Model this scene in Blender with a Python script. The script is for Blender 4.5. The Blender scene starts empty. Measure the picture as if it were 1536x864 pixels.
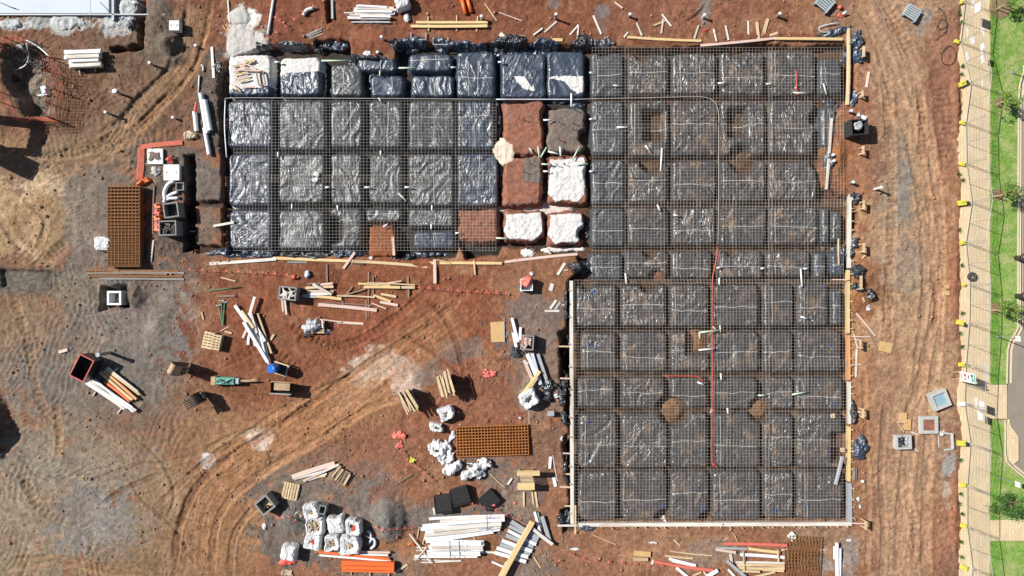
import bpy, math, random
import numpy as np
from mathutils import Vector, Matrix
# ------------------------------------------------------------------ basics
C = bpy.context.scene.collection
H, S = 43.0, 24.0            # camera height (m), photo pixels per metre on the ground
PI = math.pi
def W(px, py, z=0.0):
    k = (1 - z / H) / S
    return ((px - 768) * k, (432 - py) * k)
def lin(c):
    c = c / 255.0
    return c / 12.92 if c <= 0.04045 else ((c + 0.055) / 1.055) ** 2.4
KEXP = 1.30                   # display brightness of a sunlit white surface, albedo 1
def alb(rgb, k=None):
    k = k or KEXP
    return tuple(min(0.86, lin(v) / k) for v in rgb)

# ---- numpy value noise
def _hash(ix, iy, seed):
    h = (ix.astype(np.int64) * 374761393 + iy.astype(np.int64) * 668265263 + seed * 2147483647) & 0xFFFFFFFF
    h = ((h ^ (h >> 13)) * 1274126177) & 0xFFFFFFFF
    h = (h ^ (h >> 16)) & 0xFFFFFFFF
    h = (h * 2246822519) & 0xFFFFFFFF
    h = h ^ (h >> 15)
    return (h & 0xFFFFFF) / float(0xFFFFFF)
def vnoise(x, y, seed=0):
    x = np.asarray(x, float); y = np.asarray(y, float)
    ix = np.floor(x); iy = np.floor(y); fx = x - ix; fy = y - iy
    fx = fx * fx * (3 - 2 * fx); fy = fy * fy * (3 - 2 * fy)
    a = _hash(ix, iy, seed); b = _hash(ix + 1, iy, seed); c = _hash(ix, iy + 1, seed); d = _hash(ix + 1, iy + 1, seed)
    return (a * (1 - fx) + b * fx) * (1 - fy) + (c * (1 - fx) + d * fx) * fy
def fbm(x, y, f=1.0, octv=4, seed=0, gain=0.5):
    s = 0; a = 1; t = 0
    for o in range(octv):
        s = s + a * (vnoise(x * f + 17.3 * o, y * f - 9.1 * o, seed + o * 31) * 2 - 1); t += a
        a *= gain; f *= 2.03
    return s / t
def ridged(x, y, f=1.0, octv=3, seed=0):
    s = 0; a = 1; t = 0
    for o in range(octv):
        n = 1 - np.abs(vnoise(x * f, y * f, seed + o * 57) * 2 - 1) * 1.6
        s = s + a * n; t += a; a *= 0.55; f *= 1.9
    return s / t
def sstep(a, b, x):
    t = np.clip((x - a) / (b - a), 0, 1); return t * t * (3 - 2 * t)
def sd_poly(X, Y, P):
    """signed distance (px), negative inside"""
    P = np.array(P, float); n = len(P); d = np.full(X.shape, 1e9); ins = np.zeros(X.shape, bool)
    for i in range(n):
        ax, ay = P[i]; bx, by = P[(i + 1) % n]
        ex, ey = bx - ax, by - ay; wx, wy = X - ax, Y - ay
        t = np.clip((wx * ex + wy * ey) / (ex * ex + ey * ey + 1e-9), 0, 1)
        d = np.minimum(d, (wx - ex * t) ** 2 + (wy - ey * t) ** 2)
        if ay != by:
            c = ((ay > Y) != (by > Y)) & (X < (bx - ax) * (Y - ay) / (by - ay) + ax)
            ins ^= c
    d = np.sqrt(d); return np.where(ins, -d, d)

# ---- properties
LABELS = {}
def tag(o, label=None, cat=None, group=None, kind=None):
    if label: o['label'] = label; LABELS.setdefault(label, []).append(o.name)
    if cat: o['category'] = cat
    if group: o['group'] = group
    if kind: o['kind'] = kind
    return o
def empty(name, loc, rz=0, label=None, cat=None, group=None):
    o = bpy.data.objects.new(name, None); C.objects.link(o); o.empty_display_size = 0.2
    o.location = loc; o.rotation_euler = (0, 0, rz); return tag(o, label, cat, group)
class MB:
    def __init__(s): s.v = []; s.f = []
    def add(s, v, f):
        n = len(s.v); s.v += [tuple(p) for p in v]; s.f += [tuple(n + i for i in q) for q in f]; return s
    def box(s, c, d, rz=0, tilt=0, axis='Y'):
        """box centre c, full size d"""
        m = Matrix.Rotation(rz, 3, 'Z') @ Matrix.Rotation(tilt, 3, axis)
        vs = []
        for z in (-.5, .5):
            for x, y in ((-.5, -.5), (.5, -.5), (.5, .5), (-.5, .5)):
                vs.append(Vector(c) + m @ Vector((x * d[0], y * d[1], z * d[2])))
        return s.add(vs, [(3, 2, 1, 0), (4, 5, 6, 7), (0, 1, 5, 4), (1, 2, 6, 5), (2, 3, 7, 6), (3, 0, 4, 7)])
    def bar(s, a, b, w, h):
        a = Vector(a); b = Vector(b); d = b - a; L = d.length
        q = d.to_track_quat('X', 'Z').to_matrix(); c = (a + b) / 2; vs = []
        for z in (-.5, .5):
            for x, y in ((-.5, -.5), (.5, -.5), (.5, .5), (-.5, .5)):
                vs.append(c + q @ Vector((x * L, y * w, z * h)))
        return s.add(vs, [(3, 2, 1, 0), (4, 5, 6, 7), (0, 1, 5, 4), (1, 2, 6, 5), (2, 3, 7, 6), (3, 0, 4, 7)])
    def tube(s, pts, r, n=8, cap=True):
        pts = [Vector(p) for p in pts]; rings = []; m = len(pts)
        for i, p in enumerate(pts):
            t = (pts[min(i + 1, m - 1)] - pts[max(i - 1, 0)]).normalized()
            u = t.cross(Vector((0, 0, 1))); u = u.normalized() if u.length > 1e-3 else Vector((1, 0, 0))
            w = u.cross(t); rr = r[i] if isinstance(r, (list, tuple)) else r
            rings.append([p + (u * math.cos(2 * PI * k / n) + w * math.sin(2 * PI * k / n)) * rr for k in range(n)])
        v = [q for rg in rings for q in rg]; f = []
        for i in range(m - 1):
            for k in range(n):
                a = i * n + k; b = i * n + (k + 1) % n; f.append((a, b, b + n, a + n))
        if cap: f.append(tuple(range(n - 1, -1, -1))); f.append(tuple((m - 1) * n + k for k in range(n)))
        return s.add(v, f)
    def pipe(s, a, b, r, t=0.15, n=14):
        """hollow pipe, wall t*r"""
        a = Vector(a); b = Vector(b); d = (b - a).normalized(); u = d.cross(Vector((0, 0, 1)))
        u = u.normalized() if u.length > 1e-3 else Vector((1, 0, 0)); w = u.cross(d); v = []
        for (p, rr) in ((a, r), (b, r), (b, r * (1 - t)), (a, r * (1 - t))):
            v += [p + (u * math.cos(2 * PI * k / n) + w * math.sin(2 * PI * k / n)) * rr for k in range(n)]
        f = []
        for i in range(4):
            for k in range(n):
                A = i * n + k; B = i * n + (k + 1) % n; j = (i + 1) % 4
                f.append((A, B, j * n + (k + 1) % n, j * n + k))
        return s.add(v, f)
    def disc(s, c, r, h, n=16, r2=None):
        r2 = r if r2 is None else r2; v = []
        for z, q in ((0, r), (h, r2)):
            v += [(c[0] + q * math.cos(2 * PI * k / n), c[1] + q * math.sin(2 * PI * k / n), c[2] + z) for k in range(n)]
        f = [(k, (k + 1) % n, n + (k + 1) % n, n + k) for k in range(n)] + [tuple(range(n - 1, -1, -1)), tuple(range(n, 2 * n))]
        return s.add(v, f)
    def build(s, name, m, parent=None, loc=None, rz=0, smooth=False):
        me = bpy.data.meshes.new(name); me.from_pydata(s.v, [], s.f); me.update()
        if smooth: me.shade_smooth()
        return obj(name, me, m, parent, loc, rz)
def obj(name, me, m, parent=None, loc=None, rz=0):
    o = bpy.data.objects.new(name, me); C.objects.link(o)
    if m is not None and not me.materials: me.materials.append(m)
    if loc is not None: o.location = loc
    o.rotation_euler = (0, 0, rz)
    if parent: o.parent = parent
    return o
def mesh_np(name, V, F, smooth=False):
    me = bpy.data.meshes.new(name); nv = len(V); nf = len(F)
    me.vertices.add(nv); me.vertices.foreach_set('co', np.asarray(V, np.float32).ravel())
    k = F.shape[1]; me.loops.add(nf * k); me.loops.foreach_set('vertex_index', F.astype(np.int32).ravel())
    me.polygons.add(nf); me.polygons.foreach_set('loop_start', np.arange(0, nf * k, k, dtype=np.int32))
    me.polygons.foreach_set('loop_total', np.full(nf, k, np.int32))
    if smooth: me.polygons.foreach_set('use_smooth', np.ones(nf, bool))
    me.update(calc_edges=True); me.validate(); return me
def grid_faces(nx, ny, mask=None):
    i = np.arange(nx * ny).reshape(ny, nx)
    F = np.stack([i[:-1, :-1], i[:-1, 1:], i[1:, 1:], i[1:, :-1]], -1).reshape(-1, 4)
    if mask is not None: F = F[mask.reshape(-1)]
    return F
def compact(V, F):
    used = np.zeros(len(V), bool); used[F.ravel()] = True
    idx = np.cumsum(used) - 1; return V[used], idx[F]

# ------------------------------------------------------------------ materials
def mat(name, rgb, rough=0.7, var=0.25, vscale=3.0, bump=0.3, bscale=20, metal=0.0, dirt=None, dirt_amt=0.0,
        dscale=1.5, stretch=None, spec=0.5, objvar=0.0, coat=0.0, direct=False, detail=6, bdist=0.02):
    m = bpy.data.materials.new(name); m.use_nodes = True; nt = m.node_tree; N = nt.nodes; L = nt.links
    b = N['Principled BSDF']; base = tuple(rgb) if direct else alb(rgb)
    b.inputs['Roughness'].default_value = rough; b.inputs['Metallic'].default_value = metal
    b.inputs['Specular IOR Level'].default_value = spec
    b.inputs['Coat Weight'].default_value = coat
    tc = N.new('ShaderNodeTexCoord'); vec = tc.outputs['Object']
    oi = N.new('ShaderNodeObjectInfo')
    add = N.new('ShaderNodeVectorMath'); add.operation = 'MULTIPLY_ADD'
    add.inputs[1].default_value = (1, 1, 1)
    mm = N.new('ShaderNodeVectorMath'); mm.operation = 'SCALE'; mm.inputs[0].default_value = (37, 91, 53)
    L.new(oi.outputs['Random'], mm.inputs['Scale']); L.new(vec, add.inputs[0]); L.new(mm.outputs[0], add.inputs[2])
    vec = add.outputs[0]
    if stretch:
        mp = N.new('ShaderNodeMapping'); mp.inputs['Scale'].default_value = stretch; L.new(vec, mp.inputs['Vector']); vec = mp.outputs[0]
    n1 = N.new('ShaderNodeTexNoise'); n1.inputs['Scale'].default_value = vscale; n1.inputs['Detail'].default_value = detail
    n1.inputs['Roughness'].default_value = 0.65; L.new(vec, n1.inputs['Vector'])
    mr = N.new('ShaderNodeMapRange'); mr.inputs['From Min'].default_value = 0.3; mr.inputs['From Max'].default_value = 0.7
    mr.inputs['To Min'].default_value = 1 - var; mr.inputs['To Max'].default_value = 1 + var * 0.6
    L.new(n1.outputs['Fac'], mr.inputs['Value'])
    vm = N.new('ShaderNodeVectorMath'); vm.operation = 'SCALE'; vm.inputs[0].default_value = base
    val = mr.outputs[0]
    if objvar:
        m2 = N.new('ShaderNodeMapRange'); m2.inputs['To Min'].default_value = 1 - objvar; m2.inputs['To Max'].default_value = 1 + objvar * 0.5
        L.new(oi.outputs['Random'], m2.inputs['Value']); mu = N.new('ShaderNodeMath'); mu.operation = 'MULTIPLY'
        L.new(val, mu.inputs[0]); L.new(m2.outputs[0], mu.inputs[1]); val = mu.outputs[0]
    L.new(val, vm.inputs['Scale']); col = vm.outputs[0]
    if dirt:
        n2 = N.new('ShaderNodeTexNoise'); n2.inputs['Scale'].default_value = dscale; n2.inputs['Detail'].default_value = 7
        n2.inputs['Roughness'].default_value = 0.7; L.new(vec, n2.inputs['Vector'])
        r2 = N.new('ShaderNodeMapRange'); r2.inputs['From Min'].default_value = 0.62 - dirt_amt * 0.3; r2.inputs['From Max'].default_value = 0.75 - dirt_amt * 0.2
        r2.inputs['To Max'].default_value = min(1, dirt_amt * 1.3)
        L.new(n2.outputs['Fac'], r2.inputs['Value'])
        mx = N.new('ShaderNodeMix'); mx.data_type = 'RGBA'; L.new(r2.outputs[0], mx.inputs['Factor'])
        L.new(col, mx.inputs['A']); mx.inputs['B'].default_value = (*alb(dirt), 1); col = mx.outputs['Result']
        ra = N.new('ShaderNodeMapRange'); ra.inputs['To Min'].default_value = rough; ra.inputs['To Max'].default_value = 0.85
        L.new(r2.outputs[0], ra.inputs['Value']); L.new(ra.outputs[0], b.inputs['Roughness'])
    L.new(col, b.inputs['Base Color'])
    if bump:
        n3 = N.new('ShaderNodeTexNoise'); n3.inputs['Scale'].default_value = bscale; n3.inputs['Detail'].default_value = 5
        L.new(vec, n3.inputs['Vector']); bp = N.new('ShaderNodeBump'); bp.inputs['Strength'].default_value = bump
        bp.inputs['Distance'].default_value = bdist; L.new(n3.outputs['Fac'], bp.inputs['Height']); L.new(bp.outputs[0], b.inputs['Normal'])
    return m
M = {}
SOIL = (140, 88, 58)
M['pine'] = mat('pale_pine', (226, 200, 158), .75, .25, 4, .3, 30, stretch=(.3, 4, 4), dirt=SOIL, dirt_amt=.35, dscale=.9, objvar=.12)
M['yellow'] = mat('yellow_timber', (234, 204, 146), .7, .2, 4, .3, 30, stretch=(.3, 4, 4), dirt=SOIL, dirt_amt=.25, dscale=.9, objvar=.08)
M['whitewood'] = mat('white_painted_timber', (234, 229, 218), .6, .16, 3, .3, 25, stretch=(.3, 3, 3), dirt=(176, 140, 116), dirt_amt=.5, dscale=1.2, objvar=.08)
M['pink'] = mat('pink_primed_timber', (234, 204, 190), .65, .15, 3, .2, 25, stretch=(.3, 3, 3), dirt=(170, 110, 84), dirt_amt=.35, objvar=.1)
M['aged'] = mat('aged_grey_timber', (158, 138, 120), .85, .35, 4, .5, 30, stretch=(.3, 5, 5), dirt=SOIL, dirt_amt=.5, objvar=.2)
M['orangewood'] = mat('orange_stained_timber', (232, 168, 112), .6, .2, 4, .2, 30, stretch=(.3, 4, 4), dirt=SOIL, dirt_amt=.2)
M['wrap'] = mat('white_wrapping', (246, 247, 249), .4, .08, 4, .6, 10, stretch=(.5, 3, 3), dirt=(200, 182, 168), dirt_amt=.24)
M['lid'] = mat('white_precast_lid', (238, 238, 236), .8, .08, 3, .2, 20, dirt=(190, 172, 158), dirt_amt=.2)
M['rustbright'] = mat('fresh_rusty_steel', (196, 124, 60), .85, .3, 3, .2, 30, objvar=.1)
M['pvc'] = mat('white_pvc', (240, 243, 246), .35, .05, 3, .05, 10, dirt=(180, 150, 128), dirt_amt=.2)
M['greenpipe'] = mat('pale_green_pipe', (196, 214, 190), .4, .1, 4, .05, 10, dirt=(150, 120, 96), dirt_amt=.3)
M['green'] = mat('green_painted_steel', (78, 138, 104), .5, .2, 4, .1, 10)
M['teal'] = mat('teal_painted_steel', (92, 178, 160), .45, .25, 4, .2, 12, dirt=(120, 96, 76), dirt_amt=.35)
M['steel'] = mat('grey_galvanised_steel', (168, 172, 172), .45, .2, 5, .1, 20, metal=.35, dirt=(130, 104, 82), dirt_amt=.2)
M['darksteel'] = mat('dark_worn_steel', (72, 66, 60), .5, .35, 4, .3, 15, metal=.3, dirt=(140, 110, 84), dirt_amt=.4)
M['tansteel'] = mat('mud_caked_steel', (196, 166, 130), .7, .3, 5, .4, 15, dirt=(140, 110, 84), dirt_amt=.4)
M['spill'] = mat('pale_concrete_spill', (196, 200, 200), .9, .3, 6, 1.0, 9, dirt=(150, 130, 116), dirt_amt=.35, dscale=3, bdist=.05)
M['rust'] = mat('rusty_steel', (146, 98, 54), .85, .35, 6, .2, 30, direct=False, objvar=.15)
M['meshbar'] = mat('dusty_mesh_bar', (184, 174, 162), .7, .35, 2, .0, 30)
M['trenchbar'] = mat('brown_trench_bar', (120, 86, 60), .75, .25, 2, .0, 30)
M['orange'] = mat('orange_plastic', (240, 116, 52), .45, .1, 3, .1, 10, dirt=(180, 110, 70), dirt_amt=.15)
M['orangecloth'] = mat('orange_barrier_mesh', (222, 108, 78), .7, .25, 8, .4, 20, dirt=(150, 90, 64), dirt_amt=.3)
M['redplastic'] = mat('red_plastic', (214, 88, 68), .5, .2, 5, .3, 15)
M['flag'] = mat('red_flag_plastic', (226, 116, 100), .6, .1, 5, .1, 15)
M['blue'] = mat('blue_plastic', (38, 120, 214), .35, .1, 3, .05, 10)
M['yellowpl'] = mat('yellow_plastic', (226, 216, 84), .5, .1, 3, .1, 10)
M['bag'] = mat('white_woven_bag', (228, 228, 228), .6, .1, 5, .6, 9, dirt=(196, 176, 160), dirt_amt=.25, bdist=.09)
M['paper'] = mat('pale_blue_sack', (206, 216, 232), .6, .1, 5, .4, 9)
M['rubble'] = mat('pale_rubble', (208, 186, 158), .9, .5, 9, .8, 14, bdist=.05)
M['conc'] = mat('pale_concrete', (196, 194, 190), .8, .15, 4, .3, 20, dirt=(170, 150, 132), dirt_amt=.3)
M['slab'] = mat('new_white_concrete_slab', (206, 217, 228), .75, .06, 1.5, .1, 20, dirt=(200, 206, 212), dirt_amt=.4, dscale=.5)
M['greyconc'] = mat('grey_concrete', (150, 148, 144), .85, .2, 4, .3, 20, dirt=(110, 96, 84), dirt_amt=.3)
M['rubbly'] = mat('dusty_lime_rubble', (212, 208, 202), .95, .35, 8, 1.0, 12, dirt=(178, 150, 132), dirt_amt=.42, dscale=4, bdist=.05)
M['chalk'] = mat('white_lime_surface', (232, 230, 226), .9, .2, 7, 1.0, 9, dirt=(190, 164, 146), dirt_amt=.34, dscale=2.5, bdist=.06)
M['rubber'] = mat('black_rubber', (52, 52, 54), .7, .2, 4, .3, 15)
M['galvgrey'] = mat('grey_wrapped_sheet', (176, 180, 184), .45, .15, 4, .3, 12, stretch=(.5, 3, 3), dirt=(140, 128, 116), dirt_amt=.2)
M['skyblue'] = mat('pale_blue_pane', (150, 182, 194), .4, .12, 4, .3, 9)
M['tin'] = mat('grate_grey', (176, 188, 192), .5, .15, 5, .1, 20)
M['ply'] = mat('plywood_face', (216, 176, 122), .75, .18, 3, .2, 20, stretch=(1, .3, 1), dirt=SOIL, dirt_amt=.25)
M['tape'] = mat('pale_joint_tape', (196, 196, 192), .4, .1, 5, .2, 12, dirt=(150, 132, 118), dirt_amt=.35)
M['bluepaint'] = mat('blue_marking_ink', (60, 104, 176), .7, .1, 5, 0)
M['glasscap'] = mat('pale_dome', (206, 216, 222), .15, .1, 3, 0)  # pale colour for the painted highlight on the bollard domes

M['rubblepale'] = mat('pale_cream_lime', (238, 218, 196), .9, .12, 5, .5, 9, dirt=(200, 150, 120), dirt_amt=.3)
M['greyconc2'] = mat('dull_white_conduit', (178, 172, 164), .5, .1, 4, 0)
def plastic(name, base, dust, dust_amt, rough, bstr, bs, aniso):
    m = bpy.data.materials.new(name); m.use_nodes = True; nt = m.node_tree; N = nt.nodes; L = nt.links
    b = N['Principled BSDF']; b.inputs['Specular IOR Level'].default_value = 1.0
    tc = N.new('ShaderNodeTexCoord'); oi = N.new('ShaderNodeObjectInfo')
    rot = N.new('ShaderNodeVectorRotate'); rot.rotation_type = 'Z_AXIS'
    an = N.new('ShaderNodeMath'); an.operation = 'MULTIPLY'; an.inputs[1].default_value = 43.7
    L.new(oi.outputs['Random'], an.inputs[0]); L.new(an.outputs[0], rot.inputs['Angle']); L.new(tc.outputs['Object'], rot.inputs['Vector'])
    ad = N.new('ShaderNodeVectorMath'); ad.operation = 'ADD'; sc = N.new('ShaderNodeVectorMath'); sc.operation = 'SCALE'
    sc.inputs[0].default_value = (31, 17, 0); L.new(oi.outputs['Random'], sc.inputs['Scale']); L.new(rot.outputs[0], ad.inputs[0]); L.new(sc.outputs[0], ad.inputs[1])
    mp = N.new('ShaderNodeMapping'); mp.inputs['Scale'].default_value = (1, aniso, 1); L.new(ad.outputs[0], mp.inputs['Vector'])
    def noise(s, d, v, ro=.6, dist=0):
        n = N.new('ShaderNodeTexNoise'); n.inputs['Scale'].default_value = s; n.inputs['Detail'].default_value = d
        n.inputs['Roughness'].default_value = ro; n.inputs['Distortion'].default_value = dist; L.new(v, n.inputs['Vector']); return n.outputs['Fac']
    def mr(v, a, bb, c, d):
        n = N.new('ShaderNodeMapRange'); n.inputs['From Min'].default_value = a; n.inputs['From Max'].default_value = bb
        n.inputs['To Min'].default_value = c; n.inputs['To Max'].default_value = d; L.new(v, n.inputs['Value']); return n.outputs[0]
    d1 = noise(.9, 7, ad.outputs[0], .7); d2 = noise(9, 4, mp.outputs[0], .6)
    a1 = N.new('ShaderNodeMath'); a1.operation = 'MULTIPLY_ADD'; L.new(d2, a1.inputs[0]); a1.inputs[1].default_value = .35; L.new(d1, a1.inputs[2])
    f = mr(a1.outputs[0], .98 - dust_amt * .5, 1.12 - dust_amt * .42, 0, 1)
    f2 = N.new('ShaderNodeMath'); f2.operation = 'MULTIPLY'; L.new(f, f2.inputs[0]); f2.inputs[1].default_value = min(1, .35 + dust_amt * .55)
    mx = N.new('ShaderNodeMix'); mx.data_type = 'RGBA'; mx.inputs['A'].default_value = (*alb(base), 1); mx.inputs['B'].default_value = (*alb(dust), 1)
    L.new(f2.outputs[0], mx.inputs['Factor']); L.new(mx.outputs['Result'], b.inputs['Base Color'])
    L.new(mr(f2.outputs[0], 0, 1, rough, .8), b.inputs['Roughness'])
    w1 = noise(bs, 1.5, mp.outputs[0], .45, 1.6); w2 = noise(bs * .8, 1.0, ad.outputs[0], .4, 2.5)
    s1 = N.new('ShaderNodeMath'); s1.operation = 'SUBTRACT'; s1.inputs[1].default_value = .5; L.new(w1, s1.inputs[0])
    s2 = N.new('ShaderNodeMath'); s2.operation = 'ABSOLUTE'; L.new(s1.outputs[0], s2.inputs[0])
    s3 = N.new('ShaderNodeMath'); s3.operation = 'SUBTRACT'; s3.inputs[1].default_value = .5; L.new(w2, s3.inputs[0])
    s4 = N.new('ShaderNodeMath'); s4.operation = 'ABSOLUTE'; L.new(s3.outputs[0], s4.inputs[0])
    sm = N.new('ShaderNodeMath'); sm.operation = 'ADD'; L.new(s2.outputs[0], sm.inputs[0]); L.new(s4.outputs[0], sm.inputs[1])
    mk = mr(noise(.75, 2, ad.outputs[0], .5, .6), .38, .62, .18, 1.0); mu = N.new('ShaderNodeMath'); mu.operation = 'MULTIPLY'; L.new(sm.outputs[0], mu.inputs[0]); L.new(mk, mu.inputs[1]); sm = mu
    bp = N.new('ShaderNodeBump'); bp.inputs['Strength'].default_value = bstr; bp.inputs['Distance'].default_value = .20; bp.invert = True
    L.new(sm.outputs[0], bp.inputs['Height']); L.new(bp.outputs[0], b.inputs['Normal'])
    return m
M['clean'] = plastic('glossy_black_vapour_sheet', (60, 72, 88), (124, 122, 120), .22, .42, .72, .95, 3.2)
M['dim'] = plastic('dusty_black_vapour_sheet', (70, 74, 78), (138, 130, 120), .42, .45, .72, 1.05, 3.8)
M['dusty'] = plastic('muddy_black_vapour_sheet', (78, 76, 76), (162, 128, 94), .58, .37, .95, 1.1, 3.6)

M['blackpl'] = plastic('black_sheet_plastic', (46, 50, 56), (112, 96, 84), .25, .28, 1.0, 3.0, 2.5)
def ground_mat():
    m = bpy.data.materials.new('bare_site_soil'); m.use_nodes = True; nt = m.node_tree; N = nt.nodes; L = nt.links
    b = N['Principled BSDF']; b.inputs['Roughness'].default_value = .95; b.inputs['Specular IOR Level'].default_value = .15
    at = N.new('ShaderNodeAttribute'); at.attribute_name = 'soil'
    g = N.new('ShaderNodeTexCoord')
    def noise(s, d, ro=.65, dist=0):
        n = N.new('ShaderNodeTexNoise'); n.inputs['Scale'].default_value = s; n.inputs['Detail'].default_value = d
        n.inputs['Roughness'].default_value = ro; n.inputs['Distortion'].default_value = dist; L.new(g.outputs['Object'], n.inputs['Vector']); return n
    def mr(v, a, bb, c, d):
        n = N.new('ShaderNodeMapRange'); n.inputs['From Min'].default_value = a; n.inputs['From Max'].default_value = bb
        n.inputs['To Min'].default_value = c; n.inputs['To Max'].default_value = d; L.new(v, n.inputs['Value']); return n.outputs[0]
    n1 = noise(3.5, 9, .72); f1 = mr(n1.outputs['Fac'], .3, .7, .6, 1.4)
    n2 = noise(13, 6, .7, .6); f2 = mr(n2.outputs['Fac'], .3, .7, .66, 1.34)
    mu = N.new('ShaderNodeMath'); mu.operation = 'MULTIPLY'; L.new(f1, mu.inputs[0]); L.new(f2, mu.inputs[1])
    vm = N.new('ShaderNodeVectorMath'); vm.operation = 'SCALE'; L.new(at.outputs['Color'], vm.inputs[0]); L.new(mu.outputs[0], vm.inputs['Scale'])
    n5 = noise(1.1, 9, .7, 1.2); f5 = mr(n5.outputs['Fac'], .5, .72, 0, .5); m5 = N.new('ShaderNodeMix'); m5.data_type = 'RGBA'; L.new(f5, m5.inputs['Factor']); L.new(vm.outputs[0], m5.inputs['A'])
    v5 = N.new('ShaderNodeVectorMath'); v5.operation = 'MULTIPLY'; L.new(vm.outputs[0], v5.inputs[0]); v5.inputs[1].default_value = (1.32, 1.42, 1.45); L.new(v5.outputs[0], m5.inputs['B'])
    n6 = noise(2.3, 8, .7, .8); f6 = mr(n6.outputs['Fac'], .56, .7, 0, .55); m6 = N.new('ShaderNodeMix'); m6.data_type = 'RGBA'; L.new(f6, m6.inputs['Factor']); L.new(m5.outputs['Result'], m6.inputs['A'])
    v6 = N.new('ShaderNodeVectorMath'); v6.operation = 'MULTIPLY'; L.new(vm.outputs[0], v6.inputs[0]); v6.inputs[1].default_value = (.62, .55, .5); L.new(v6.outputs[0], m6.inputs['B'])
    # pale crumbs
    vo = N.new('ShaderNodeTexVoronoi'); vo.inputs['Scale'].default_value = 5.5; L.new(g.outputs['Object'], vo.inputs['Vector'])
    c1 = mr(vo.outputs['Distance'], .05, .13, 1, 0)
    hs = N.new('ShaderNodeSeparateColor'); L.new(vo.outputs['Color'], hs.inputs[0]); c2 = mr(hs.outputs[0], .86, .9, 0, .55)
    mm = N.new('ShaderNodeMath'); mm.operation = 'MULTIPLY'; L.new(c1, mm.inputs[0]); L.new(c2, mm.inputs[1])
    mx = N.new('ShaderNodeMix'); mx.data_type = 'RGBA'; L.new(mm.outputs[0], mx.inputs['Factor']); L.new(m6.outputs['Result'], mx.inputs['A']); mx.inputs['B'].default_value = (*alb((200, 160, 130)), 1)
    L.new(mx.outputs['Result'], b.inputs['Base Color'])
    n3 = noise(7, 10, .7, .3); bp = N.new('ShaderNodeBump'); bp.inputs['Strength'].default_value = 1.0; bp.inputs['Distance'].default_value = .075
    L.new(n3.outputs['Fac'], bp.inputs['Height']); L.new(bp.outputs[0], b.inputs['Normal'])
    return m
M['ground'] = ground_mat()
M['soilred'] = mat('red_brown_soil', (158, 104, 82), .95, .45, 3, .8, 9, dirt=(128, 112, 100), dirt_amt=.35, dscale=1.2, bdist=.06)
M['soilgrey'] = mat('grey_gravel_soil', (124, 112, 102), .95, .35, 4, .8, 12, dirt=(140, 86, 60), dirt_amt=.3, dscale=1.0, bdist=.05)
M['soilorange'] = mat('orange_soil', (158, 92, 54), .95, .4, 4, .8, 9, bdist=.06)
M['graveldark'] = mat('dark_gravel', (92, 88, 84), .95, .4, 6, .9, 14, bdist=.06)
# ------------------------------------------------------------------ terrain (in photo pixel units)
DEEP = 0.72
EXC = [ # main excavations: polygon, depth, floor colour
 ([(334,92),(398,66),(470,68),(475,60),(524,60),(528,86),(592,88),(594,62),(700,66),(745,64),(880,66),(892,70),(1030,70),(1120,64),(1200,68),(1264,64),(1284,70),(1284,146),
   (1268,158),(1240,196),(1234,230),(1236,278),(1262,292),(1277,296),(1277,784),(862,786),(852,770),(850,640),(846,610),(850,560),(842,552),(838,500),(850,490),(850,420),(868,404),(866,384),(818,378),(790,372),(755,372),(748,384),(700,388),
   (690,372),(684,388),(600,388),(590,386),(340,384),(336,300)], DEEP, None),
 ([(276,232),(293,230),(293,376),(276,378)], .6, (40,36,34)),  # near-black floor: the shade of this ditch is put into the colour
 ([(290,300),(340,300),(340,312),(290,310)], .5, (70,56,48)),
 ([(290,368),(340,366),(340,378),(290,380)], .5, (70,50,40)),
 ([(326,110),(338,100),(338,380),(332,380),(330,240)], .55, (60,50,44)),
 ([(206,0),(220,0),(216,74),(168,80),(164,70),(206,64)], .8, (96,70,52)),
 ([(489,0),(498,0),(498,34),(489,36)], .7, (80,52,38)),
 ([(0,66),(60,66),(74,86),(80,120),(82,176),(40,178),(20,150),(0,120)], 1.15, (134,122,108)),
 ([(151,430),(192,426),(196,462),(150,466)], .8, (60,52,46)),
 ([(0,403),(78,408),(76,444),(0,432)], .22, (112,104,94)),
 ([(78,412),(150,425),(150,460),(70,448)], .10, (128,114,96)),
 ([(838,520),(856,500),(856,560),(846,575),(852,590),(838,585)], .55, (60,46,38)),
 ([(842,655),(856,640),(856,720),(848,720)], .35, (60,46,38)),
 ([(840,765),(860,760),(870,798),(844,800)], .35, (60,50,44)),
 ([(1278,300),(1290,320),(1286,350),(1278,352)], .25, (90,66,48)),
]
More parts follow.
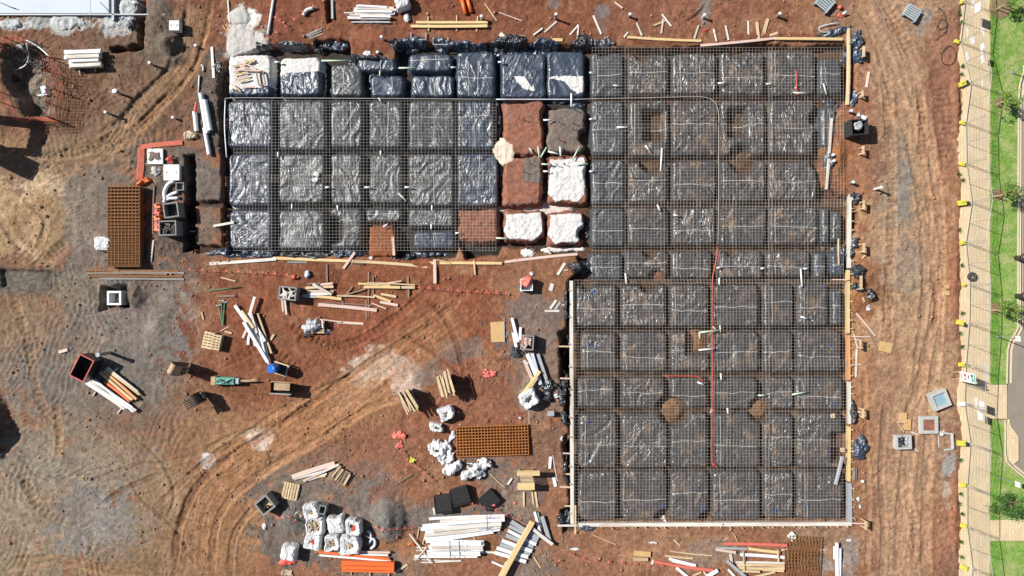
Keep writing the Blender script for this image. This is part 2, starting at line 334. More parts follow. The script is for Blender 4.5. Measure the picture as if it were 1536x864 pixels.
MOUND = [ # cx, cy, rx, ry, rot, height, colour, rough
 (255,66,19,16,0,.75,(112,100,90)), (236,30,22,40,0,.35,(112,96,84)),
 (583,778,24,34,-10,.75,(118,114,110)), (440,775,22,26,0,.5,(104,100,96)),
 (-14,640,26,48,0,1.6,(84,82,80)), (262,90,14,9,0,.3,(98,88,80)),
 (1012,616,19,19,0,.30,(134,98,64)), (1142,614,17,18,0,.30,(134,98,64)), (1117,238,17,12,0,.12,(112,82,58)), (980,240,18,13,0,.14,(112,82,58)),
 (1256,234,13,28,0,.35,(150,98,58)), (990,412,22,9,0,.3,(140,88,60)), (1048,512,14,20,0,.12,(150,106,68)), (1288,440,26,30,0,.22,(150,98,62)),
 (640,395,36,8,0,.12,(146,84,54)), (470,410,40,22,0,.15,(120,70,46)), (545,530,80,36,-25,.08,None), (204,442,14,20,0,.35,(112,96,84)),
 (1160,55,80,7,0,.12,(130,78,54)), (990,62,60,6,0,.12,(130,78,54)), (430,57,60,10,0,.1,(120,72,50)), (560,62,32,22,0,.12,(134,78,54)),
 (1434,140,8,60,0,.15,(150,96,60)), (1432,420,9,80,0,.12,(156,94,58)), (1432,760,8,60,0,.12,(156,94,58)), (1300,540,14,20,0,.1,None),
 (-5,330,50,60,0,.25,(176,140,96)), (60,330,40,50,0,.15,(170,132,88)), (240,480,18,60,20,.15,(130,120,110)),
 (880,404,22,10,0,.3,(110,76,56)), (712,392,22,10,0,.1,(150,84,54)),
 (318,150,22,80,0,.06,(106,92,82)),
]
COL = [ # ellipses of colour: cx,cy,rx,ry,rot,rgb,strength
 (640,30,560,60,0,(130,78,54),.95), (420,40,70,50,0,(128,72,50),.6), (1040,30,130,38,0,(140,92,68),.8), (650,20,90,30,0,(134,76,50),.7),
 (1300,30,80,50,0,(146,112,92),.7), (1370,40,46,44,0,(140,130,122),.85),
 (150,130,160,110,0,(122,92,70),.85), (90,60,110,40,0,(134,90,64),.85), (190,60,80,60,0,(116,88,70),.7), (30,225,90,26,0,(156,120,78),.6),
 (250,60,45,60,0,(116,102,88),.7), (110,150,60,55,0,(120,80,56),.5),
 (90,260,170,60,-12,(142,116,90),.7), (50,330,80,66,0,(208,176,136),.95), (20,350,50,40,0,(216,184,144),.6),
 (145,330,60,110,18,(122,112,104),.8), (250,245,60,36,0,(116,106,98),.8), (255,330,34,70,0,(96,88,82),.8),
 (318,160,26,90,0,(110,98,90),.8), (305,270,26,46,0,(118,108,100),.9), (308,340,26,36,0,(122,108,96),.7), (318,225,20,20,0,(140,84,60),.5),
 (40,425,90,26,0,(108,102,94),.95), (130,440,70,30,0,(134,122,104),.8), (240,430,80,36,0,(112,102,96),.7),
 (90,520,150,80,0,(136,118,100),.7), (40,480,70,60,0,(142,112,82),.6), (210,500,110,80,0,(124,116,110),.8), (160,580,150,70,0,(120,112,106),.8), (270,480,30,60,0,(126,122,120),.6),
 (60,760,150,130,0,(156,138,112),.8), (170,690,130,60,0,(146,128,108),.7), (150,790,90,60,0,(136,132,128),.8), (40,700,60,50,0,(140,132,120),.5), (230,840,120,40,0,(146,118,84),.6),(210,640,60,40,0,(130,96,72),.5),(300,620,60,70,0,(140,104,78),.7),(385,800,30,60,0,(156,116,80),.7),(260,740,60,80,0,(156,124,90),.7),
 (470,470,190,80,0,(136,78,50),.95), (400,560,120,70,0,(136,82,54),.9), (560,430,170,60,0,(134,78,50),.9), (660,480,130,80,0,(138,80,52),.95), (700,620,150,90,0,(138,86,62),.85), (340,500,50,70,0,(140,80,52),.8),
 (450,640,120,50,-20,(158,112,74),.8), (330,700,90,90,-30,(160,116,76),.8), (540,600,90,50,-15,(160,114,78),.7), (330,820,90,60,0,(150,108,70),.8), (420,700,90,40,0,(142,100,70),.6),
 (562,553,46,26,-20,(224,204,186),.95), (606,566,24,30,0,(214,190,174),.7), (530,595,45,20,-30,(190,150,120),.5), (392,660,26,21,20,(238,230,220),.95), (310,692,10,13,0,(226,220,214),.9),
 (802,480,52,60,0,(124,110,102),.85), (815,560,44,70,0,(130,108,94),.75), (690,525,40,16,-10,(122,108,100),.7), (640,560,24,16,0,(118,108,100),.6), (720,600,40,26,0,(138,90,66),.5),(795,590,14,30,0,(166,146,130),.6),
 (810,700,46,70,0,(128,96,78),.7), (770,750,50,50,0,(120,112,106),.7), (720,700,60,16,0,(120,108,100),.7), (800,850,40,40,0,(120,110,104),.7), (640,770,80,22,0,(112,106,102),.85),
 (440,740,70,50,0,(112,104,98),.8), (500,700,50,40,0,(122,104,92),.6), (560,730,40,56,0,(116,110,106),.75), (430,810,60,44,0,(104,98,94),.85), (540,770,70,60,0,(116,108,102),.6), (560,848,90,22,0,(112,106,102),.7),
 (640,740,90,22,0,(140,88,62),.6), (560,680,90,40,0,(142,94,68),.6), (520,845,30,20,0,(132,90,66),.5),(700,840,70,20,0,(144,94,68),.7),
 (960,820,140,40,0,(156,112,82),.9), (900,830,50,30,0,(146,96,68),.6), (1070,830,50,22,0,(142,124,112),.6), (1250,820,60,44,0,(150,118,92),.8), (1240,850,40,16,0,(146,138,130),.8), (1275,835,16,30,0,(144,138,132),.7),
 (1360,430,90,460,0,(176,134,94),.95), (1330,60,60,80,-20,(166,124,92),.7), (1345,270,30,110,4,(150,128,106),.75), (1352,290,17,60,5,(140,136,128),.6), (1345,400,50,34,0,(152,130,110),.75),
 (1420,300,26,200,0,(174,112,68),.7), (1420,100,30,70,0,(158,98,68),.85), (1410,60,22,40,0,(160,110,74),.5), (1410,160,30,70,0,(146,92,66),.7), (1300,430,26,50,0,(158,98,58),.8), (1250,220,34,80,0,(140,84,60),.8), (1268,110,16,30,0,(130,78,56),.5), (1300,220,30,80,0,(148,92,66),.7),
 (1310,600,40,80,0,(166,112,76),.6), (1380,650,60,40,0,(158,116,90),.6), (1422,700,12,22,0,(150,152,150),.85), (1422,745,8,22,0,(196,180,168),.5), (1410,800,34,60,0,(166,104,66),.6), (1340,800,40,60,0,(174,130,92),.7),(1360,560,40,60,0,(172,126,88),.6),
 (902,18,10,10,0,(128,120,118),.8), (830,6,12,12,0,(124,114,108),.7), (905,40,10,14,0,(126,108,100),.5), (1058,14,9,26,0,(126,116,112),.8), (572,35,14,14,0,(124,100,86),.5),
 (360,60,22,40,0,(196,190,182),.9), (372,28,18,15,0,(226,226,220),.9), (385,75,22,30,20,(170,164,156),.8), (1262,235,16,44,0,(160,102,60),.8),
 (150,10,80,18,0,(190,196,200),.9), (80,34,60,9,0,(176,178,176),.9), (175,30,30,22,0,(186,188,188),.95), (100,40,20,10,0,(196,198,198),.9), (22,38,24,9,0,(180,182,182),.9),
]
STRK = [ # polyline, half width, rgb, strength, height, (tread?)
 ([(300,0),(290,60),(268,110),(220,160),(170,210),(110,240),(60,255)], 26, (156,118,82), .8, -.03, 0),
 ([(318,0),(306,60),(285,110),(240,165),(200,205)], 5, (170,124,78), .8, -.07, 0),
 ([(282,0),(272,60),(250,105),(205,150),(150,215)], 5, (138,110,86), .8, -.07, 0),
 ([(262,130),(230,165),(205,190)], 6, (150,92,58), .9, -.10, 0),
 ([(300,864),(298,800),(318,740),(360,700),(420,660),(500,610),(590,540),(690,470)], 38, (166,116,76), .8, -.02, 0),
 ([(318,864),(322,800),(345,750),(400,706),(480,660),(560,610),(640,590)], 7, (176,128,86), .8, -.05, 0),
 ([(345,864),(350,810),(375,770),(430,730)], 7, (170,124,84), .7, -.05, 0),
 ([(262,864),(268,800),(292,735),(340,690),(410,645),(490,590),(560,540),(640,490),(700,440)], 7, (146,98,66), .8, -.05, 0),
 ([(235,760),(300,700),(370,650),(450,600),(540,560)], 6, (172,126,86), .6, -.04, 0),
 ([(0,850),(80,842),(160,855),(220,864)], 12, (168,128,84), .6, -.04, 0),
 ([(140,720),(200,700),(270,690),(360,650),(430,640)], 5, (160,126,92), .6, -.04, 0),
 ([(190,640),(240,690),(262,740),(250,780)], 4, (156,128,100), .6, -.04, 0),
 ([(180,700),(215,750),(260,790),(290,840)], 4, (150,124,96), .6, -.04, 0),
 ([(150,760),(185,735),(240,712)], 6, (96,84,74), .5, -.05, 0),
 ([(20,440),(45,520),(60,600),(92,640)], 9, (158,122,84), .6, -.04, 1),
 ([(84,600),(90,660),(84,700)], 7, (176,128,80), .6, -.04, 1),
 ([(30,700),(60,760),(110,790)], 9, (160,128,90), .6, -.05, 1),
 ([(110,360),(60,400)], 12, (160,122,80), .6, -.04, 1),
 ([(60,235),(130,226),(180,200)], 9, (150,120,88), .5, -.05, 1),
 ([(0,320),(40,380),(90,400)], 7, (206,168,122), .5, -.06, 0),
 ([(40,300),(70,330),(60,370)], 6, (150,112,74), .5, -.05, 0),
 ([(1290,0),(1318,60),(1340,130),(1368,210),(1388,320),(1392,430),(1380,560),(1360,700),(1350,864)], 13, (178,134,96), .8, -.06, 0),
 ([(1318,0),(1345,50),(1372,120),(1394,210),(1408,320),(1410,430),(1402,560),(1392,700),(1388,864)], 9, (184,138,98), .7, -.05, 0),
 ([(1326,0),(1350,44),(1372,92)], 9, (170,118,78), .7, -.07, 1),
 ([(1328,110),(1334,190),(1338,300),(1334,420),(1330,520)], 9, (174,126,84), .8, -.05, 1),
 ([(1380,130),(1384,190),(1382,250)], 8, (172,120,78), .8, -.05, 1),
 ([(1410,120),(1418,180),(1424,270)], 18, (150,98,70), .6, -.04, 1),
 ([(1404,440),(1392,520),(1372,600)], 8, (162,112,76), .6, -.06, 0),
 ([(1330,600),(1322,700),(1326,800),(1322,864)], 6, (150,108,78), .6, -.07, 0),
 ([(1400,400),(1404,470),(1396,500)], 5, (140,92,62), .6, -.07, 0),
 ([(1296,560),(1300,660),(1304,760),(1300,864)], 5, (180,132,94), .6, -.05, 0),
 ([(1362,740),(1372,800),(1360,864)], 8, (178,136,98), .5, -.05, 1),
 ([(560,420),(640,450),(680,500),(706,600)], 6, (128,72,44), .6, -.05, 0),
 ([(600,500),(640,520),(690,560),(720,580)], 5, (128,74,48), .5, -.06, 0),
 ([(420,480),(500,520),(560,500),(640,440)], 8, (128,74,46), .5, -.05, 1),
 ([(1062,0),(1046,22),(1020,38)], 3, (96,62,44), .5, -.08, 0),
 ([(340,545),(400,520),(450,560)], 9, (140,86,54), .5, -.04, 1),
 ([(790,560),(792,620),(788,660)], 3, (190,176,164), .5, -.02, 0),
 ([(985,810),(1050,806)], 10, (168,128,94), .4, 0, 0),
]
def terrain(PXa, PYa):
    """height (m) and colour for arrays of photo pixel coordinates"""
    X, Y = PXa, PYa; x = (X - 768) / S; y = (432 - Y) / S
    inb = sstep(-260, -40, X) * sstep(-260, -40, Y) * sstep(1124, 904, Y)
    h = fbm(x, y, .16, 3, 5) * .10 + fbm(x, y, .9, 4, 9) * .055 + fbm(x, y, 4, 3, 12) * .034
    c = np.empty(X.shape + (3,)); base = np.array(alb((142, 96, 68)))
    c[:] = base
    wx = fbm(x, y, .45, 5, 21) * 1.0; wy = fbm(x, y, .45, 5, 77) * 1.0; fine = fbm(x, y, 2.2, 4, 33); fin2 = fbm(x, y, 6.5, 3, 35)
    for (cx, cy, rx, ry, rot, rgb, st) in COL:
        a = math.radians(rot); dx = X - cx; dy = Y - cy
        u = (dx * math.cos(a) + dy * math.sin(a)) / rx; v = (-dx * math.sin(a) + dy * math.cos(a)) / ry
        d = np.sqrt(u * u + v * v) + wx * .5 + fine * .62 + fin2 * .3
        f = (st * sstep(1.10, .80, d))[..., None]
        c = c * (1 - f) + np.array(alb(rgb)) * f
    # broad mixing of soils
    mixn = sstep(.05, .5, fbm(x, y, .35, 5, 55))[..., None] * .45
    c = c * (1 - mixn) + c * np.array([.80, .80, .84]) * mixn
    mixn = sstep(.12, .55, fbm(x, y, .6, 5, 155))[..., None] * .5
    c = c * (1 - mixn) + (c * .6 + np.array(alb((176, 140, 104))) * .4) * mixn
    # vehicle tracks
    for (pl, hw, rgb, st, hh, tread) in STRK:
        pl = np.array(pl, float); lo = pl.min(0) - hw * 1.8; hi = pl.max(0) + hw * 1.8
        bb = (X > lo[0]) & (X < hi[0]) & (Y > lo[1]) & (Y < hi[1])
        if not bb.any(): continue
        xs = X[bb]; ys = Y[bb]; best = np.full(xs.shape, 1e9); sd = np.zeros(xs.shape); arc = np.zeros(xs.shape); acc = 0
        # refine polyline (smooth)
        q = [pl[0]]
        P = np.vstack([2 * pl[0] - pl[1], pl, 2 * pl[-1] - pl[-2]])
        for i in range(1, len(P) - 2):
            for t in np.linspace(0, 1, 7)[1:]:
                q.append(.5 * ((2 * P[i]) + (-P[i - 1] + P[i + 1]) * t + (2 * P[i - 1] - 5 * P[i] + 4 * P[i + 1] - P[i + 2]) * t * t + (-P[i - 1] + 3 * P[i] - 3 * P[i + 1] + P[i + 2]) * t ** 3))
        for A, B in zip(q[:-1], q[1:]):
            e = B - A; l = np.hypot(*e) + 1e-9; wxx = xs - A[0]; wyy = ys - A[1]
            t = np.clip((wxx * e[0] + wyy * e[1]) / l / l, 0, 1); dx = wxx - e[0] * t; dy = wyy - e[1] * t
            d = np.hypot(dx, dy); m = d < best; best[m] = d[m]; arc[m] = (acc + t * l)[m]
            sd[m] = (np.sign(e[0] * wyy - e[1] * wxx) * d)[m]; acc += l
        dd = best / hw + fine[bb] * .28
        streak = vnoise(sd * .42, arc * .035, 3) * .6 + vnoise(sd * 1.1, arc * .07, 4) * .4
        k = sstep(1.05, .6, dd) * sstep(0, 22, arc) * sstep(acc, acc - 22, arc)
        f = (k * st * (.25 + .95 * streak))[..., None]
        cc = c[bb] * (1 - f) + np.array(alb(rgb)) * f; cc *= (1 + (streak - .5) * .6 * k)[..., None]
        c[bb] = cc
        rd = 1 if pl[:, 0].mean() < 1290 else .75; hb = h[bb] + hh * rd * k + (streak - .5) * (.06 if pl[:, 0].mean() < 1290 else .04) * k
        hb += .035 * rd * sstep(.6, .95, dd) * sstep(1.4, 1.0, dd) * (hh < 0)
        if tread: hb += k * .024 * np.sign(np.sin(arc * 2 * PI / 8.5)) * sstep(1, .7, dd)
        h[bb] = hb
    # old crawler prints: patches of short ridges in changing directions
    for (sd_, th_, per, amp) in ((1, .5, .30, .022), (2, 2.1, .26, .020), (3, -.4, .34, .022), (4, 1.3, .28, .018)):
        mk = sstep(.18, .42, fbm(x + 50 * sd_, y, .42, 3, 200 + sd_)) * np.clip(sstep(330, 240, X) + sstep(1290, 1310, X) * .1 + .2, 0, 1)
        wv = np.sin((x * math.cos(th_) + y * math.sin(th_) + fbm(x, y, .6, 2, 210 + sd_) * .5) * 2 * PI / per); h = h + mk * amp * wv
        c *= (1 + mk * .05 * vnoise(x * 3, y * 3, 220 + sd_))[..., None]
    # lumps of soil
    for (cx, cy, rx, ry, rot, hh, rgb) in MOUND:
        if hh and cy in (616, 614, 238, 240, 412, 512, 404): continue
        a = math.radians(rot); dx = X - cx; dy = Y - cy
        u = (dx * math.cos(a) + dy * math.sin(a)) / rx; v = (-dx * math.sin(a) + dy * math.cos(a)) / ry
        d = np.sqrt(u * u + v * v) + fine * .2
        h = h + hh * np.clip(1.15 - d, 0, 1) * (1 + fine * .15)
        if rgb:
            f = (.85 * sstep(1.1, .8, d))[..., None]; c = c * (1 - f) + np.array(alb(rgb)) * f
    clod = np.clip(fbm(x, y, 2.6, 3, 91) - .18, 0, 1); h = h + clod * .16 * (.3 + .7 * sstep(.0, .4, fbm(x, y, .3, 3, 14)))
    h = h * inb
    # excavations
    for (poly, dep, rgb) in EXC:
        P = np.array(poly, float); bb = (X > P[:, 0].min() - 12) & (X < P[:, 0].max() + 12) & (Y > P[:, 1].min() - 12) & (Y < P[:, 1].max() + 12)
        if not bb.any(): continue
        xs = X[bb]; ys = Y[bb]; big = len(poly) > 20
        sd = sd_poly(xs, ys, poly) + fine[bb] * (3.2 if not big else 2.6) + fbm(xs / S, ys / S, .7, 3, 61) * 2.5
        slope = 3.0 if dep < 1 else 14
        k = sstep(.5, -slope, sd)
        if big:
            flo = -dep + fbm(xs / S, ys / S, 1.5, 3, 66) * .03
            h[bb] = h[bb] * (1 - k) + flo * k
            ul = sstep(880, 850, xs) * sstep(402, 392, ys)
            fl = np.where(ul[..., None] > .5, np.array(alb((58, 56, 54))), np.array(alb((96, 68, 50))))
            gr = sstep(-.1, .4, fbm(xs / S, ys / S, .8, 4, 70))[..., None]
            fl = fl * (1 - gr * .35) + np.array(alb((92, 70, 54))) * gr * .35
            # white lime in the crossing trenches
            lm = (sstep(30, 8, np.hypot((xs - 835), (ys - 312) * 1.2)) + sstep(60, 20, np.hypot((xs - 800) * .9, (ys - 312) * 5)) + sstep(10, 4, np.abs(xs - 749)) * (ys > 232) * (ys < 315)).clip(0, .9)[..., None]
            fl = fl * (1 - lm) + np.array(alb((222, 208, 200))) * lm
            kk = sstep(-1, -4, sd)[..., None]; c[bb] = c[bb] * (1 - kk) + fl * kk
        else:
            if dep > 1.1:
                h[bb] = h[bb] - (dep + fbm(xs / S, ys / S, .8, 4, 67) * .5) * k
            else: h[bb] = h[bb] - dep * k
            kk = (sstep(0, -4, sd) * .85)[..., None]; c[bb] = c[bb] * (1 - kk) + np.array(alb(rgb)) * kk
    for (cx, cy, rx, ry, rot, hh, rgb) in MOUND:
        if cy not in (616, 614, 238, 240, 412, 512, 404): continue
        d = np.hypot((X - cx) / rx, (Y - cy) / ry) + fine * .3
        h = h + hh * sstep(1.1, .55, d) * (1 + fine * .5)
        f = (.9 * sstep(1.1, .8, d))[..., None]; c = c * (1 - f) + np.array(alb(rgb)) * f
    # street side is level
    st = sstep(1436, 1442, X + fine * 5); h = h * (1 - st) - .05 * st
    g_ = c.mean(-1, keepdims=True); sa = (.14 + .16 * sstep(420, 220, X) * sstep(-.6, .6, fine + .2) + .14 * sstep(1290, 1320, X))[..., None]; c = c * (1 - sa) + g_ * np.array([1.08, 1.0, .86]) * sa; c = np.clip(c * (1.12 - .10 * sstep(420, 250, X)[..., None] + fine[..., None] * .34), .012, .8)
    return h, c

def axis(lo, hi, step, far):
    a = list(np.arange(lo, hi, step)); g = step; r = [a[-1]]
    while r[-1] < far: g *= 1.35; r.append(r[-1] + g)
    l = [a[0]]; g = step
    while l[-1] > -far: g *= 1.35; l.append(l[-1] - g)
    return np.array(l[:0:-1] + a + r[1:])
GX = axis(-33.6, 30.2, .078, 420); GY = axis(-19.4, 19.4, .078, 420)
gx, gy = np.meshgrid(GX, GY); TH, TC = terrain(768 + gx * S, 432 - gy * S)
V = np.stack([gx, gy, TH], -1).reshape(-1, 3)
me = mesh_np('ground', V, grid_faces(len(GX), len(GY)), smooth=False)
ca = me.color_attributes.new('soil', 'FLOAT_COLOR', 'POINT'); cc = np.ones((len(V), 4), np.float32); cc[:, :3] = TC.reshape(-1, 3); ca.data.foreach_set('color', cc.ravel())
tag(obj('ground', me, M['ground']), kind='structure')
def gh(x, y):
    i = min(max(int(np.searchsorted(GX, x)) - 1, 0), len(GX) - 2); j = min(max(int(np.searchsorted(GY, y)) - 1, 0), len(GY) - 2)
    return float(max(TH[j, i], TH[j, i + 1], TH[j + 1, i], TH[j + 1, i + 1]))
def gmean(x, y, r=.3):
    return sum(gh(x + dx, y + dy) for dx in (-r, 0, r) for dy in (-r, 0, r)) / 9
# loose stones and clods
rs = np.random.RandomState(4); sv = []; sf = []; sc_ = []
ico = np.array([(0, 0, 1), (.9, 0, .2), (.25, .85, .2), (-.75, .5, .15), (-.7, -.55, .2), (.3, -.85, .15), (0, 0, -.6)])
icf = [(0, 1, 2), (0, 2, 3), (0, 3, 4), (0, 4, 5), (0, 5, 1), (6, 2, 1), (6, 3, 2), (6, 4, 3), (6, 5, 4), (6, 1, 5)]
nst = 0
while nst < 4200:
    px = rs.uniform(0, 1438); py = rs.uniform(0, 864)
    if (334 < px < 1284 and 60 < py < 388) or (850 < px < 1282 and 380 < py < 790): continue
    x, y = (px - 768) / S, (432 - py) / S; r = .022 + rs.gamma(1.3, .018)
    if vnoise(np.array([x * .35]), np.array([y * .35]), 8)[0] < rs.uniform(.1, .8): continue
    r = min(r, .13); k = len(sv); th = rs.uniform(0, 6.28); ct, s_ = math.cos(th), math.sin(th); z = gh(x, y) + r * .2
    j = 1 + rs.uniform(-.25, .25, (7, 3)); q = ico * j * r
    for a in q: sv.append((x + a[0] * ct - a[1] * s_, y + a[0] * s_ + a[1] * ct, z + a[2] * .8))
    sf += [(a + k, b + k, d + k) for a, b, d in icf]; nst += 1
me = mesh_np('scattered_stones', np.array(sv), np.array(sf))
M['clod'] = mat('soil_clod', (176, 136, 108), .95, .5, .9, .3, 12)
tag(obj('scattered_stones', me, M['clod']), 'small clods and stones scattered over the bare red and grey soil', 'stones', kind='stuff')
# ------------------------------------------------------------------ soil mounds between the trenches
ORD = ['first','second','third','fourth','fifth','sixth','seventh','eighth','ninth','tenth','eleventh','twelfth','thirteenth','fourteenth','fifteenth']
PODS = []
def make_pod(box, m, cuts=(), label='', cat='mound', group=None, name='plastic_covered_mound', covers=(), tapes=(), rough=0.0, top=0.0, r=.38):
    x0, y0, x1, y1 = box; e_ = 1.4 if name.startswith('plastic') else .6; x0 -= e_; y0 -= e_; x1 += e_; y1 += e_; cx, cy = (x0 + x1) / 2, (y0 + y1) / 2; hw, hh = (x1 - x0) / 2 / S, (y1 - y0) / 2 / S
    sx, sy = len(PODS) * 7.3, len(PODS) * 3.1; th = (len(PODS) * 2.399) % PI; bulk = name.startswith('plastic')
    def f(x, y):      # local metres
        rr = min(r, hw * .8, hh * .8)
        qx = np.abs(x) - (hw - rr); qy = np.abs(y) - (hh - rr)
        sd = np.hypot(np.maximum(qx, 0), np.maximum(qy, 0)) + np.minimum(np.maximum(qx, qy), 0) - rr
        for c in cuts:
            if len(c) == 3: ds = np.hypot(x - (c[0] - cx) / S, y + (c[1] - cy) / S) - c[2] / S
            else:
                ax, ay = np.abs(x - ((c[0] + c[2]) / 2 - cx) / S) - (c[2] - c[0]) / 2 / S, np.abs(y + ((c[1] + c[3]) / 2 - cy) / S) - (c[3] - c[1]) / 2 / S
                ds = np.hypot(np.maximum(ax, 0), np.maximum(ay, 0)) + np.minimum(np.maximum(ax, ay), 0) - .05
            sd = np.maximum(sd, -ds)
        sd = sd + fbm(x + sx, y + sy, 1.1, 3, 40) * (.07 + rough) + (fbm(x + sx, y + sy, 6, 2, 41) * .05 if not bulk else 0)
        t = np.clip(-sd / .27 + .12, 0, 1); k = 1 - (1 - t) ** 2.1
        z = -DEEP + (DEEP + top) * k + fbm(x + sx, y + sy, .8, 3, 42) * .05 * k
        if bulk:
            u = x * math.cos(th) + y * math.sin(th); v = -x * math.sin(th) + y * math.cos(th)
            z = z + (ridged(u * .55 + sx, v * 2.2 + fbm(x, y + sy, .8, 2, 49) * 2.5, 1.0, 2, 43) - .4) * .085 * (.3 + .7 * k)
            z = z + (vnoise(np.where(np.abs(qx) < np.abs(qy), x, y) * 7 + sx, x * 0 + sy, 44) - .5) * .10 * np.exp(-((sd + .02) / .12) ** 2)
        else: z = z + fbm(x + sx, y + sy, 5, 3, 45) * .04 * k
        return z, sd
    st = .066; mg = .2
    xs = np.arange(-hw - mg, hw + mg + st, st); ys = np.arange(-hh - mg, hh + mg + st, st); X, Y = np.meshgrid(xs, ys)
    Z, sd = f(X, Y); keep = (sd < .1); kf = keep[:-1, :-1] & keep[1:, :-1] & keep[:-1, 1:] & keep[1:, 1:]
    V, F = compact(np.stack([X, Y, Z], -1).reshape(-1, 3), grid_faces(len(xs), len(ys), kf))
    o = obj(name, mesh_np(name, V, F, smooth=True), m, None, ((cx - 768) / S, (432 - cy) / S, 0)); tag(o, label, cat, group)
    for (poly, mm, nm, up) in covers:      # sheet or lime lying on the mound and fixed to it
        P = [((p[0] - cx) / S, -(p[1] - cy) / S) for p in poly]
        st2 = .04; a = np.array(P); xs = np.arange(a[:, 0].min() - .1, a[:, 0].max() + .14, st2); ys = np.arange(a[:, 1].min() - .1, a[:, 1].max() + .14, st2)
        X, Y = np.meshgrid(xs, ys); Z, s1 = f(X, Y); d = sd_poly(X, Y, P) + fbm(X + sx, Y, 3, 3, 46) * .06
        k = (d < 0) & (s1 < .05); kf = k[:-1, :-1] & k[1:, :-1] & k[:-1, 1:] & k[1:, 1:]
        if not kf.any(): continue
        V, F = compact(np.stack([X, Y, Z + up + fbm(X, Y, 4, 2, 47) * .02], -1).reshape(-1, 3), grid_faces(len(xs), len(ys), kf))
        obj(nm, mesh_np(nm, V, F, smooth=True), mm, o)
    for (ax, ay, bx, by) in tapes:
        n = max(6, int(math.hypot(bx - ax, by - ay) / 2)); mb = MB(); pts = []
        tt = np.linspace(0, 1, n); lx = ((ax + (bx - ax) * tt) - cx) / S; ly = -((ay + (by - ay) * tt) - cy) / S
        wob = (vnoise(tt * 5 + sx, tt * 0 + ax, 48) - .5) * .10
        if abs(bx - ax) > abs(by - ay): ly = ly + wob
        else: lx = lx + wob
        L = math.hypot(bx - ax, by - ay); nx, ny = -(by - ay) / L * .02, (bx - ax) / L * .02
        za, sa = f(lx + nx, ly - ny); zb, sb = f(lx - nx, ly + ny)
        vs = []
        for i in range(n): vs += [(lx[i] + nx, ly[i] - ny, max(za[i], zb[i]) + .022), (lx[i] - nx, ly[i] + ny, max(za[i], zb[i]) + .022)]
        mb.add(vs, [(2 * i, 2 * i + 2, 2 * i + 3, 2 * i + 1) for i in range(n - 1)]); mb.build('joint_tape', M['tape'], o, smooth=True)
    PODS.append((o, f, cx, cy)); return o
def autotape(b, mode, i):
    x0, y0, x1, y1 = b; r = random.Random(i * 31 + int(x0)); t = []
    if mode == 'v' and x1 - x0 > 30:
        k = x0 + (x1 - x0) * r.uniform(.42, .66); t.append((k, y0 + 2, k + r.uniform(-3, 3), y1 - 2))
        if r.random() < .25: k = y0 + (y1 - y0) * r.uniform(.3, .5); t.append((x0 + 2, k, x1 - 6, k - 2))
    if mode == 'h' and y1 - y0 > 28:
        k = y0 + (y1 - y0) * r.uniform(.42, .62); t.append((x0 + 2, k, x1 - 3, k + r.uniform(-2, 2)))
        if r.random() < .35: k = x0 + r.uniform(6, 12); t.append((k, y0 + 4, k + r.uniform(-1, 3), y1 - 5))
    return t
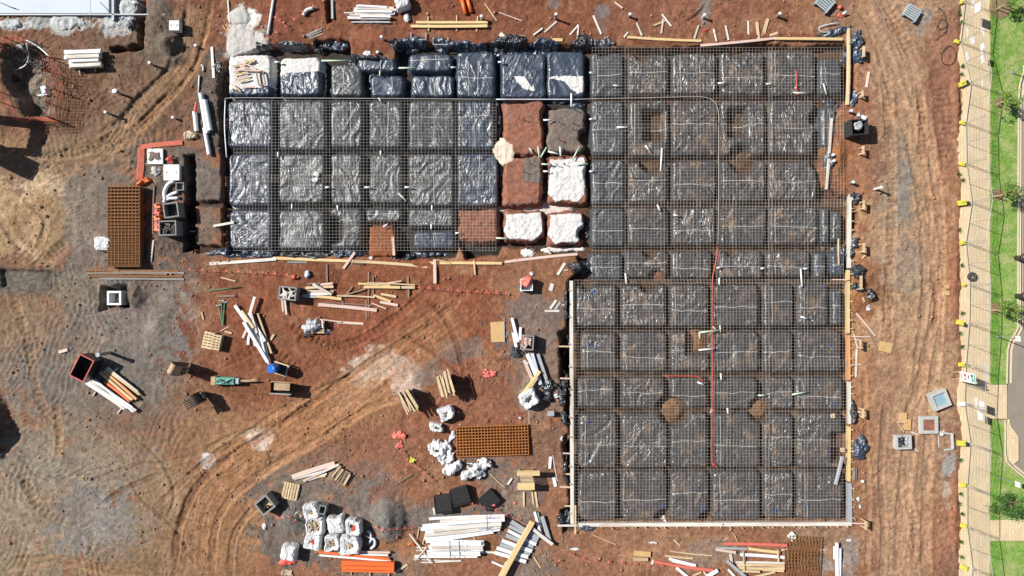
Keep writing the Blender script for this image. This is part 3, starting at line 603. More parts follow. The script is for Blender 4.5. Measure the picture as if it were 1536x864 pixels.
# rows: (row phrase, tape mode, group, [ (box, material, cuts) ... ])
ROWS = [
 ('top row of the upper left field', 'v', [
  ((341,80,408,145),'chalk',()), ((418,84,482,145),'chalk',()), ((495,96,545,145),'dim',()), ((535,82,594,108),'clean',()), ((555,112,606,146),'clean',()),
  ((612,80,678,108),'clean',()), ((616,112,681,146),'clean',()), ((684,76,743,147),'clean',()), ((751,78,819,148),'clean',()), ((820,76,877,147),'clean',())]),
 ('second row of the upper left field', 'v', [
  ((340,150,409,222),'clean',()), ((417,150,490,225),'dim',()), ((495,150,544,222),'dim',()), ((552,150,604,222),'dim',()), ((612,150,683,224),'dim',()), ((685,150,743,224),'clean',())]),
 ('third row of the upper left field', 'v', [
  ((342,230,408,308),'clean',()), ((417,230,488,306),'dim',()), ((495,230,544,307),'dim',()), ((553,230,604,306),'dim',()), ((612,230,681,310),'dim',()), ((685,230,748,309),'clean',())]),
 ('bottom row of the upper left field', 'v', [
  ((343,314,408,374),'clean',()), ((417,314,488,375),'dim',()), ((495,312,543,372),'dim',((495,345,20),)), ((548,312,604,334),'dim',()), ((612,312,682,342),'dim',()), ((620,346,682,374),'clean',()), ((552,338,594,386),'soilorange',())]),
 ('top row of the upper right field', 'h', [
  ((887,78,936,145),'dim',((905,70,12),)), ((942,79,1003,143),'dusty',((965,76,12),)), ((1008,79,1076,142),'dusty',()), ((1081,76,1148,143),'dusty',((1108,72,12),)), ((1154,74,1224,143),'dusty',()), ((1229,86,1263,142),'dim',())]),
 ('second row of the upper right field', 'h', [
  ((887,150,937,233),'dim',()), ((943,150,1003,236),'dusty',((968,168,994,208),)), ((1008,150,1077,234),'dusty',()), ((1081,150,1149,233),'dusty',((1096,164,1118,202),(1112,232,14))), ((1154,148,1222,233),'dusty',((1225,178,9),)), ((1232,160,1256,222),'dim',())]),
 ('third row of the upper right field', 'h', [
  ((887,239,938,306),'dim',()), ((943,242,1003,305),'dusty',((980,240,19),)), ((1008,240,1076,303),'dusty',()), ((1081,240,1150,302),'dusty',((1117,237,22),)), ((1154,240,1227,302),'dusty',((1230,240,12),))]),
 ('fourth row of the upper right field', 'h', [
  ((887,311,938,370),'dim',()), ((942,310,1003,369),'dusty',()), ((1008,310,1075,368),'dusty',()), ((1081,308,1150,369),'dusty',()), ((1154,308,1228,368),'dusty',()), ((1232,311,1245,366),'dim',()), ((1248,316,1263,362),'dim',())]),
 ('bottom row of the upper right field', 'h', [
  ((884,380,934,420),'dim',()), ((938,376,1003,417),'dusty',((975,374,10),(985,420,12))), ((1007,376,1068,419),'dusty',()), ((1077,376,1145,419),'dusty',((1100,373,10),)), ((1150,376,1216,416),'dusty',()), ((1221,378,1240,420),'dim',()), ((1247,378,1268,414),'clean',())]),
 ('top row of the lower right field', 'h', [
  ((864,428,926,491),'dusty',((880,424,10),)), ((932,427,1001,491),'dusty',((975,424,14),)), ((1006,427,1064,491),'dusty',()), ((1070,426,1139,491),'dusty',()), ((1145,426,1191,491),'dusty',()), ((1197,424,1243,490),'dusty',()), ((1248,434,1265,488),'dim',())]),
 ('second row of the lower right field', 'h', [
  ((871,499,926,556),'dusty',()), ((932,498,1001,559),'dusty',()), ((1006,498,1063,558),'dusty',((1032,490,1070,530),)), ((1070,497,1140,559),'dusty',()), ((1145,497,1191,560),'dusty',()), ((1196,496,1263,559),'dusty',())]),
 ('third row of the lower right field', 'h', [
  ((866,566,924,613),'dusty',()), ((932,566,999,613),'dusty',((1000,612,14),)), ((1006,566,1062,612),'dusty',((1010,618,20),)), ((1070,568,1136,614),'dusty',((1142,614,16),)), ((1149,566,1191,614),'dusty',((1142,616,14),)), ((1194,565,1266,616),'dusty',())]),
 ('fourth row of the lower right field', 'h', [
  ((868,621,927,703),'dusty',()), ((933,620,1003,703),'dusty',((1010,616,20),)), ((1006,620,1063,702),'dusty',((1012,616,24),)), ((1070,620,1141,702),'dusty',((1142,615,18),)), ((1146,621,1191,702),'dusty',((1142,615,20),)), ((1196,620,1265,702),'dusty',((1250,652,1272,692),))]),
 ('bottom row of the lower right field', 'h', [
  ((868,708,927,781),'dusty',()), ((933,707,1002,781),'dusty',((1000,782,16),)), ((1006,707,1063,781),'dusty',((1062,782,12),)), ((1069,707,1141,781),'dusty',()), ((1146,707,1192,778),'dusty',()), ((1197,707,1265,780),'dusty',())]),
]
SPECIAL = {
 (341,80): dict(name='lime_covered_mound', label='white lime covered mound buried under broken timber at the top left corner', cat='mound',
   covers=[([(341,134),(408,130),(410,150),(338,150)], M['clean'], 'plastic_edge', .03)], tapes=[]),
 (418,84): dict(name='lime_covered_mound', label='mound half white lime and half glossy black plastic below a white edge', cat='mound',
   covers=[([(414,116),(430,109),(484,106),(490,150),(414,150)], M['clean'], 'plastic_sheet', .03)], tapes=[]),
 (751,78): dict(label='glossy black plastic mound with a torn white triangle showing through', covers=[([(769,114),(788,114),(797,131),(800,126),(803,137),(790,136),(782,132)], M['chalk'], 'exposed_lime', .03)], tapes=[]),
 (820,76): dict(label='glossy black plastic mound with a large white lime patch on its lower right', covers=[([(824,118),(830,113),(876,114),(877,138),(866,142),(852,130),(846,122)], M['chalk'], 'exposed_lime', .03)], tapes=[]),
 (552,338): dict(name='soil_mound', label='bare orange soil mound behind the cream edge board under the left field', cat='mound', tapes=[], covers=[]),
 (943,150): dict(label='muddy plastic mound with a dark square hole near its middle'),
 (1081,150): dict(label='muddy plastic mound with a rectangular brown pit cut into its top'),
 (1006,498): dict(label='muddy plastic mound with its upper right corner cut away around green pipes'),
 (684,76): dict(tapes=[(702,92,703,144),(717,92,718,144),(687,117,741,117)]),
}
GRP = {'v': 'black plastic covered mounds of the left field', 'h': 'muddy plastic covered mounds of the right fields'}
k = 0
for (row, mode, lst) in ROWS:
    n = len(lst)
    for i, (b, m, cuts) in enumerate(lst):
        adj = {'clean': 'glossy', 'dim': 'dull', 'dusty': 'muddy'}.get(m, 'bare'); w, h = b[2] - b[0], b[3] - b[1]
        shape = 'narrow ' if w < 30 else ('low wide ' if h < 36 else '')
        kw = dict(label=f'{shape}{adj} plastic mound, {ORD[i]} from left in the {row.replace("of the","of")}', cat='mound', group=GRP[mode], name='plastic_covered_mound', tapes=autotape(b, mode, k), covers=())
        kw.update(SPECIAL.get((b[0], b[1]), {}))
        make_pod(b, M[m], cuts, **kw); k += 1
# bare pads in the middle
PADS = [
 ((754,152,815,232),'soilred','bare red soil pad with whitish smears right of the glossy mounds', ((752,240,14),)),
 ((823,160,879,231),'soilgrey','bare grey gravel pad with short steel pins and a ragged right edge', ((880,205,10),)),
 ((754,233,814,309),'soilred','bare red pad with a grey gravel patch in its upper right corner', ((752,228,14),)),
 ((822,234,881,305),'chalk','clean white lime covered pad below the tangle of green pipes', ()),
 ((687,313,748,364),'soilred','small bare red pad left of the two white pads', ()),
 ((755,316,816,363),'chalk','white lime pad with red rims between a red pad and another white pad', ((816,363,10),)),
 ((822,317,877,368),'chalk','ragged white lime pad with thin sticks lying on it', ((878,350,10),)),
]
for (b, m, lab, cuts) in PADS:
    LIME = [([(b[0]+3,b[1]+5),(b[2]-4,b[1]+2),(b[2]-1,b[1]+20),(b[2]-4,b[3]-12),(b[2]-15,b[3]-1),(b[0]+22,b[3]-5),(b[0]+10,b[3]),(b[0]-1,b[3]-18),(b[0]+3,b[1]+22)], M['chalk'], 'lime_layer', .03)]
    make_pod(b, M['soilred' if m == 'chalk' else m], cuts, label=lab, cat='pad', group='bare pads between the plastic fields', name='soil_pad', rough=.13, r=.3,
             covers=[([(786,234),(814,236),(816,275),(784,272)], M['soilgrey'], 'gravel_patch', .02)] if b[0] == 754 and b[1] == 233 else (LIME if m == 'chalk' else ()))
# pins on the pads
for i, (px, py, where) in enumerate([(785,180,'red pad'),(838,184,'grey gravel pad, left of middle'),(862,166,'grey gravel pad near the top'),(860,186,'grey gravel pad, right of middle'),(859,194,'grey gravel pad, lower right'),(838,210,'grey gravel pad near the bottom'),
    (788,232,'red pad, topmost of three'),(795,246,'grey patch, middle of three'),(785,258,'grey patch, lowest of three'),(835,248,'white pad, left one'),(846,247,'white pad, right one')]):
    x, y = W(px, py); mb = MB().tube([(0, 0, -.05), (0, 0, .34)], .022, 6); mb.disc((0, 0, .34), .045, .03, 8)
    tag(mb.build('steel_pin', M['darksteel'], None, (x, y, 0)), f'short upright steel pin casting a dark shadow on the {where}', 'pin', 'steel pins in the bare pads')

# ------------------------------------------------------------------ reinforcing mesh
def mesh_data(w, h, sp=.2, b=.0085, jit=0, holes=0):
    mb = MB(); nx = int(round(w / sp)); ny = int(round(h / sp))
    for i in range(nx + 1): x = -w / 2 + w * i / nx; mb.bar((x, -h / 2 - .03, 0), (x, h / 2 + .03, 0), b, b)
    for j in range(ny + 1): y = -h / 2 + h * j / ny; mb.bar((-w / 2 - .03, y, b), (w / 2 + .03, y, b), b, b)
    me = bpy.data.meshes.new('reinforcing_mesh'); me.from_pydata(mb.v, [], mb.f); me.update(); return me
_mc = {}
def mesh_sheet(x0, y0, x1, y1, z, m, label, group, b=.0085, sp=.2, rz=0, name='reinforcing_mesh'):
    w, h = (x1 - x0) / S, (y1 - y0) / S; key = (round(w, 1), round(h, 1), m.name, b, sp)
    if key not in _mc: _mc[key] = mesh_data(w, h, sp, b)
    o = obj(name, _mc[key], m, None, (((x0 + x1) / 2 - 768) / S, (432 - (y0 + y1) / 2) / S, z), rz)
    return tag(o, label, 'steel mesh', group)
rnd = random.Random(5)
def field(xa, xb, nx, rows, what, zz):
    n = 0
    for j, (ya, yb) in enumerate(rows):
        for i in range(nx):
            w = (xb - xa) / nx; x0 = xa + w * i - (4 if i else 0); x1 = xa + w * (i + 1)
            mesh_sheet(x0, ya, x1, yb, zz + .02 * (i % 2) + .04 * (j % 2), M['meshbar'],
              f'thin mesh sheet over {what}, {ORD[i]} from left in the {["top","middle","bottom"][j] if len(rows)==3 else ["top","bottom"][j]} run', f'mesh sheets over the {what}', rz=rnd.uniform(-.003, .003))
field(352, 744, 7, [(152, 272), (264, 376)], 'upper left mounds', .10)
field(888, 1264, 7, [(72, 196), (188, 310), (300, 424)], 'upper right mounds', .10)
field(862, 1268, 7, [(420, 548), (540, 668), (660, 782)], 'lower right mounds', .10)
# rusty bars in the trenches of the right fields (cages)
def cage(a, b, label):
    (ax, ay), (bx, by) = a, b; L = math.hypot(bx - ax, by - ay) / S; mb = MB()
    for yy in (-.1, .1):
        for zz in (0, .2): mb.bar((-L / 2, yy, zz), (L / 2, yy, zz), .012, .012)
    n = int(L / .6)
    for i in range(n):
        x = -L / 2 + .3 + i * .6; mb.bar((x, -.1, 0), (x, -.1, .2), .012, .012); mb.bar((x, .1, 0), (x, .1, .2), .012, .012); mb.bar((x, -.1, .2), (x, .1, .2), .012, .012)
    tag(mb.build('trench_reinforcement_cage', M['trenchbar'], None, (((ax + bx) / 2 - 768) / S, (432 - (ay + by) / 2) / S, -.50), math.atan2(-(by - ay), bx - ax)), label, 'steel cage', 'reinforcement cages in the trenches')
for i, y in enumerate((146, 236, 307, 372, 423, 494, 562, 616, 704, 784)):
    xa = 884 if y < 380 else 860
    for j, (u, v) in enumerate(((xa, 1006), (1007, 1150), (1151, 1270))):
        cage((u, y), (v, y), f'rusty bar cage in the {["left","middle","right"][j]} third of the {ORD[i]} cross trench down the right fields')

# ------------------------------------------------------------------ generic site things
def zline(ax, ay, bx, by):
    z = [gh(*W(ax + (bx - ax) * t, ay + (by - ay) * t)) for t in (.05, .3, .5, .7, .95)]; z.sort(); return z[3]
def plank(x0, y0, x1, y1, w, m, label, lvl=0.0, t=.05, cat='plank', name='timber_plank', group=None, z=None, sag=0.0):
    zb = (zline(x0, y0, x1, y1) if z is None else z) + lvl; zt = zb + t
    a = W(x0, y0, zt); b = W(x1, y1, zt); L = math.hypot(b[0] - a[0], b[1] - a[1]); wm = w / S; c = .12 * min(wm, t) + .003
    # chamfered section
    sec = [(-wm/2 + c, 0), (wm/2 - c, 0), (wm/2, c), (wm/2, t - c), (wm/2 - c, t), (-wm/2 + c, t), (-wm/2, t - c), (-wm/2, c)]; n = max(2, int(L / .8) + 1); v = []; f = []
    bend = random.Random(int(x0 * 7 + y0 * 13)).uniform(-.012, .012) * L
    for i in range(n):
        u = i / (n - 1); v += [(-L / 2 + L * u, p + bend * 4 * u * (1 - u), q) for p, q in sec]
    for i in range(n - 1):
        for k in range(8): A = i * 8 + k; B = i * 8 + (k + 1) % 8; f.append((A, B, B + 8, A + 8))
    f += [tuple(range(7, -1, -1)), tuple((n - 1) * 8 + k for k in range(8))]
    mb = MB().add(v, f)
    return tag(mb.build(name, M[m] if isinstance(m, str) else m, None, ((a[0] + b[0]) / 2, (a[1] + b[1]) / 2, zb), math.atan2(b[1] - a[1], b[0] - a[0])), label, cat, group)
def stackof(rows, m, fmt, group, w=4, t=.06, lvl=0, cat='plank', name='timber_plank', mats=None):
    """rows of (x0,y0,x1,y1[,lvl]); fmt has {o}"""
    wf = 1.22 if group in ('upper slanted white stack', 'lower level white stack', 'white wrapped stack at the upper left') else 1
    for i, r in enumerate(rows):
        plank(r[0], r[1], r[2], r[3], (r[5] if len(r) > 5 else w) * wf, (mats[i % len(mats)] if mats else m), fmt.format(o=ORD[i]), lvl=(r[4] if len(r) > 4 else lvl), t=t, cat=cat, name=name, group=group)
def tubeobj(pts, r, m, label, cat='pipe', name='pipe', group=None, up=0, n=8, z=None, parent=None):
    """pts px,py[,height above ground]"""
    P = []
    for p in pts:
        g = gh(*W(p[0], p[1])) if z is None else z; zz = g + (p[2] if len(p) > 2 else 0) + r + up; x, y = W(p[0], p[1], zz); P.append(Vector((x, y, zz)))
    if len(P) > 2:
        Q = []; A = [2 * P[0] - P[1]] + P + [2 * P[-1] - P[-2]]
        for i in range(1, len(A) - 2):
            for t in (0, .25, .5, .75):
                Q.append(.5 * ((2 * A[i]) + (A[i + 1] - A[i - 1]) * t + (2 * A[i - 1] - 5 * A[i] + 4 * A[i + 1] - A[i + 2]) * t * t + (3 * A[i] - A[i - 1] - 3 * A[i + 1] + A[i + 2]) * t ** 3))
        P = Q + [P[-1]]
    c = P[0].copy(); mb = MB().tube([p - c for p in P], r, n)
    o = mb.build(name, M[m] if isinstance(m, str) else m, parent, c, smooth=True)
    return o if parent else tag(o, label, cat, group)
def hollow(x0, y0, x1, y1, r, m, label, group=None, name='large_pipe', lvl=0):
    zb = zline(x0, y0, x1, y1) + lvl; a = W(x0, y0, zb + r); b = W(x1, y1, zb + r); c = Vector(((a[0] + b[0]) / 2, (a[1] + b[1]) / 2, zb + r))
    mb = MB().pipe(Vector((*a, zb + r)) - c, Vector((*b, zb + r)) - c, r, .1)
    return tag(mb.build(name, M[m], None, c, smooth=False), label, 'pipe', group)
def crumple(px, py, rx, ry, h, m, label, cat='plastic sheet', name='crumpled_plastic_sheet', rot=0, seed=None, group=None, base=None, edge=.35, fr=1.0, parent=None):
    seed = seed or int(px * 3 + py); a, b = rx / S, ry / S; st = max(.045, min(a, b) / 14)
    xs = np.arange(-a * 1.3, a * 1.3 + st, st); ys = np.arange(-b * 1.3, b * 1.3 + st, st); X, Y = np.meshgrid(xs, ys)
    d = np.hypot(X / a, Y / b) + fbm(X + seed, Y, 1.6 / max(a, b) * .8, 3, seed % 97) * edge * 2 + fbm(X + seed, Y, 5 / max(a, b), 2, seed % 91) * edge * .6
    k = d < 1; kf = k[:-1, :-1] & k[1:, :-1] & k[:-1, 1:] & k[1:, 1:]
    if not kf.any(): return None
    zt = base if base is not None else gmean(*W(px, py), .2); x, y = W(px, py, zt + h * .5)
    r = math.radians(rot); ct, s_ = math.cos(r), math.sin(r)
    Z = h * (.35 + .65 * (1 - np.clip(d, 0, 1) ** 2)) * (.35 + .9 * ridged(X * fr + seed, Y * fr, 1.5, 3, seed % 89)) + .02
    if base is None and h < .6:
        G = np.array([[gh(x + u * ct - v * s_, y + u * s_ + v * ct) for u, v in zip(ru, rv)] for ru, rv in zip(X, Y)]); Z = Z * np.clip((1 - d) * 4, .15, 1) + G - zt
    else: Z = Z * np.clip((1 - d) * 5, 0, 1)
    V, F = compact(np.stack([X, Y, Z], -1).reshape(-1, 3), grid_faces(len(xs), len(ys), kf))
    o = obj(name, mesh_np(name, V, F, smooth=True), M[m] if isinstance(m, str) else m, parent, (x, y, zt), r)
    return o if parent else tag(o, label, cat, group)
def bulk_bag(px, py, w, label, h=.6, rot=0, content=None, opening=.45, m='bag', group='white bulk bags', cat='bag', name='bulk_bag', aspect=1.0, sag=.12, seed=None, handles=True):
    seed = seed or int(px * 5 + py); rs = np.random.RandomState(seed); R = w / S / 2 * .94
    g = gmean(*W(px, py), .25); x, y = W(px, py, g + h * .6); n = 40; al = np.linspace(0, 2 * PI, n, endpoint=False)
    sq = 1 / (np.abs(np.cos(al)) ** 7 + np.abs(np.sin(al)) ** 7) ** (1 / 7) * .94
    lob = fbm(np.cos(al) * 1.3 + seed, np.sin(al) * 1.3, 1, 3, seed % 71) * sag * 2.2
    prof = [(1.02, 0), (1.08, .12), (1.07, .35), (1.03, .62), (.99, .85), (.93, .97), (.84, 1.02)]
    if content: prof += [(opening + .2, .98), (opening, .9), (opening * .95, .70)]
    else: prof += [(.66, 1.06), (.45, 1.08), (.24, 1.08), (.08, 1.07)]
    v = []; f = []
    for i, (rr, zz) in enumerate(prof):
        fold = fbm(al * 3 + i * .35, al * 0 + i * .6 + seed, 1.3, 3, 5) * (.07 if i < 6 else .13)
        rad = R * sq ** (1 if i < 7 else .95) * (rr + lob * (1 if i < 7 else .8) + fold * (1.6 if i >= 7 else 1)); z = h * (zz + fold * .5 * (i > 3)) * (1 - sag * .4 * (fbm(np.cos(al) + seed, np.sin(al), 1, 2, 7)))
        if i == 0: z = z * 0 - .03
        v += [(rad[k] * math.cos(al[k]), rad[k] * math.sin(al[k]) * aspect, z[k]) for k in range(n)]
    for i in range(len(prof) - 1):
        for k in range(n): A = i * n + k; B = i * n + (k + 1) % n; f.append((A, B, B + n, A + n))
    f.append(tuple((len(prof) - 1) * n + k for k in range(n)))
    root = MB().add(v, f).build(name, M[m], None, (x, y, g), math.radians(rot), smooth=False); tag(root, label, cat, group)
    if content:
        mb = MB()
        for j in range(26):
            a_, q = rs.uniform(0, 6.28), R * (opening + .12) * math.sqrt(rs.uniform(0, 1)); s = rs.uniform(.05, .12)
            mb.box((q * math.cos(a_), q * math.sin(a_) * aspect, h * .80 + rs.uniform(-.05, .07)), (s * 2.2, s, s * .6), rs.uniform(0, 3), rs.uniform(-.6, .6))
        mb.disc((0, 0, h * .66), R * (opening + .05), .06, 16); mb.build('bag_contents', M[content], root)
    if handles:
        for a_ in (.8, 2.4, 4.0, 5.5):
            cx_, cy_ = R * .8 * math.cos(a_), R * .8 * math.sin(a_) * aspect
            MB().tube([(cx_, cy_, h * .95), (cx_ * 1.1, cy_ * 1.1, h * 1.08), (cx_ * 1.15 + .08, cy_ * 1.15 + .1, h * 1.02), (cx_ + .12, cy_ + .16, h * .93)], .018, 5).build('lifting_loop', M[m], root)
    return root
def pallet(px, py, w, d, rot, label, h=.14, m='pine', slats=7, stackn=1, group='timber pallets', name='pallet', bare=0):
    g = gmean(*W(px, py), .3); x, y = W(px, py, g + h * stackn); root = empty(name, (x, y, g), math.radians(rot), label, 'pallet', group); W_, D = w / S, d / S
    for s in range(stackn):
        z = s * .15; mb = MB()
        for i in range(slats):
            if i in (bare and (bare,) or ()): continue
            yy = -D / 2 + D * (i + .5) / slats; mb.box((0, yy, z + .125), (W_, D / slats * .68, .022))
        mb.build('deck_boards', M[m], root)
        for xx in (-W_ / 2 + .05, 0, W_ / 2 - .05): MB().box((xx, 0, z + .065), (.07, D * .98, .095)).build('bearer', M[m], root)
    return root
def crate(px, py, w, d, h, rot, label, m='greyconc', t=.08, content=None, name='open_crate', cat='crate', group=None, fill=.35, rim=None):
    g = gmean(*W(px, py), .3); x, y = W(px, py, g + h); root = empty(name, (x, y, g), math.radians(rot), label, cat, group); a, b = w / S, d / S
    mb = MB(); mb.box((0, 0, .03), (a - .01, b - .01, .06))
    mb.box((-a / 2 + t / 2, 0, h / 2), (t, b, h)); mb.box((a / 2 - t / 2, 0, h / 2), (t, b, h))
    mb.box((0, -b / 2 + t / 2, h / 2), (a - 2 * t - .004, t, h)); mb.box((0, b / 2 - t / 2, h / 2), (a - 2 * t - .004, t, h)); mb.build('side_walls', M[m], root)
    if rim:
        mb = MB(); q = .06
        for sx in (-1, 1): mb.box((sx * (a / 2), 0, h + .02), (q, b + q, .05))
        for sy in (-1, 1): mb.box((0, sy * (b / 2), h + .02), (a - q - .004, q, .05))
        mb.build('rim', M[rim], root)
    if content:
        rs = random.Random(int(px)); mb = MB()
        for j in range(16):
            mb.box((rs.uniform(-.36, .36) * (a - 2 * t), rs.uniform(-.36, .36) * (b - 2 * t), h * fill + rs.uniform(0, .12)), (rs.uniform(.1, a * .4), rs.uniform(.05, .14), rs.uniform(.03, .08)), rs.uniform(0, 3), rs.uniform(-.3, .3))
        mb.build('contents', M[content], root)
    return root
# ------------------------------------------------------------------ formwork and edge boards
def formwork(x0, y0, x1, y1, w, m, label, pegs, side, ztop=.06, pegm='pine', step=22):
    """long edge board standing on the trench lip with pegs on its outer side; side = outward px normal"""
    a = W(x0, y0, ztop); b = W(x1, y1, ztop); c = Vector(((a[0] + b[0]) / 2, (a[1] + b[1]) / 2, 0)); L = math.hypot(b[0] - a[0], b[1] - a[1]); rz = math.atan2(b[1] - a[1], b[0] - a[0])
    root = empty('formwork_board', c, rz, label, 'formwork', 'formwork boards round the excavation')
    MB().box((0, 0, ztop - .16), (L, w / S, .32)).build('board', M[m], root)
    ln = Vector((side[0], -side[1], 0)); ln = Matrix.Rotation(-rz, 3, 'Z') @ ln; s = 1 if ln.y > 0 else -1
    r = random.Random(int(x0 + y0)); n = pegs
    for i in range(n):
        x = -L / 2 + L * (i + .5 + r.uniform(-.15, .15)) / n; o = (w / S / 2 + .03) * s
        MB().bar((x, o, -.3), (x + r.uniform(-.03, .03), o + s * r.uniform(0, .06), ztop + r.uniform(.05, .22)), .05, .05).build('peg', M[pegm], root)
    for i in range(max(1, n // 3)):
        x = -L / 2 + L * (i + .5 + r.uniform(-.2, .2)) / max(1, n // 3); l = r.uniform(.3, .55)
        MB().bar((x, (w / S / 2 + .01) * s, ztop - .06), (x + r.uniform(-.12, .12), (w / S / 2 + l) * s, ztop - .16), .045, .04).build('brace', M[pegm], root)
    return root
formwork(864, 787.5, 1278, 786, 5.5, 'whitewood', 'long white formwork board along the bottom edge of the lower right field', 26, (0, 1))
formwork(857, 421, 858.5, 786, 5, 'whitewood', 'long white formwork board down the left edge of the lower right field', 10, (-1, 0))
formwork(1275.5, 292, 1275, 402, 3.6, 'whitewood', 'white formwork board down the right edge beside the upper right field', 7, (1, 0))
formwork(1273, 405, 1273, 500, 4, 'yellow', 'yellow and cream formwork board high on the right edge of the lower right field', 7, (1, 0))
formwork(1273.5, 503, 1274, 570, 4, 'orangewood', 'orange tinted formwork board on the right edge below the yellow one', 5, (1, 0))
formwork(1275, 573, 1275, 636, 3.4, 'whitewood', 'narrow white formwork board on the right edge below the orange tinted one', 5, (1, 0))
formwork(1274.5, 640, 1274, 722, 4, 'yellow', 'cream formwork board on the right edge near the lone grey plank', 6, (1, 0))
formwork(1275, 725, 1276, 783, 5, 'galvgrey', 'grey formwork board on the right edge above the bottom right corner', 4, (1, 0))
plank(1273.5, 42, 1272, 157, 4.4, 'pine', 'tall cream edge board down the right side of the top right corner', t=.2, z=-.06, cat='edge board')
plank(836, 788.5, 866, 788.5, 3, 'whitewood', 'white board end crossing the bottom left formwork corner', lvl=.12)
plank(863, 758, 863, 801, 2.6, 'pine', 'upright run of cream timber crossing the bottom left formwork corner', z=.12)
plank(1276, 785, 1297, 785.6, 2, 'pink', 'thin pink board sticking out at the bottom right formwork corner', lvl=.1)
for i, (y, n) in enumerate([(519.5,20),(567.5,16),(635,14),(680,12),(711,9),(730.5,16),(759,9)]):
    plank(856-n, y, 857, y+.5, 2.2, 'pink' if i % 2 else 'pine', f'short cross brace on the left formwork, {ORD[i]} from its top', z=-.02, t=.05, cat='brace', name='timber_brace', group='braces left of the lower right field')
# right side braces: horizontal strut + stake block
for i, (y, xe) in enumerate([(445,1291),(505,1305),(547,1292),(618,1294),(677,1290)]):
    plank(1277, y, xe, y+.3, 1.8, 'pink' if i % 2 else 'whitewood', f'thin horizontal strut right of the right formwork, {ORD[i]} from the top', z=.0, t=.05, cat='brace', name='timber_brace', group='struts right of the formwork')
for i, (x, y, h) in enumerate([(1293,79,16),(1292,226,12),(1293,308,13),(1293,372,14),(1289,424,20),(1288,516,14),(1292,619,14),(1296,786,13),(1291,142,9)]):
    root = empty('profile_stake', (*W(x, y, .3), 0), 0, f'pale timber survey peg frame beside the right edge, {ORD[i]} from the top', 'stake', 'peg frames beside the excavation')
    MB().box((0, 0, .52), (.12, h / S, .1)).build('crossbar', M['pine'], root)
    for s in (-1, 1): MB().box((.02, s * (h / S / 2 - .06), .2), (.07, .07, .72)).build('leg', M['pine'], root)
plank(1281, 501, 1287, 522, 2.4, 'whitewood', 'short white board slanting down beside the orange tinted formwork')
plank(1285.5, 523, 1284, 566, 2.6, 'whitewood', 'long white board lying right of the orange tinted formwork')
# edge boards of the upper left field
plank(314, 395.5, 414, 388.5, 4.6, 'whitewood', 'white edge board at the lower left corner of the upper left field')
plank(409, 387, 530, 391.5, 4.2, 'yellow', 'cream edge board below the first mounds of the upper left field')
plank(531, 392, 641, 400, 4.4, 'pine', 'cream edge board sloping right below the bare orange mound')
plank(643, 394.5, 753, 395, 4.2, 'yellow', 'yellow edge board below the red pad at the centre')
plank(757, 393, 866, 381, 4, 'pink', 'pinkish white edge board below the white pads')
plank(515, 403, 532, 378.5, 4, 'pink', 'short pink board crossing the joint of two cream edge boards', lvl=.05)
plank(589, 355, 591, 383, 4, 'pink', 'short pink board standing at the right side of the bare orange mound', z=.02)
plank(652, 389, 652.5, 425, 4.6, 'pink', 'pink board hanging down from the left end of the yellow edge board', lvl=.04)
plank(711, 390, 712.5, 412, 2.4, 'pine', 'short stick hanging down from the middle of the yellow edge board', lvl=.04)
plank(655, 389.5, 675, 394, 1.6, 'pine', 'thin pale batten lying along the yellow edge board', lvl=.05)
plank(431, 393.5, 461, 393.5, 2.6, 'greyconc', 'grey flat bar under the cream edge board')
plank(529, 395, 546, 396.5, 2.2, 'darksteel', 'dark bracket below the joint of the cream edge boards')
# top edge boards
plank(941, 55.5, 1052, 61, 3.8, 'yellow', 'long yellow board above the upper right field, left one', t=.08)
plank(1051, 68, 1163, 57, 3.8, 'pink', 'long pinkish board above the upper right field, between two yellow boards', t=.06)
plank(1163, 57.5, 1264, 58.6, 4.2, 'yellow', 'bright yellow board ending at the top right corner of the mounds', t=.1)
plank(624, 33.2, 731.5, 33.2, 3.8, 'yellow', 'upper of the two long yellow boards at the top', t=.1, lvl=.09)
plank(616, 39, 731, 38.6, 4.4, 'yellow', 'lower of the two long yellow boards at the top', t=.1, lvl=.09)
stackof([(642,25,643,46),(685,23,685,46.5),(716.5,24,715,47)], 'pine', 'thin cross bearer under the two yellow boards, {o} from the left', 'bearers under the yellow boards', w=2, t=.06)
plank(1240, 284, 1248, 177, 4, 'whitewood', 'long white board lying on the mesh at the right of the upper right field', z=.17, t=.06)
plank(1254, 727, 1264, 685, 4.6, 'galvgrey', 'lone grey plank lying on mesh at the lower right of the mounds', z=.17, t=.12)
plank(320, 339, 351, 333.5, 3.6, 'whitewood', 'white board bridging the left trench beside the lowest gravel pad', z=.08)
plank(1258, 358, 1258.5, 397, 2, 'pine', 'thin pale stick standing over the plastic at the right edge', z=.15)
plank(1248, 419.5, 1273, 419.5, 1.6, 'pink', 'thin pink batten crossing the right trench', z=.15)
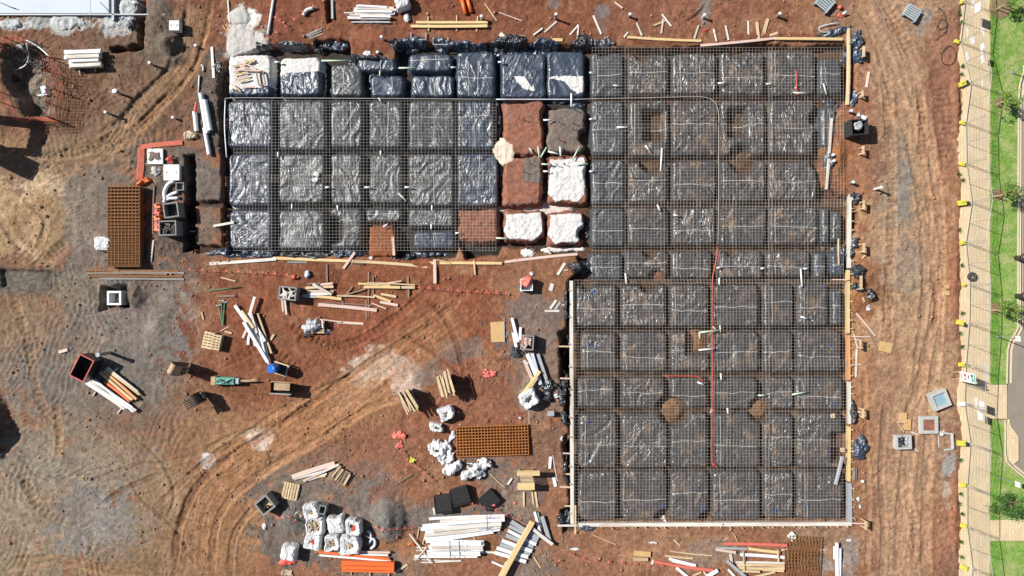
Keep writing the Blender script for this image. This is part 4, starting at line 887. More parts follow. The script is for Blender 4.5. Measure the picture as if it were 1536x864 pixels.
# ------------------------------------------------------------------ top area scatter
SC = [ # x0,y0,x1,y1,w,mat,label
 (727,5,745,31,1.6,'pine','thin stick slanting down at the top, right of the orange pipes'),(748,18.5,783,31,1.4,'pink','thin pink stick lying right of the slanting stick at the top'),
 (750,50,764,63,6,'whitewood','short thick white offcut at the trench edge above the glossy mounds'),(800,52.5,814,42,2.6,'whitewood','short white offcut left of the standing white pipe'),
 (817,48,835,32,2.8,'whitewood','white offcut just below the standing white pipe'),(779,53,789,53.5,1.6,'aged','tiny grey batten on the soil above the glossy mounds'),
 (855,52,868,37,2.6,'whitewood','left leg of the white V shaped offcuts at the top'),(866,57,868,38,2.4,'whitewood','right leg of the white V shaped offcuts at the top'),
 (890,23,902,51,2.8,'whitewood','white offcut slanting down above the top row of muddy mounds'),(907,56,913,65,2.4,'whitewood','small white offcut just above the dull first mound'),
 (822,59.5,844,59.5,4.6,'yellow','short yellow board at the lip of the glossy mounds'),(922,3,934,12,2.4,'pink','small pale offcut near the top right of the middle'),
 (936,56,942,48,2.4,'whitewood','tiny white offcut touching the left end of the yellow board'),(955,34,963,53,2.6,'whitewood','white offcut standing above the left yellow board'),
 (981,38,1000,30,2.6,'pine','pale offcut lying level in the crossed trio'),(993,21,1007,39,2.6,'whitewood','pale offcut slanting down right in the crossed trio'),(992,50,995,28,2.6,'whitewood','pale offcut pointing down in the crossed trio'),
 (1041.5,58,1048,38,2.8,'whitewood','white offcut above the joint of yellow and pink boards'),(1070.5,43,1075,62,2.6,'whitewood','left of two parallel white offcuts above the pink board'),
 (1088.5,38,1093,60,2.6,'whitewood','right of two parallel white offcuts above the pink board'),(1122.5,31,1123,53,2.6,'whitewood','upright white offcut left of the two broad cream ones'),
 (1135.5,33,1138.5,61,4.2,'pine','left broad cream offcut above the pink board'),(1152,28,1144,56,4.6,'pine','right broad cream offcut leaning left above the pink board'),
 (1155,53,1167,49,4,'pine','short cream offcut on the joint of pink and yellow boards'),(1054,47,1063,43,1.8,'redplastic','small red batten above the pink board'),
 (1303.5,107.5,1300,131,4,'pink','pink offcut lying on soil right of the top right corner'),(1292,139,1292,148,2.4,'whitewood','tiny white upright offcut above the black bin'),
 (1243,75,1255,66,2.4,'redplastic','red offcut inside the top right corner of the mounds'),
 (341.5,0,344.5,34,2.2,'whitewood','thin white batten running off the top edge left of the pale slab'),(317.5,70,320.5,117,4.2,'whitewood','white plank beside the trench left of the lime covered mound'),
 (527,33,585,33,2.6,'galvgrey','thin grey plank below the white timber pile at the top'),
 (331,416,353,422,2,'pine','thin cream batten under the red flag line'),(325,444.5,353,443.5,3,'aged','grey weathered batten below the long green rod'),
 (302,468,305,479.5,2.4,'pine','tiny pale offcut left of the green props'),(330,497,343.6,489.5,1.4,'pink','thin pink stick above the twin pallets'),(337,497,347.5,500,2.4,'pine','small cream offcut above the twin pallets'),
 (490,396.5,490.5,423,2.6,'aged','grey stake pointing down toward the timber heap'),
 (404.5,512,411,501.5,3.4,'pine','short yellowish offcut right of the white pipe heap'),
 (836.5,412,847.5,394.5,4,'whitewood','white offcut above the left end of the lower right field'),(825.5,436,829,425.5,6,'whitewood','stubby white block below the slanted white offcut'),
 (817,466.5,839,466.5,3.4,'whitewood','level white offcut at the foot of a small white pile'),(825.5,463,834.5,450.5,3.6,'whitewood','slanted white offcut, left one above the level offcut'),(833,464,840.5,453,4,'galvgrey','slanted grey white offcut, right one above the level offcut'),
 (842,457.5,850,457.5,1.8,'pink','tiny pink batten by the left formwork'),(845,406,852,405,2.2,'pine','tiny cream batten at the corner of the left formwork'),
 (593,727.5,619,711,2.2,'aged','grey stake lying alone left of the white bags'),(734.5,711,757,731.5,1.1,'yellow','thin yellow rod lying right of the white bags'),
 (761.5,727,768,717.5,3,'whitewood','small pale offcut left of the workbench'),(824.5,703,826,685,4.4,'pvc','white offcut upright above the small white pipe'),(829,683,836,722,1.4,'pink','thin pink rod right of the workbench'),(830.5,716,833.5,730,4.8,'pvc','stubby white pipe offcut right of the workbench'),
 (650,762,652.5,772,3,'whitewood','tiny white offcut left of the dark pallets'),
 (591,860,611,847,3,'pine','cream offcut right of the orange stack'),(1085,811,1093,807,1.2,'pine','thin stick above the pink board at the bottom'),
 (890,803,924,817,1.2,'pine','thin pale rod lying below the bottom formwork'),(1011,810,1020,819,1.8,'pink','tiny pink stick below the bottom formwork'),(840,812,853,803,1.6,'aged','thin grey stick below the bottom left formwork corner'),
 (1226,825,1239,825.4,1.6,'pink','tiny pink batten right of the rusty mesh at the bottom'),(801,836,811,852,2,'pine','small cream offcut right of the fanned planks'),
 (1284,469,1313,504,2.2,'pink','long pinkish stick slanting beside the right formwork'),(1299,490,1315,524,2,'aged','brown stick crossing the long pinkish stick'),(1294,446,1297,453,2.4,'pine','tiny pale offcut left of the black plastic lump'),
 (1293,388,1298,383,2.4,'pine','tiny pale block right of the right formwork'),
 (88,528.5,101,524.5,4.6,'pink','pink block lying alone on grey soil at the left'),(180,399.5,206,399.5,2.2,'pine','pale batten at the foot of the rusty mesh stack'),
 (226,394,230,360,2.6,'whitewood','white stick standing in the shade right of the rusty mesh stack'),(284,347,293,347,2.4,'whitewood','short white board end at the dark left trench'),
 (997,807,1003,804,1.2,'aged','tiny grey twig below the formwork'),(1297,806,1290,820,1.2,'aged','thin grey twig near the bottom right corner'),
]
for r in SC: plank(r[0], r[1], r[2], r[3], r[4], r[5], r[6], cat='offcut', name='timber_offcut', t=.05 if r[4] > 2 else .03, lvl=.005)
# white timber pile at the top
stackof([(534,9,590,12,.0,3.5),(531,13,597,16,.0,4),(533,20,590,18,.02,3.5),(520,20,592,20,.0,3.5),(521,26,585,26.5,.0,4.5),(536,8,580,10.5,.12,3),(535,12.5,594,14.5,.12,3.5),(530,17,588,17,.12,3.5),(524,21,578,22,.12,4),(540,24,586,24.5,.12,3.5),(516,19,530,19,.2,1.6)],
        'whitewood', 'long white timber, {o} of the white pile at the top, lower layer first', 'white timber pile at the top', w=4, t=.11, mats=['whitewood', 'wrap', 'pine'][:2])
stackof([(456,57,483,42),(461,56,483,46),(463,58,484,51),(456,54,476,44.5)], 'steel', 'thin grey steel rod, {o} of four lying near the top left of the mounds', 'loose steel rods', w=1.3, t=.03, cat='rod', name='steel_rod')
plank(498, 0, 498.5, 28, 3.6, 'galvgrey', 'grey blue plank beside the narrow slot trench at the top edge', t=.12)
tubeobj([(410.5,-4),(402,52)], .085, 'pvc', 'long white pipe slanting off the top edge', name='long_pipe')
tubeobj([(455,23),(460,15.5),(470,12)], .11, 'pvc', 'short curved white pipe bend on red soil at the top', name='pipe_bend')
tubeobj([(692,-4),(698.5,21)], .12, 'orange', 'left of the two bright orange pipes at the top edge', name='orange_pipe'); tubeobj([(700,-6),(707,18)], .12, 'orange', 'right of the two bright orange pipes at the top edge', name='orange_pipe')
for i, (x0, y0, x1) in enumerate([(617, 50, 639), (650, 57, 672)]):
    mb = MB(); w = (x1 - x0) / S; mb.bar((0, 0, 0), (0, -.45, 0), .05, .05); mb.bar((0, -.45, 0), (w, -.45, 0), .05, .05); mb.bar((w, -.45, 0), (w, 0, 0), .05, .05)
    x, y = W(x0, y0); tag(mb.build('steel_hoop', M['galvgrey'], None, (x, y, gmean(x, y) + .12)), f'U shaped grey steel frame lying at the trench lip, {["left","right"][i]} one', 'frame', 'U shaped frames')
bulk_bag(603, 3, 24, 'white bag with blue print at the top edge beside the white timber pile', h=.7, rot=20)
crumple(610, 25, 5, 7, .2, 'bag', 'small crumpled white scrap below the bag at the top', 'plastic scrap', 'plastic_scrap')
def slab_blob(px, py, rx, ry, h, m, label, name, cat, edge=.12): return crumple(px, py, rx, ry, h, m, label, cat, name, edge=edge, fr=.3)
slab_blob(357, 24, 18, 14, .14, 'conc', 'rough round patch of pale concrete near the top left', 'concrete_patch', 'concrete')
crumple(362, 62, 24, 30, .09, 'rubbly', 'heap of grey white rubble running down to the lime covered mound', 'rubble heap', 'rubble_heap', edge=.3)
crumple(384, 72, 14, 26, .07, 'rubbly', 'grey rubble tongue beside the white rubble heap', 'rubble heap', 'rubble_heap', rot=-25, edge=.3)
stackof([(334,38,350,60),(338,36,354,56),(343,42,352,57)], 'orangewood', 'orange stake at the head of the white rubble, {o} from the left', 'orange stakes by the rubble', w=1.5, t=.04, cat='stake', name='orange_stake')
# broken timber on the lime mound
stackof([(348,99,378,93),(352,104,392,106),(362,101,380,88),(370,96,384,104),(366,90,382,92),(360,100,372,102),(351,113,371,108),(352,118,372,113),(356,122,374,118),(349,108,368,103),(347,126,361,137),(363,130,382,130)],
        'pine', 'broken pale batten on the lime covered mound, {o} counted from the top', 'broken battens on the lime mound', w=2.2, t=.05, lvl=.84, mats=['pine', 'pink', 'yellow', 'pink'])
root = empty('timber_rectangle', (*W(391, 117, .2), .16), math.radians(12), 'dark edged rectangular timber frame on the lime covered mound', 'frame'); a, b = 10 / S, 20 / S
for c, d in (((0, -b / 2, 0), (a, .07, .08)), ((0, b / 2, 0), (a, .07, .08)), ((-a / 2, 0, 0), (.07, b - .07, .08)), ((a / 2, 0, 0), (.07, b - .07, .08))): MB().box(c, d).build('frame_bar', M['aged'], root)
# standing stubs with caps
for i, (px, py, h, w) in enumerate([(722,24,.5,'right of the two yellow boards at the top'),(834,21,.8,'above the white offcuts at the top'),(945,21,.45,'above the yellow board'),(1057,22,.5,'on the grey patch at the top'),(1170,20,.5,'above the bright yellow board'),
        (293,68,.35,'beside the tan track at the top left'),(259,176,.3,'in the tan track at the left'),(1277,166,.35,'above the black bin'),(1280,273,.4,'above the white right formwork'),(1322,281,.8,'in the middle of the dirt road'),(173,137,.6,'beside a white scrap at the upper left'),(224,94,.55,'at the left of the tan track'),
        (1250,232,.2,'left of the long white board, upper'),(1251,241,.2,'left of the long white board, lower'),(1294,722,.15,'right of the grey formwork'),(572,55,.5,'on the red soil tongue at the top'),(158,168,.7,'at the upper left near the tan track'),(566,78,.15,'on the lip of the red soil tongue')]):
    g = gmean(*W(px, py)); x, y = W(px, py, g + h); root = empty('capped_pipe_stub', (x, y, g), 0, f'upright pipe stub with a pale cap {w}', 'pipe stub', 'upright pipe stubs')
    MB().tube([(0, 0, -.05), (0, 0, h)], .07, 10).build('pipe', M['greyconc'] if i % 3 else M['pvc'], root); MB().disc((0, 0, h), .1, .05, 12, .08).build('cap', M['pvc'], root)
# black plastic scraps round the excavation edges
BP = [ # x,y,rx,ry,h,rot,mat,label
 (402,381,22,6,.22,0,'clean','shiny plastic ruffle below the first bottom mounds'),(523,378,26,8,.25,0,'clean','shiny plastic ruffle left of the bare orange mound'),(612,384,14,6,.25,0,'blackpl','dark plastic ruffle right of the bare orange mound'),(706,72,26,7,.3,4,'clean','shiny plastic ruffle above the taped glossy mound'),(448,74,22,6,.2,0,'dim','dull plastic ruffle above the half lime mound'),(640,112,8,20,.25,20,'clean','loose shiny fold between the paired mounds of the top row'),(740,108,5,34,.3,0,'clean','loose shiny fold between the taped and torn mounds'),(748,190,4,34,.4,0,'clean','shiny plastic fold left of the smeared red pad'),(750,275,4,32,.4,0,'clean','shiny plastic fold left of the red pad with gravel'),(817,115,4,30,.3,0,'blackpl','dark fold between the torn and the lime patched mounds'),
 (565,93,34,11,.35,0,'blackpl','pleated black plastic hanging over the red soil tongue'),(478,70,10,10,.3,0,'blackpl','bunched black plastic at the left of the deep notch'),(505,68,22,9,.3,0,'clean','dark plastic heap with pale glints in the deep notch'),
 (592,66,8,8,.3,0,'blackpl','small black plastic bunch at the right side of the soil tongue'),(620,70,20,9,.25,0,'clean','crumpled black plastic below the left steel frame'),(668,70,20,10,.3,0,'clean','crumpled black plastic below the right steel frame'),
 (762,65,30,10,.35,-14,'blackpl','black plastic ridge behind the thick white offcut'),(812,66,26,10,.3,10,'clean','black plastic ridge under the short yellow board'),(877,66,18,12,.4,0,'blackpl','black plastic bunch above the dull first muddy mound'),
 (765,80,60,6,.2,0,'clean','long flap of black plastic over the heads of two glossy mounds'),(560,120,14,22,.3,15,'clean','loose black plastic between two mounds of the top row'),(515,138,26,8,.3,0,'clean','bunched plastic at the foot of the third mound of the top row'),
 (850,150,32,8,.3,0,'clean','crumpled black plastic between the lime patched mound and the grey pad'),(868,160,12,8,.3,30,'clean','shiny plastic bunch on the corner of the grey pad'),
 (655,381,32,6,.25,0,'clean','shiny plastic strip behind the yellow edge board'),(360,378,44,8,.25,0,'clean','shiny plastic strip at the lower left corner of the mounds'),(440,380,30,6,.2,0,'blackpl','black plastic strip below the second mound of the bottom row'),
 (480,382,24,6,.25,0,'dim','grey plastic strip behind the cream edge board'),(570,346,24,7,.25,0,'dim','grey plastic gathered above the bare orange mound'),(594,370,6,16,.25,0,'blackpl','dark plastic beside the bare orange mound'),
 (874,400,18,14,.45,0,'blackpl','big black plastic bunch at the inner corner of the fields'),(898,398,16,12,.3,0,'clean','blue grey shiny plastic right of the inner corner'),(884,346,12,18,.35,0,'blackpl','black plastic tangle right of the ragged lime pad'),
 (852,450,6,30,.3,0,'blackpl','black plastic along the top of the left formwork'),(848,520,7,20,.25,0,'blackpl','black plastic in the side pit left of the formwork'),(846,585,9,22,.35,0,'blackpl','black plastic bunch below the side pit left of the formwork'),(849,625,8,16,.3,0,'blackpl','lower black plastic bunch left of the formwork'),
 (850,700,5,22,.25,0,'blackpl','thin black plastic strip beside the left formwork'),(850,778,12,13,.3,0,'blackpl','black plastic bunch at the bottom left formwork corner'),(878,792,16,5,.15,0,'clean','dull plastic showing under the bottom formwork'),
 (1286,62,9,24,.35,8,'clean','shiny black plastic draped beside the top right edge board'),(1286,82,16,11,.3,0,'clean','shiny plastic bunch right of the top right edge board'),(1255,46,22,7,.25,-14,'clean','plastic bunch with a bar at the top right corner'),(1279,148,6,12,.2,0,'clean','small plastic strip at the foot of the tall cream board'),
 (1282,296,9,12,.3,0,'blackpl','black plastic at the head of the white right formwork'),(1282,365,8,10,.25,0,'clean','blue grey plastic near the foot of the white right formwork'),(1286,407,15,9,.35,0,'blackpl','black plastic bunch at the joint of the right formwork'),(1288,428,16,9,.3,0,'blackpl','black plastic below the joint of the right formwork'),(1307,442,8,10,.35,-30,'blackpl','black plastic lump on red soil right of the formwork'),
 (1278,615,5,16,.3,0,'blackpl','black plastic strip beside the narrow white formwork'),(1289,673,12,20,.3,0,'clean','large shiny plastic flap right of the cream formwork'),(1242,150,16,9,.3,0,'clean','shiny plastic bunch at the right end of the upper right field'),
 (1256,382,14,12,.3,0,'clean','shiny plastic bunch under the thin stick at the right edge'),(1243,240,5,30,.25,0,'dim','grey plastic strip along the long white board'),(1235,385,6,24,.3,0,'dim','grey plastic strip left of the right trench'),
 (780,530,14,8,.35,20,'blackpl','black plastic bunch below the debris crate'),(822,588,12,16,.5,0,'blackpl','black plastic sheet folded beside the lone white bag'),
 (325,100,6,10,.15,0,'blackpl','dark scrap of plastic left of the lime covered mound'),(700,345,10,6,.2,0,'clean','small shiny plastic scrap beside the small red pad'),(905,66,16,8,.2,0,'dim','grey crumpled plastic above the dull first mound'),
 (398,76,9,8,.3,0,'blackpl','dark bundle in the notch right of the white rubble'),(820,700,1,1,.01,0,'blackpl',None),
]
for (x, y, rx, ry, h, rot, m, lab) in BP:
    if lab: crumple(x, y, rx, ry, h, m, lab, rot=-rot, base=(-.5 if 470 < x < 530 and y < 80 else None), group='loose plastic at the excavation edges', edge=.4, fr=1.6)
WS = [(550,80,6,4,'white scrap in the notch beside the red soil tongue'),(474,261,5,4,'upper of two white paper pads on the mesh of the left field'),(474,270,5,4,'lower of two white paper pads on the mesh of the left field'),(376,238,7,4,'white scrap between the first mounds of the left field'),
 (357,310,8,4,'white scrap in the trench above the bottom left mound'),(557,387,4,3,'white lump on the soil below the bare orange mound'),(470,378,10,4,'white scrap behind the cream edge board'),(172,137,7,4,'white scrap on brown soil at the upper left'),
 (1303,461,4,5,'white scrap below the black plastic lump at the right'),(861,697,1,1,None),(822,375,9,6,'white lime lump under the ragged lime pad'),(850,374,24,5,'long white lime spill behind the pinkish edge board'),(790,378,10,7,'pale tan lime spill below the white pad'),
 (1290,759,3,4,'small white ring scrap beside the grey formwork, upper'),(1288,749,3,4,'small white ring scrap beside the grey formwork, lower'),(993,775,4,4,'white lump at the foot of the muddy mound'),(1068,617,4,4,'white scrap in the trench by the orange hose'),(861,594,1,1,None),(814,603,1,1,None),(834,594,3,3,'pale block right of the lone white bag'),(781,627,3,3,'white lump above the right end of the flat rusty mesh'),(843,657,4,4,'white lump beside the left formwork'),
 (776,642,1,1,None),(396,790,5,5,'small white cup like scrap left of the white bags'),(1060,100,1,1,None),(1353,723,1,1,None),(980,814,8,2,'white stick like scrap below the bottom formwork'),(862,824,9,2.4,'pale stick like scrap at the bottom below the corner'),(1272,811,7,2.4,'pale scrap near the bottom right corner'),
 (688,618,2,2,'tiny white scrap right of the topmost white bag'),(690,637,2,2,'tiny white scrap above the flat rusty mesh'),(555,807,3,1,'tiny white curl right of the curved pipes')]
for (x, y, rx, ry, lab) in WS:
    if lab: crumple(x, y, rx, ry, .10, 'chalk' if 'lime' in lab else 'bag', lab, 'scrap', 'white_scrap', group='white scraps', base=(.16 if 'mesh of' in lab else None))
# big lime bag spilled on the pads
crumple(757, 226, 15, 20, .08, 'rubblepale', 'big pale sack of lime spilling over the corner of two red pads', 'lime sack', 'spilled_sack', base=-.06, edge=.2)
# ------------------------------------------------------------------ conduits over the mesh
tubeobj([(338,151),(345,147),(420,147),(520,147.5),(620,148),(744,149)], .024, 'greyconc2', 'long white conduit running over the left field between its first two rows', name='conduit', z=.2)
tubeobj([(340,236),(337,190),(338,151)], .04, 'pvc', 'pale conduit dropping down at the far left of the left field', name='conduit', z=.1)
tubeobj([(744,149),(800,149),(862,149)], .03, 'pvc', 'short white conduit between the left field and the pads', name='conduit', z=.2)
tubeobj([(862,149),(900,148),(980,146.5),(1040,145),(1062,147),(1074,156),(1078,172),(1078,186)], .024, 'greyconc2', 'white conduit sweeping round a corner in the upper right field', name='conduit', z=.2)
tubeobj([(1078,188),(1078,240),(1078,300),(1077,368)], .024, 'greyconc2', 'white conduit running straight down the upper right field', name='conduit', z=.2)
tubeobj([(1077,370),(1072,402),(1068.5,430),(1068.5,560),(1068,688),(1071,695),(1077,703)], .032, 'redplastic', 'orange red conduit running down the lower right field', name='conduit', z=.2)
tubeobj([(995,564),(1020,564),(1045,565),(1055,572)], .032, 'redplastic', 'short orange red conduit branching left in the lower right field', name='conduit', z=.2)
tubeobj([(1194,106),(1195,130),(1194,139),(1199,142)], .035, 'redplastic', 'short orange red conduit on the last wide mound of the top row', name='conduit', z=.16)
# pipe stubs in trenches (white / green)
PS = [(412,93,420,93,'white','below the lime mound'),(482,91,524,91,'green','across the deep notch of the top row'),(598,102,624,102,'green','right of the pleated plastic'),(676,101,684,101,'green','between the wide glossy mounds'),(570,106,570,114,'green','above the fifth mound of the top row'),
 (747,93,755,93,'white','left of the torn white mound'),(884,109,889,109,'white','left of the first dull mound'),(1077,125,1088,124,'white','between the third and fourth top mounds'),(1149,126,1160,125,'green','between the fourth and fifth top mounds'),(1190,139,1212,140,'green','at the foot of the red conduit'),
 (920,128,930,129,'green','on the first dull mound'),(925,191,943,191,'white','crossing to the holed mound'),(993,222,991,257,'white','standing over the tan soil pit'),(968,218,974,226,'white','left of the tan soil pit'),
 (488,281,495,281,'white','between the second and third mounds'),(547,281,556,281,'white','between the third and fourth mounds'),(607,281,616,281,'white','between the fourth and fifth mounds'),(571,226,571,233,'white','above the fourth mound of the third row'),(568,147,572,153,'green','on the long white conduit'),
 (438,306,438,314,'white','above the second bottom mound'),(417,228,417,236,'white','between rows at the left'),(506,308,507,316,'white','above the third bottom mound'),(648,308,648,316,'white','above the fifth bottom mound'),(647,336,647,344,'white','between the two low wide mounds'),(575,340,582,336,'white','above the bare orange mound'),
 (598,290,610,302,'green','lying over the dark trench'),(745,372,700,352,'x',''),(683,350,690,349,'white','left of the small red pad'),(744,357,764,358,'green','between the red pad and the white pad'),
 (815,180,828,180,'white','between the red and grey pads'),(815,257,824,257,'white','left of the clean white pad'),(884,257,890,257,'white','right of the clean white pad'),(884,179,890,178,'white','right of the grey pad'),(857,140,857,160,'white','standing above the grey pad'),
 (794,222,799,230,'green','in the green pipe tangle, far left'),(807,220,809,236,'green','in the green pipe tangle, upright left'),(820,221,811,236,'green','in the green pipe tangle, leaning'),(822,227,838,231,'white','in the green pipe tangle, level'),(840,220,841,234,'white','in the green pipe tangle, upright right'),
 (869,220,859,240,'green','in the green pipe tangle, long leaning'),(812,246,828,247,'green','in the green pipe tangle, lower left'),(864,246,882,246,'green','in the green pipe tangle, lower right'),(986,307,990,316,'white','between the third and fourth rows'),(1010,322,1018,324,'white','on the third mound of the fourth row'),
 (1031,398,1000,400,'x',''),(1201,403,1203,430,'white','below the bottom row right part'),(1205,403,1212,403,'white','at the right of the bottom row'),(1141,403,1147,402,'white','between two bottom row mounds'),(1075,402,1081,401,'white','beside the white red conduit joint'),(938,410,940,426,'white','at the left of the bottom row'),(1079,417,1079,427,'white','above the fourth lower mound'),
 (1048,499,1081,495,'green','long one over the square notch'),(1048,525,1072,523,'white','lower one over the square notch'),(1049,500,1050,508,'green','left foot of the long green one'),(1080,488,1081,498,'green','right hook of the long green one'),(1069,490,1074,494,'green','left hook of the long green one'),
 (1137,593,1149,593,'green','between two mounds of the third lower row'),(1188,592,1210,588,'green','at the sixth mound of the third lower row'),(1081,560,1082,570,'white','beside the orange red conduit'),(1091,612,1092,620,'white','in the trench below the third lower row'),(1046,573,1056,577,'white','at the end of the branching conduit'),
 (1235,125,1240,142,'green','curved one at the right edge'),(1201,475,1211,478,'white','on the sixth mound of the top lower row'),(286,110,287,150,'x','')]
c = 0
for (x0, y0, x1, y1, kd, w) in PS:
    if kd == 'x': continue
    low = w.startswith(('between', 'above the second', 'above the third', 'above the fifth')); zz = .16
    tubeobj([(x0, y0), (x1, y1)], .055, 'greenpipe' if kd == 'green' else 'pvc', f'short {"pale green" if kd == "green" else "white"} pipe piece {w}', name='pipe_piece', group='short pipe pieces in the fields', z=zz)
# blue marks painted on plastic
for (po, f, cx, cy) in PODS:
    for (bx, by, s) in ((883,632,3),(876,762,4),(992,759,4),(1055,762,4),(1252,606,4),(1161,766,4),(1208,758,5),(885,518,5),(890,438,6),(1238,430,3),(1246,520,3),(1246,682,3),(980,385,5),(1228,400,3)):
        if abs(bx - cx) < 36 and abs(by - cy) < 40 and f(np.array([(bx - cx) / S]), np.array([-(by - cy) / S]))[1][0] < -.1:
            mb = MB(); r = random.Random(bx)
            for q in range(3):
                p = []; x0, y0 = (bx - cx) / S + r.uniform(-.1, .1), -(by - cy) / S + r.uniform(-.08, .08)
                for u in range(4):
                    x1, y1 = x0 + r.uniform(-.09, .09) * s / 3, y0 + r.uniform(-.09, .09) * s / 3; z = float(f(np.array([x1]), np.array([y1]))[0][0]); p.append((x1, y1, z + .03))
                mb.tube(p, .018, 4)
            mb.build('blue_mark', M['bluepaint'], po)
# ------------------------------------------------------------------ yard
# left: white wrapped stack
root = None
stackof([(96,77.5,151,75.5,.1,4.4),(97,81.5,150,80,.1,4.4),(96,86,150,84,.1,4.6),(103,90.5,148,88.5,.1,3.6),(103,94.5,150,93,.1,3.8),(104,99.5,152,97.5,.1,4.4),
         (97,78.5,150,76.5,.34,4.4),(99,85,148,83,.34,4.6),(104,91,147,89.5,.34,3),(105,98,151,96,.34,4.6)], 'wrap', 'white wrapped timber, {o} of the stack at the upper left counted lower layer first', 'white wrapped stack at the upper left', t=.22, mats=['wrap', 'whitewood'])
stackof([(118,104,121,114),(142,100,142,107)], 'pine', 'timber bearer poking out under the upper left stack, {o} from the left', 'bearers of the upper left stack', w=2.2, t=.1)
# upper left slab and its edge
g0 = 0
mb = MB(); x0, y0 = W(-140, 21); x1, y1 = W(165, -120); mb.box(((x0 + x1) / 2, (y0 + y1) / 2, -.02), (x1 - x0, y1 - y0, .34)); slab = mb.build('concrete_slab', M['slab'], None); tag(slab, 'large new white concrete slab at the top left corner', 'slab')
tag(MB().box((W(80, 23.5)[0], W(80, 23.5)[1], .06), (14.2, .07, .30)).build('slab_form', M['galvgrey'], None), 'blue grey form board along the bottom edge of the white slab', 'formwork')
tag(MB().box((W(172, 8)[0], W(172, 8)[1], .06), (.14, 2.0, .30)).build('slab_form', M['galvgrey'], None), 'blue grey form board at the right end of the white slab', 'formwork')
tag(MB().box((W(137, 8)[0], W(137, 8)[1], .155), (.07, 1.4, .012)).build('slab_joint_strip', M['galvgrey'], None), 'thin grey strip across the white slab near its right end', 'strip')
tubeobj([(1,4,.2),(12,9,.2),(24,13,.2)], .025, 'darksteel', 'dark bent rod lying on the white slab at the top left corner', name='steel_rod', cat='rod')
tubeobj([(150,3,.15),(158,11,.16),(163,17,.16)], .025, 'darksteel', 'dark bent rod lying near the right end of the white slab', name='steel_rod', cat='rod')
for (x, y, rx, ry, l) in [(22,36,24,9,'left grey concrete spill under the white slab'),(96,33,24,10,'middle grey concrete spill under the white slab'),(168,35,26,10,'right pale concrete spill under the white slab'),(190,12,14,16,'pale rubble right of the white slab')]:
    crumple(x, y, rx, ry, .12, 'spill', l, 'rubble heap', 'concrete_spill', edge=.4, fr=1.2)
crumple(196, 37, 6, 8, .2, 'blackpl', 'dark blue plastic scrap on the right concrete spill', edge=.3)
crumple(202, 4, 10, 2.5, .15, 'bag', 'white strip of plastic at the top edge right of the slab', 'plastic scrap', 'plastic_scrap')
def lid(px, py, w, rot, h, label, m='lid', hole=None, name='concrete_cover', base=None):
    g = gmean(*W(px, py)) if base is None else base; x, y = W(px, py, g + h); root = empty(name, (x, y, g), math.radians(rot), label, 'concrete lid', 'concrete pit parts'); a = w / S; q = .02
    pts = [(-a/2+q, -a/2), (a/2-q, -a/2), (a/2, -a/2+q), (a/2, a/2-q), (a/2-q, a/2), (-a/2+q, a/2), (-a/2, a/2-q), (-a/2, -a/2+q)]
    v = [(p[0], p[1], z) for z in (0, h) for p in pts]; MB().add(v, [(k, (k + 1) % 8, 8 + (k + 1) % 8, 8 + k) for k in range(8)] + [tuple(range(7, -1, -1)), tuple(range(8, 16))]).build('slab', M[m], root)
    for s in (-1, 1): MB().tube([(s * a * .3, -.06, h), (s * a * .3, 0, h + .04), (s * a * .3, .06, h)], .012, 5).build('lifting_eye', M['darksteel'], root)
    return root
lid(261, 38, 14.5, 0, .45, 'white square concrete lid on grey ground at the upper left'); lid(232.5, 234.5, 23, 0, .14, 'white square lid splashed with dark mud beside the orange fence strip')
lid(257, 258.5, 23.5, 0, .3, 'clean white square concrete lid below the muddy one')
crumple(231, 232, 8, 8, .03, 'soilgrey', 'dark mud splash on the upper left lid', 'mud', 'mud_splash', edge=.6, base=gmean(*W(232, 234)) + .15)
# pit with hoses, upper left
for i, (dx, dy) in enumerate([(0,0),(7,3),(14,2),(20,5),(26,8)]):
    tubeobj([(18+dx*.6,70+dy,.5),(22+dx,86+dy,.7),(34+dx*1.1,92+dy,.8),(42+dx*.8,84+dy,.9),(38+dx*.6,72+dy*.4,1.0)], .035, 'rubber', f'black hose loop in the upper left pit, {ORD[i]} from the left', name='hose', cat='hose', group='hoses in the pit')
tubeobj([(40,66,1.2),(43,84,.9),(38,98,.6),(22,106,.3),(16,112,.2)], .04, 'pvc', 'pale hose hanging into the upper left pit', name='hose', cat='hose')
tubeobj([(40,60),(60,72),(80,91)], .05, 'pvc', 'white pole lying over the top right rim of the upper left pit', name='pole', cat='pole')
g = gh(*W(16, 115)); x, y = W(16, 115, g + .5); root = empty('manhole_ring', (x, y, g), 0, 'dark round pipe mouth in the upper left pit', 'pipe'); MB().pipe((0, 0, 0), (0, 0, .5), .3, .2, 20).build('ring', M['darksteel'], root)
crumple(33, 70, 6, 3, .2, 'bag', 'white rag at the top of the hoses', 'rag', 'white_rag'); 
tag(MB().box((0, 0, .2), (.34, .6, .3)).box((0, -.05, .38), (.2, .3, .08)).build('blue_canister', M['paper'], None, (*W(55, 131), gh(*W(55, 131))), .3), 'pale blue canister on the floor of the upper left pit', 'canister')
crumple(68, 135, 6, 4, .2, 'bag', 'white rag beside the blue canister in the pit', 'rag', 'white_rag'); crumple(60, 142, 9, 2.4, .1, 'bag', 'white strip below the blue canister in the pit', 'rag', 'white_rag')
crumple(78, 131, 4, 3, .2, 'green', 'small green scrap at the right wall of the pit', 'scrap', 'green_scrap')
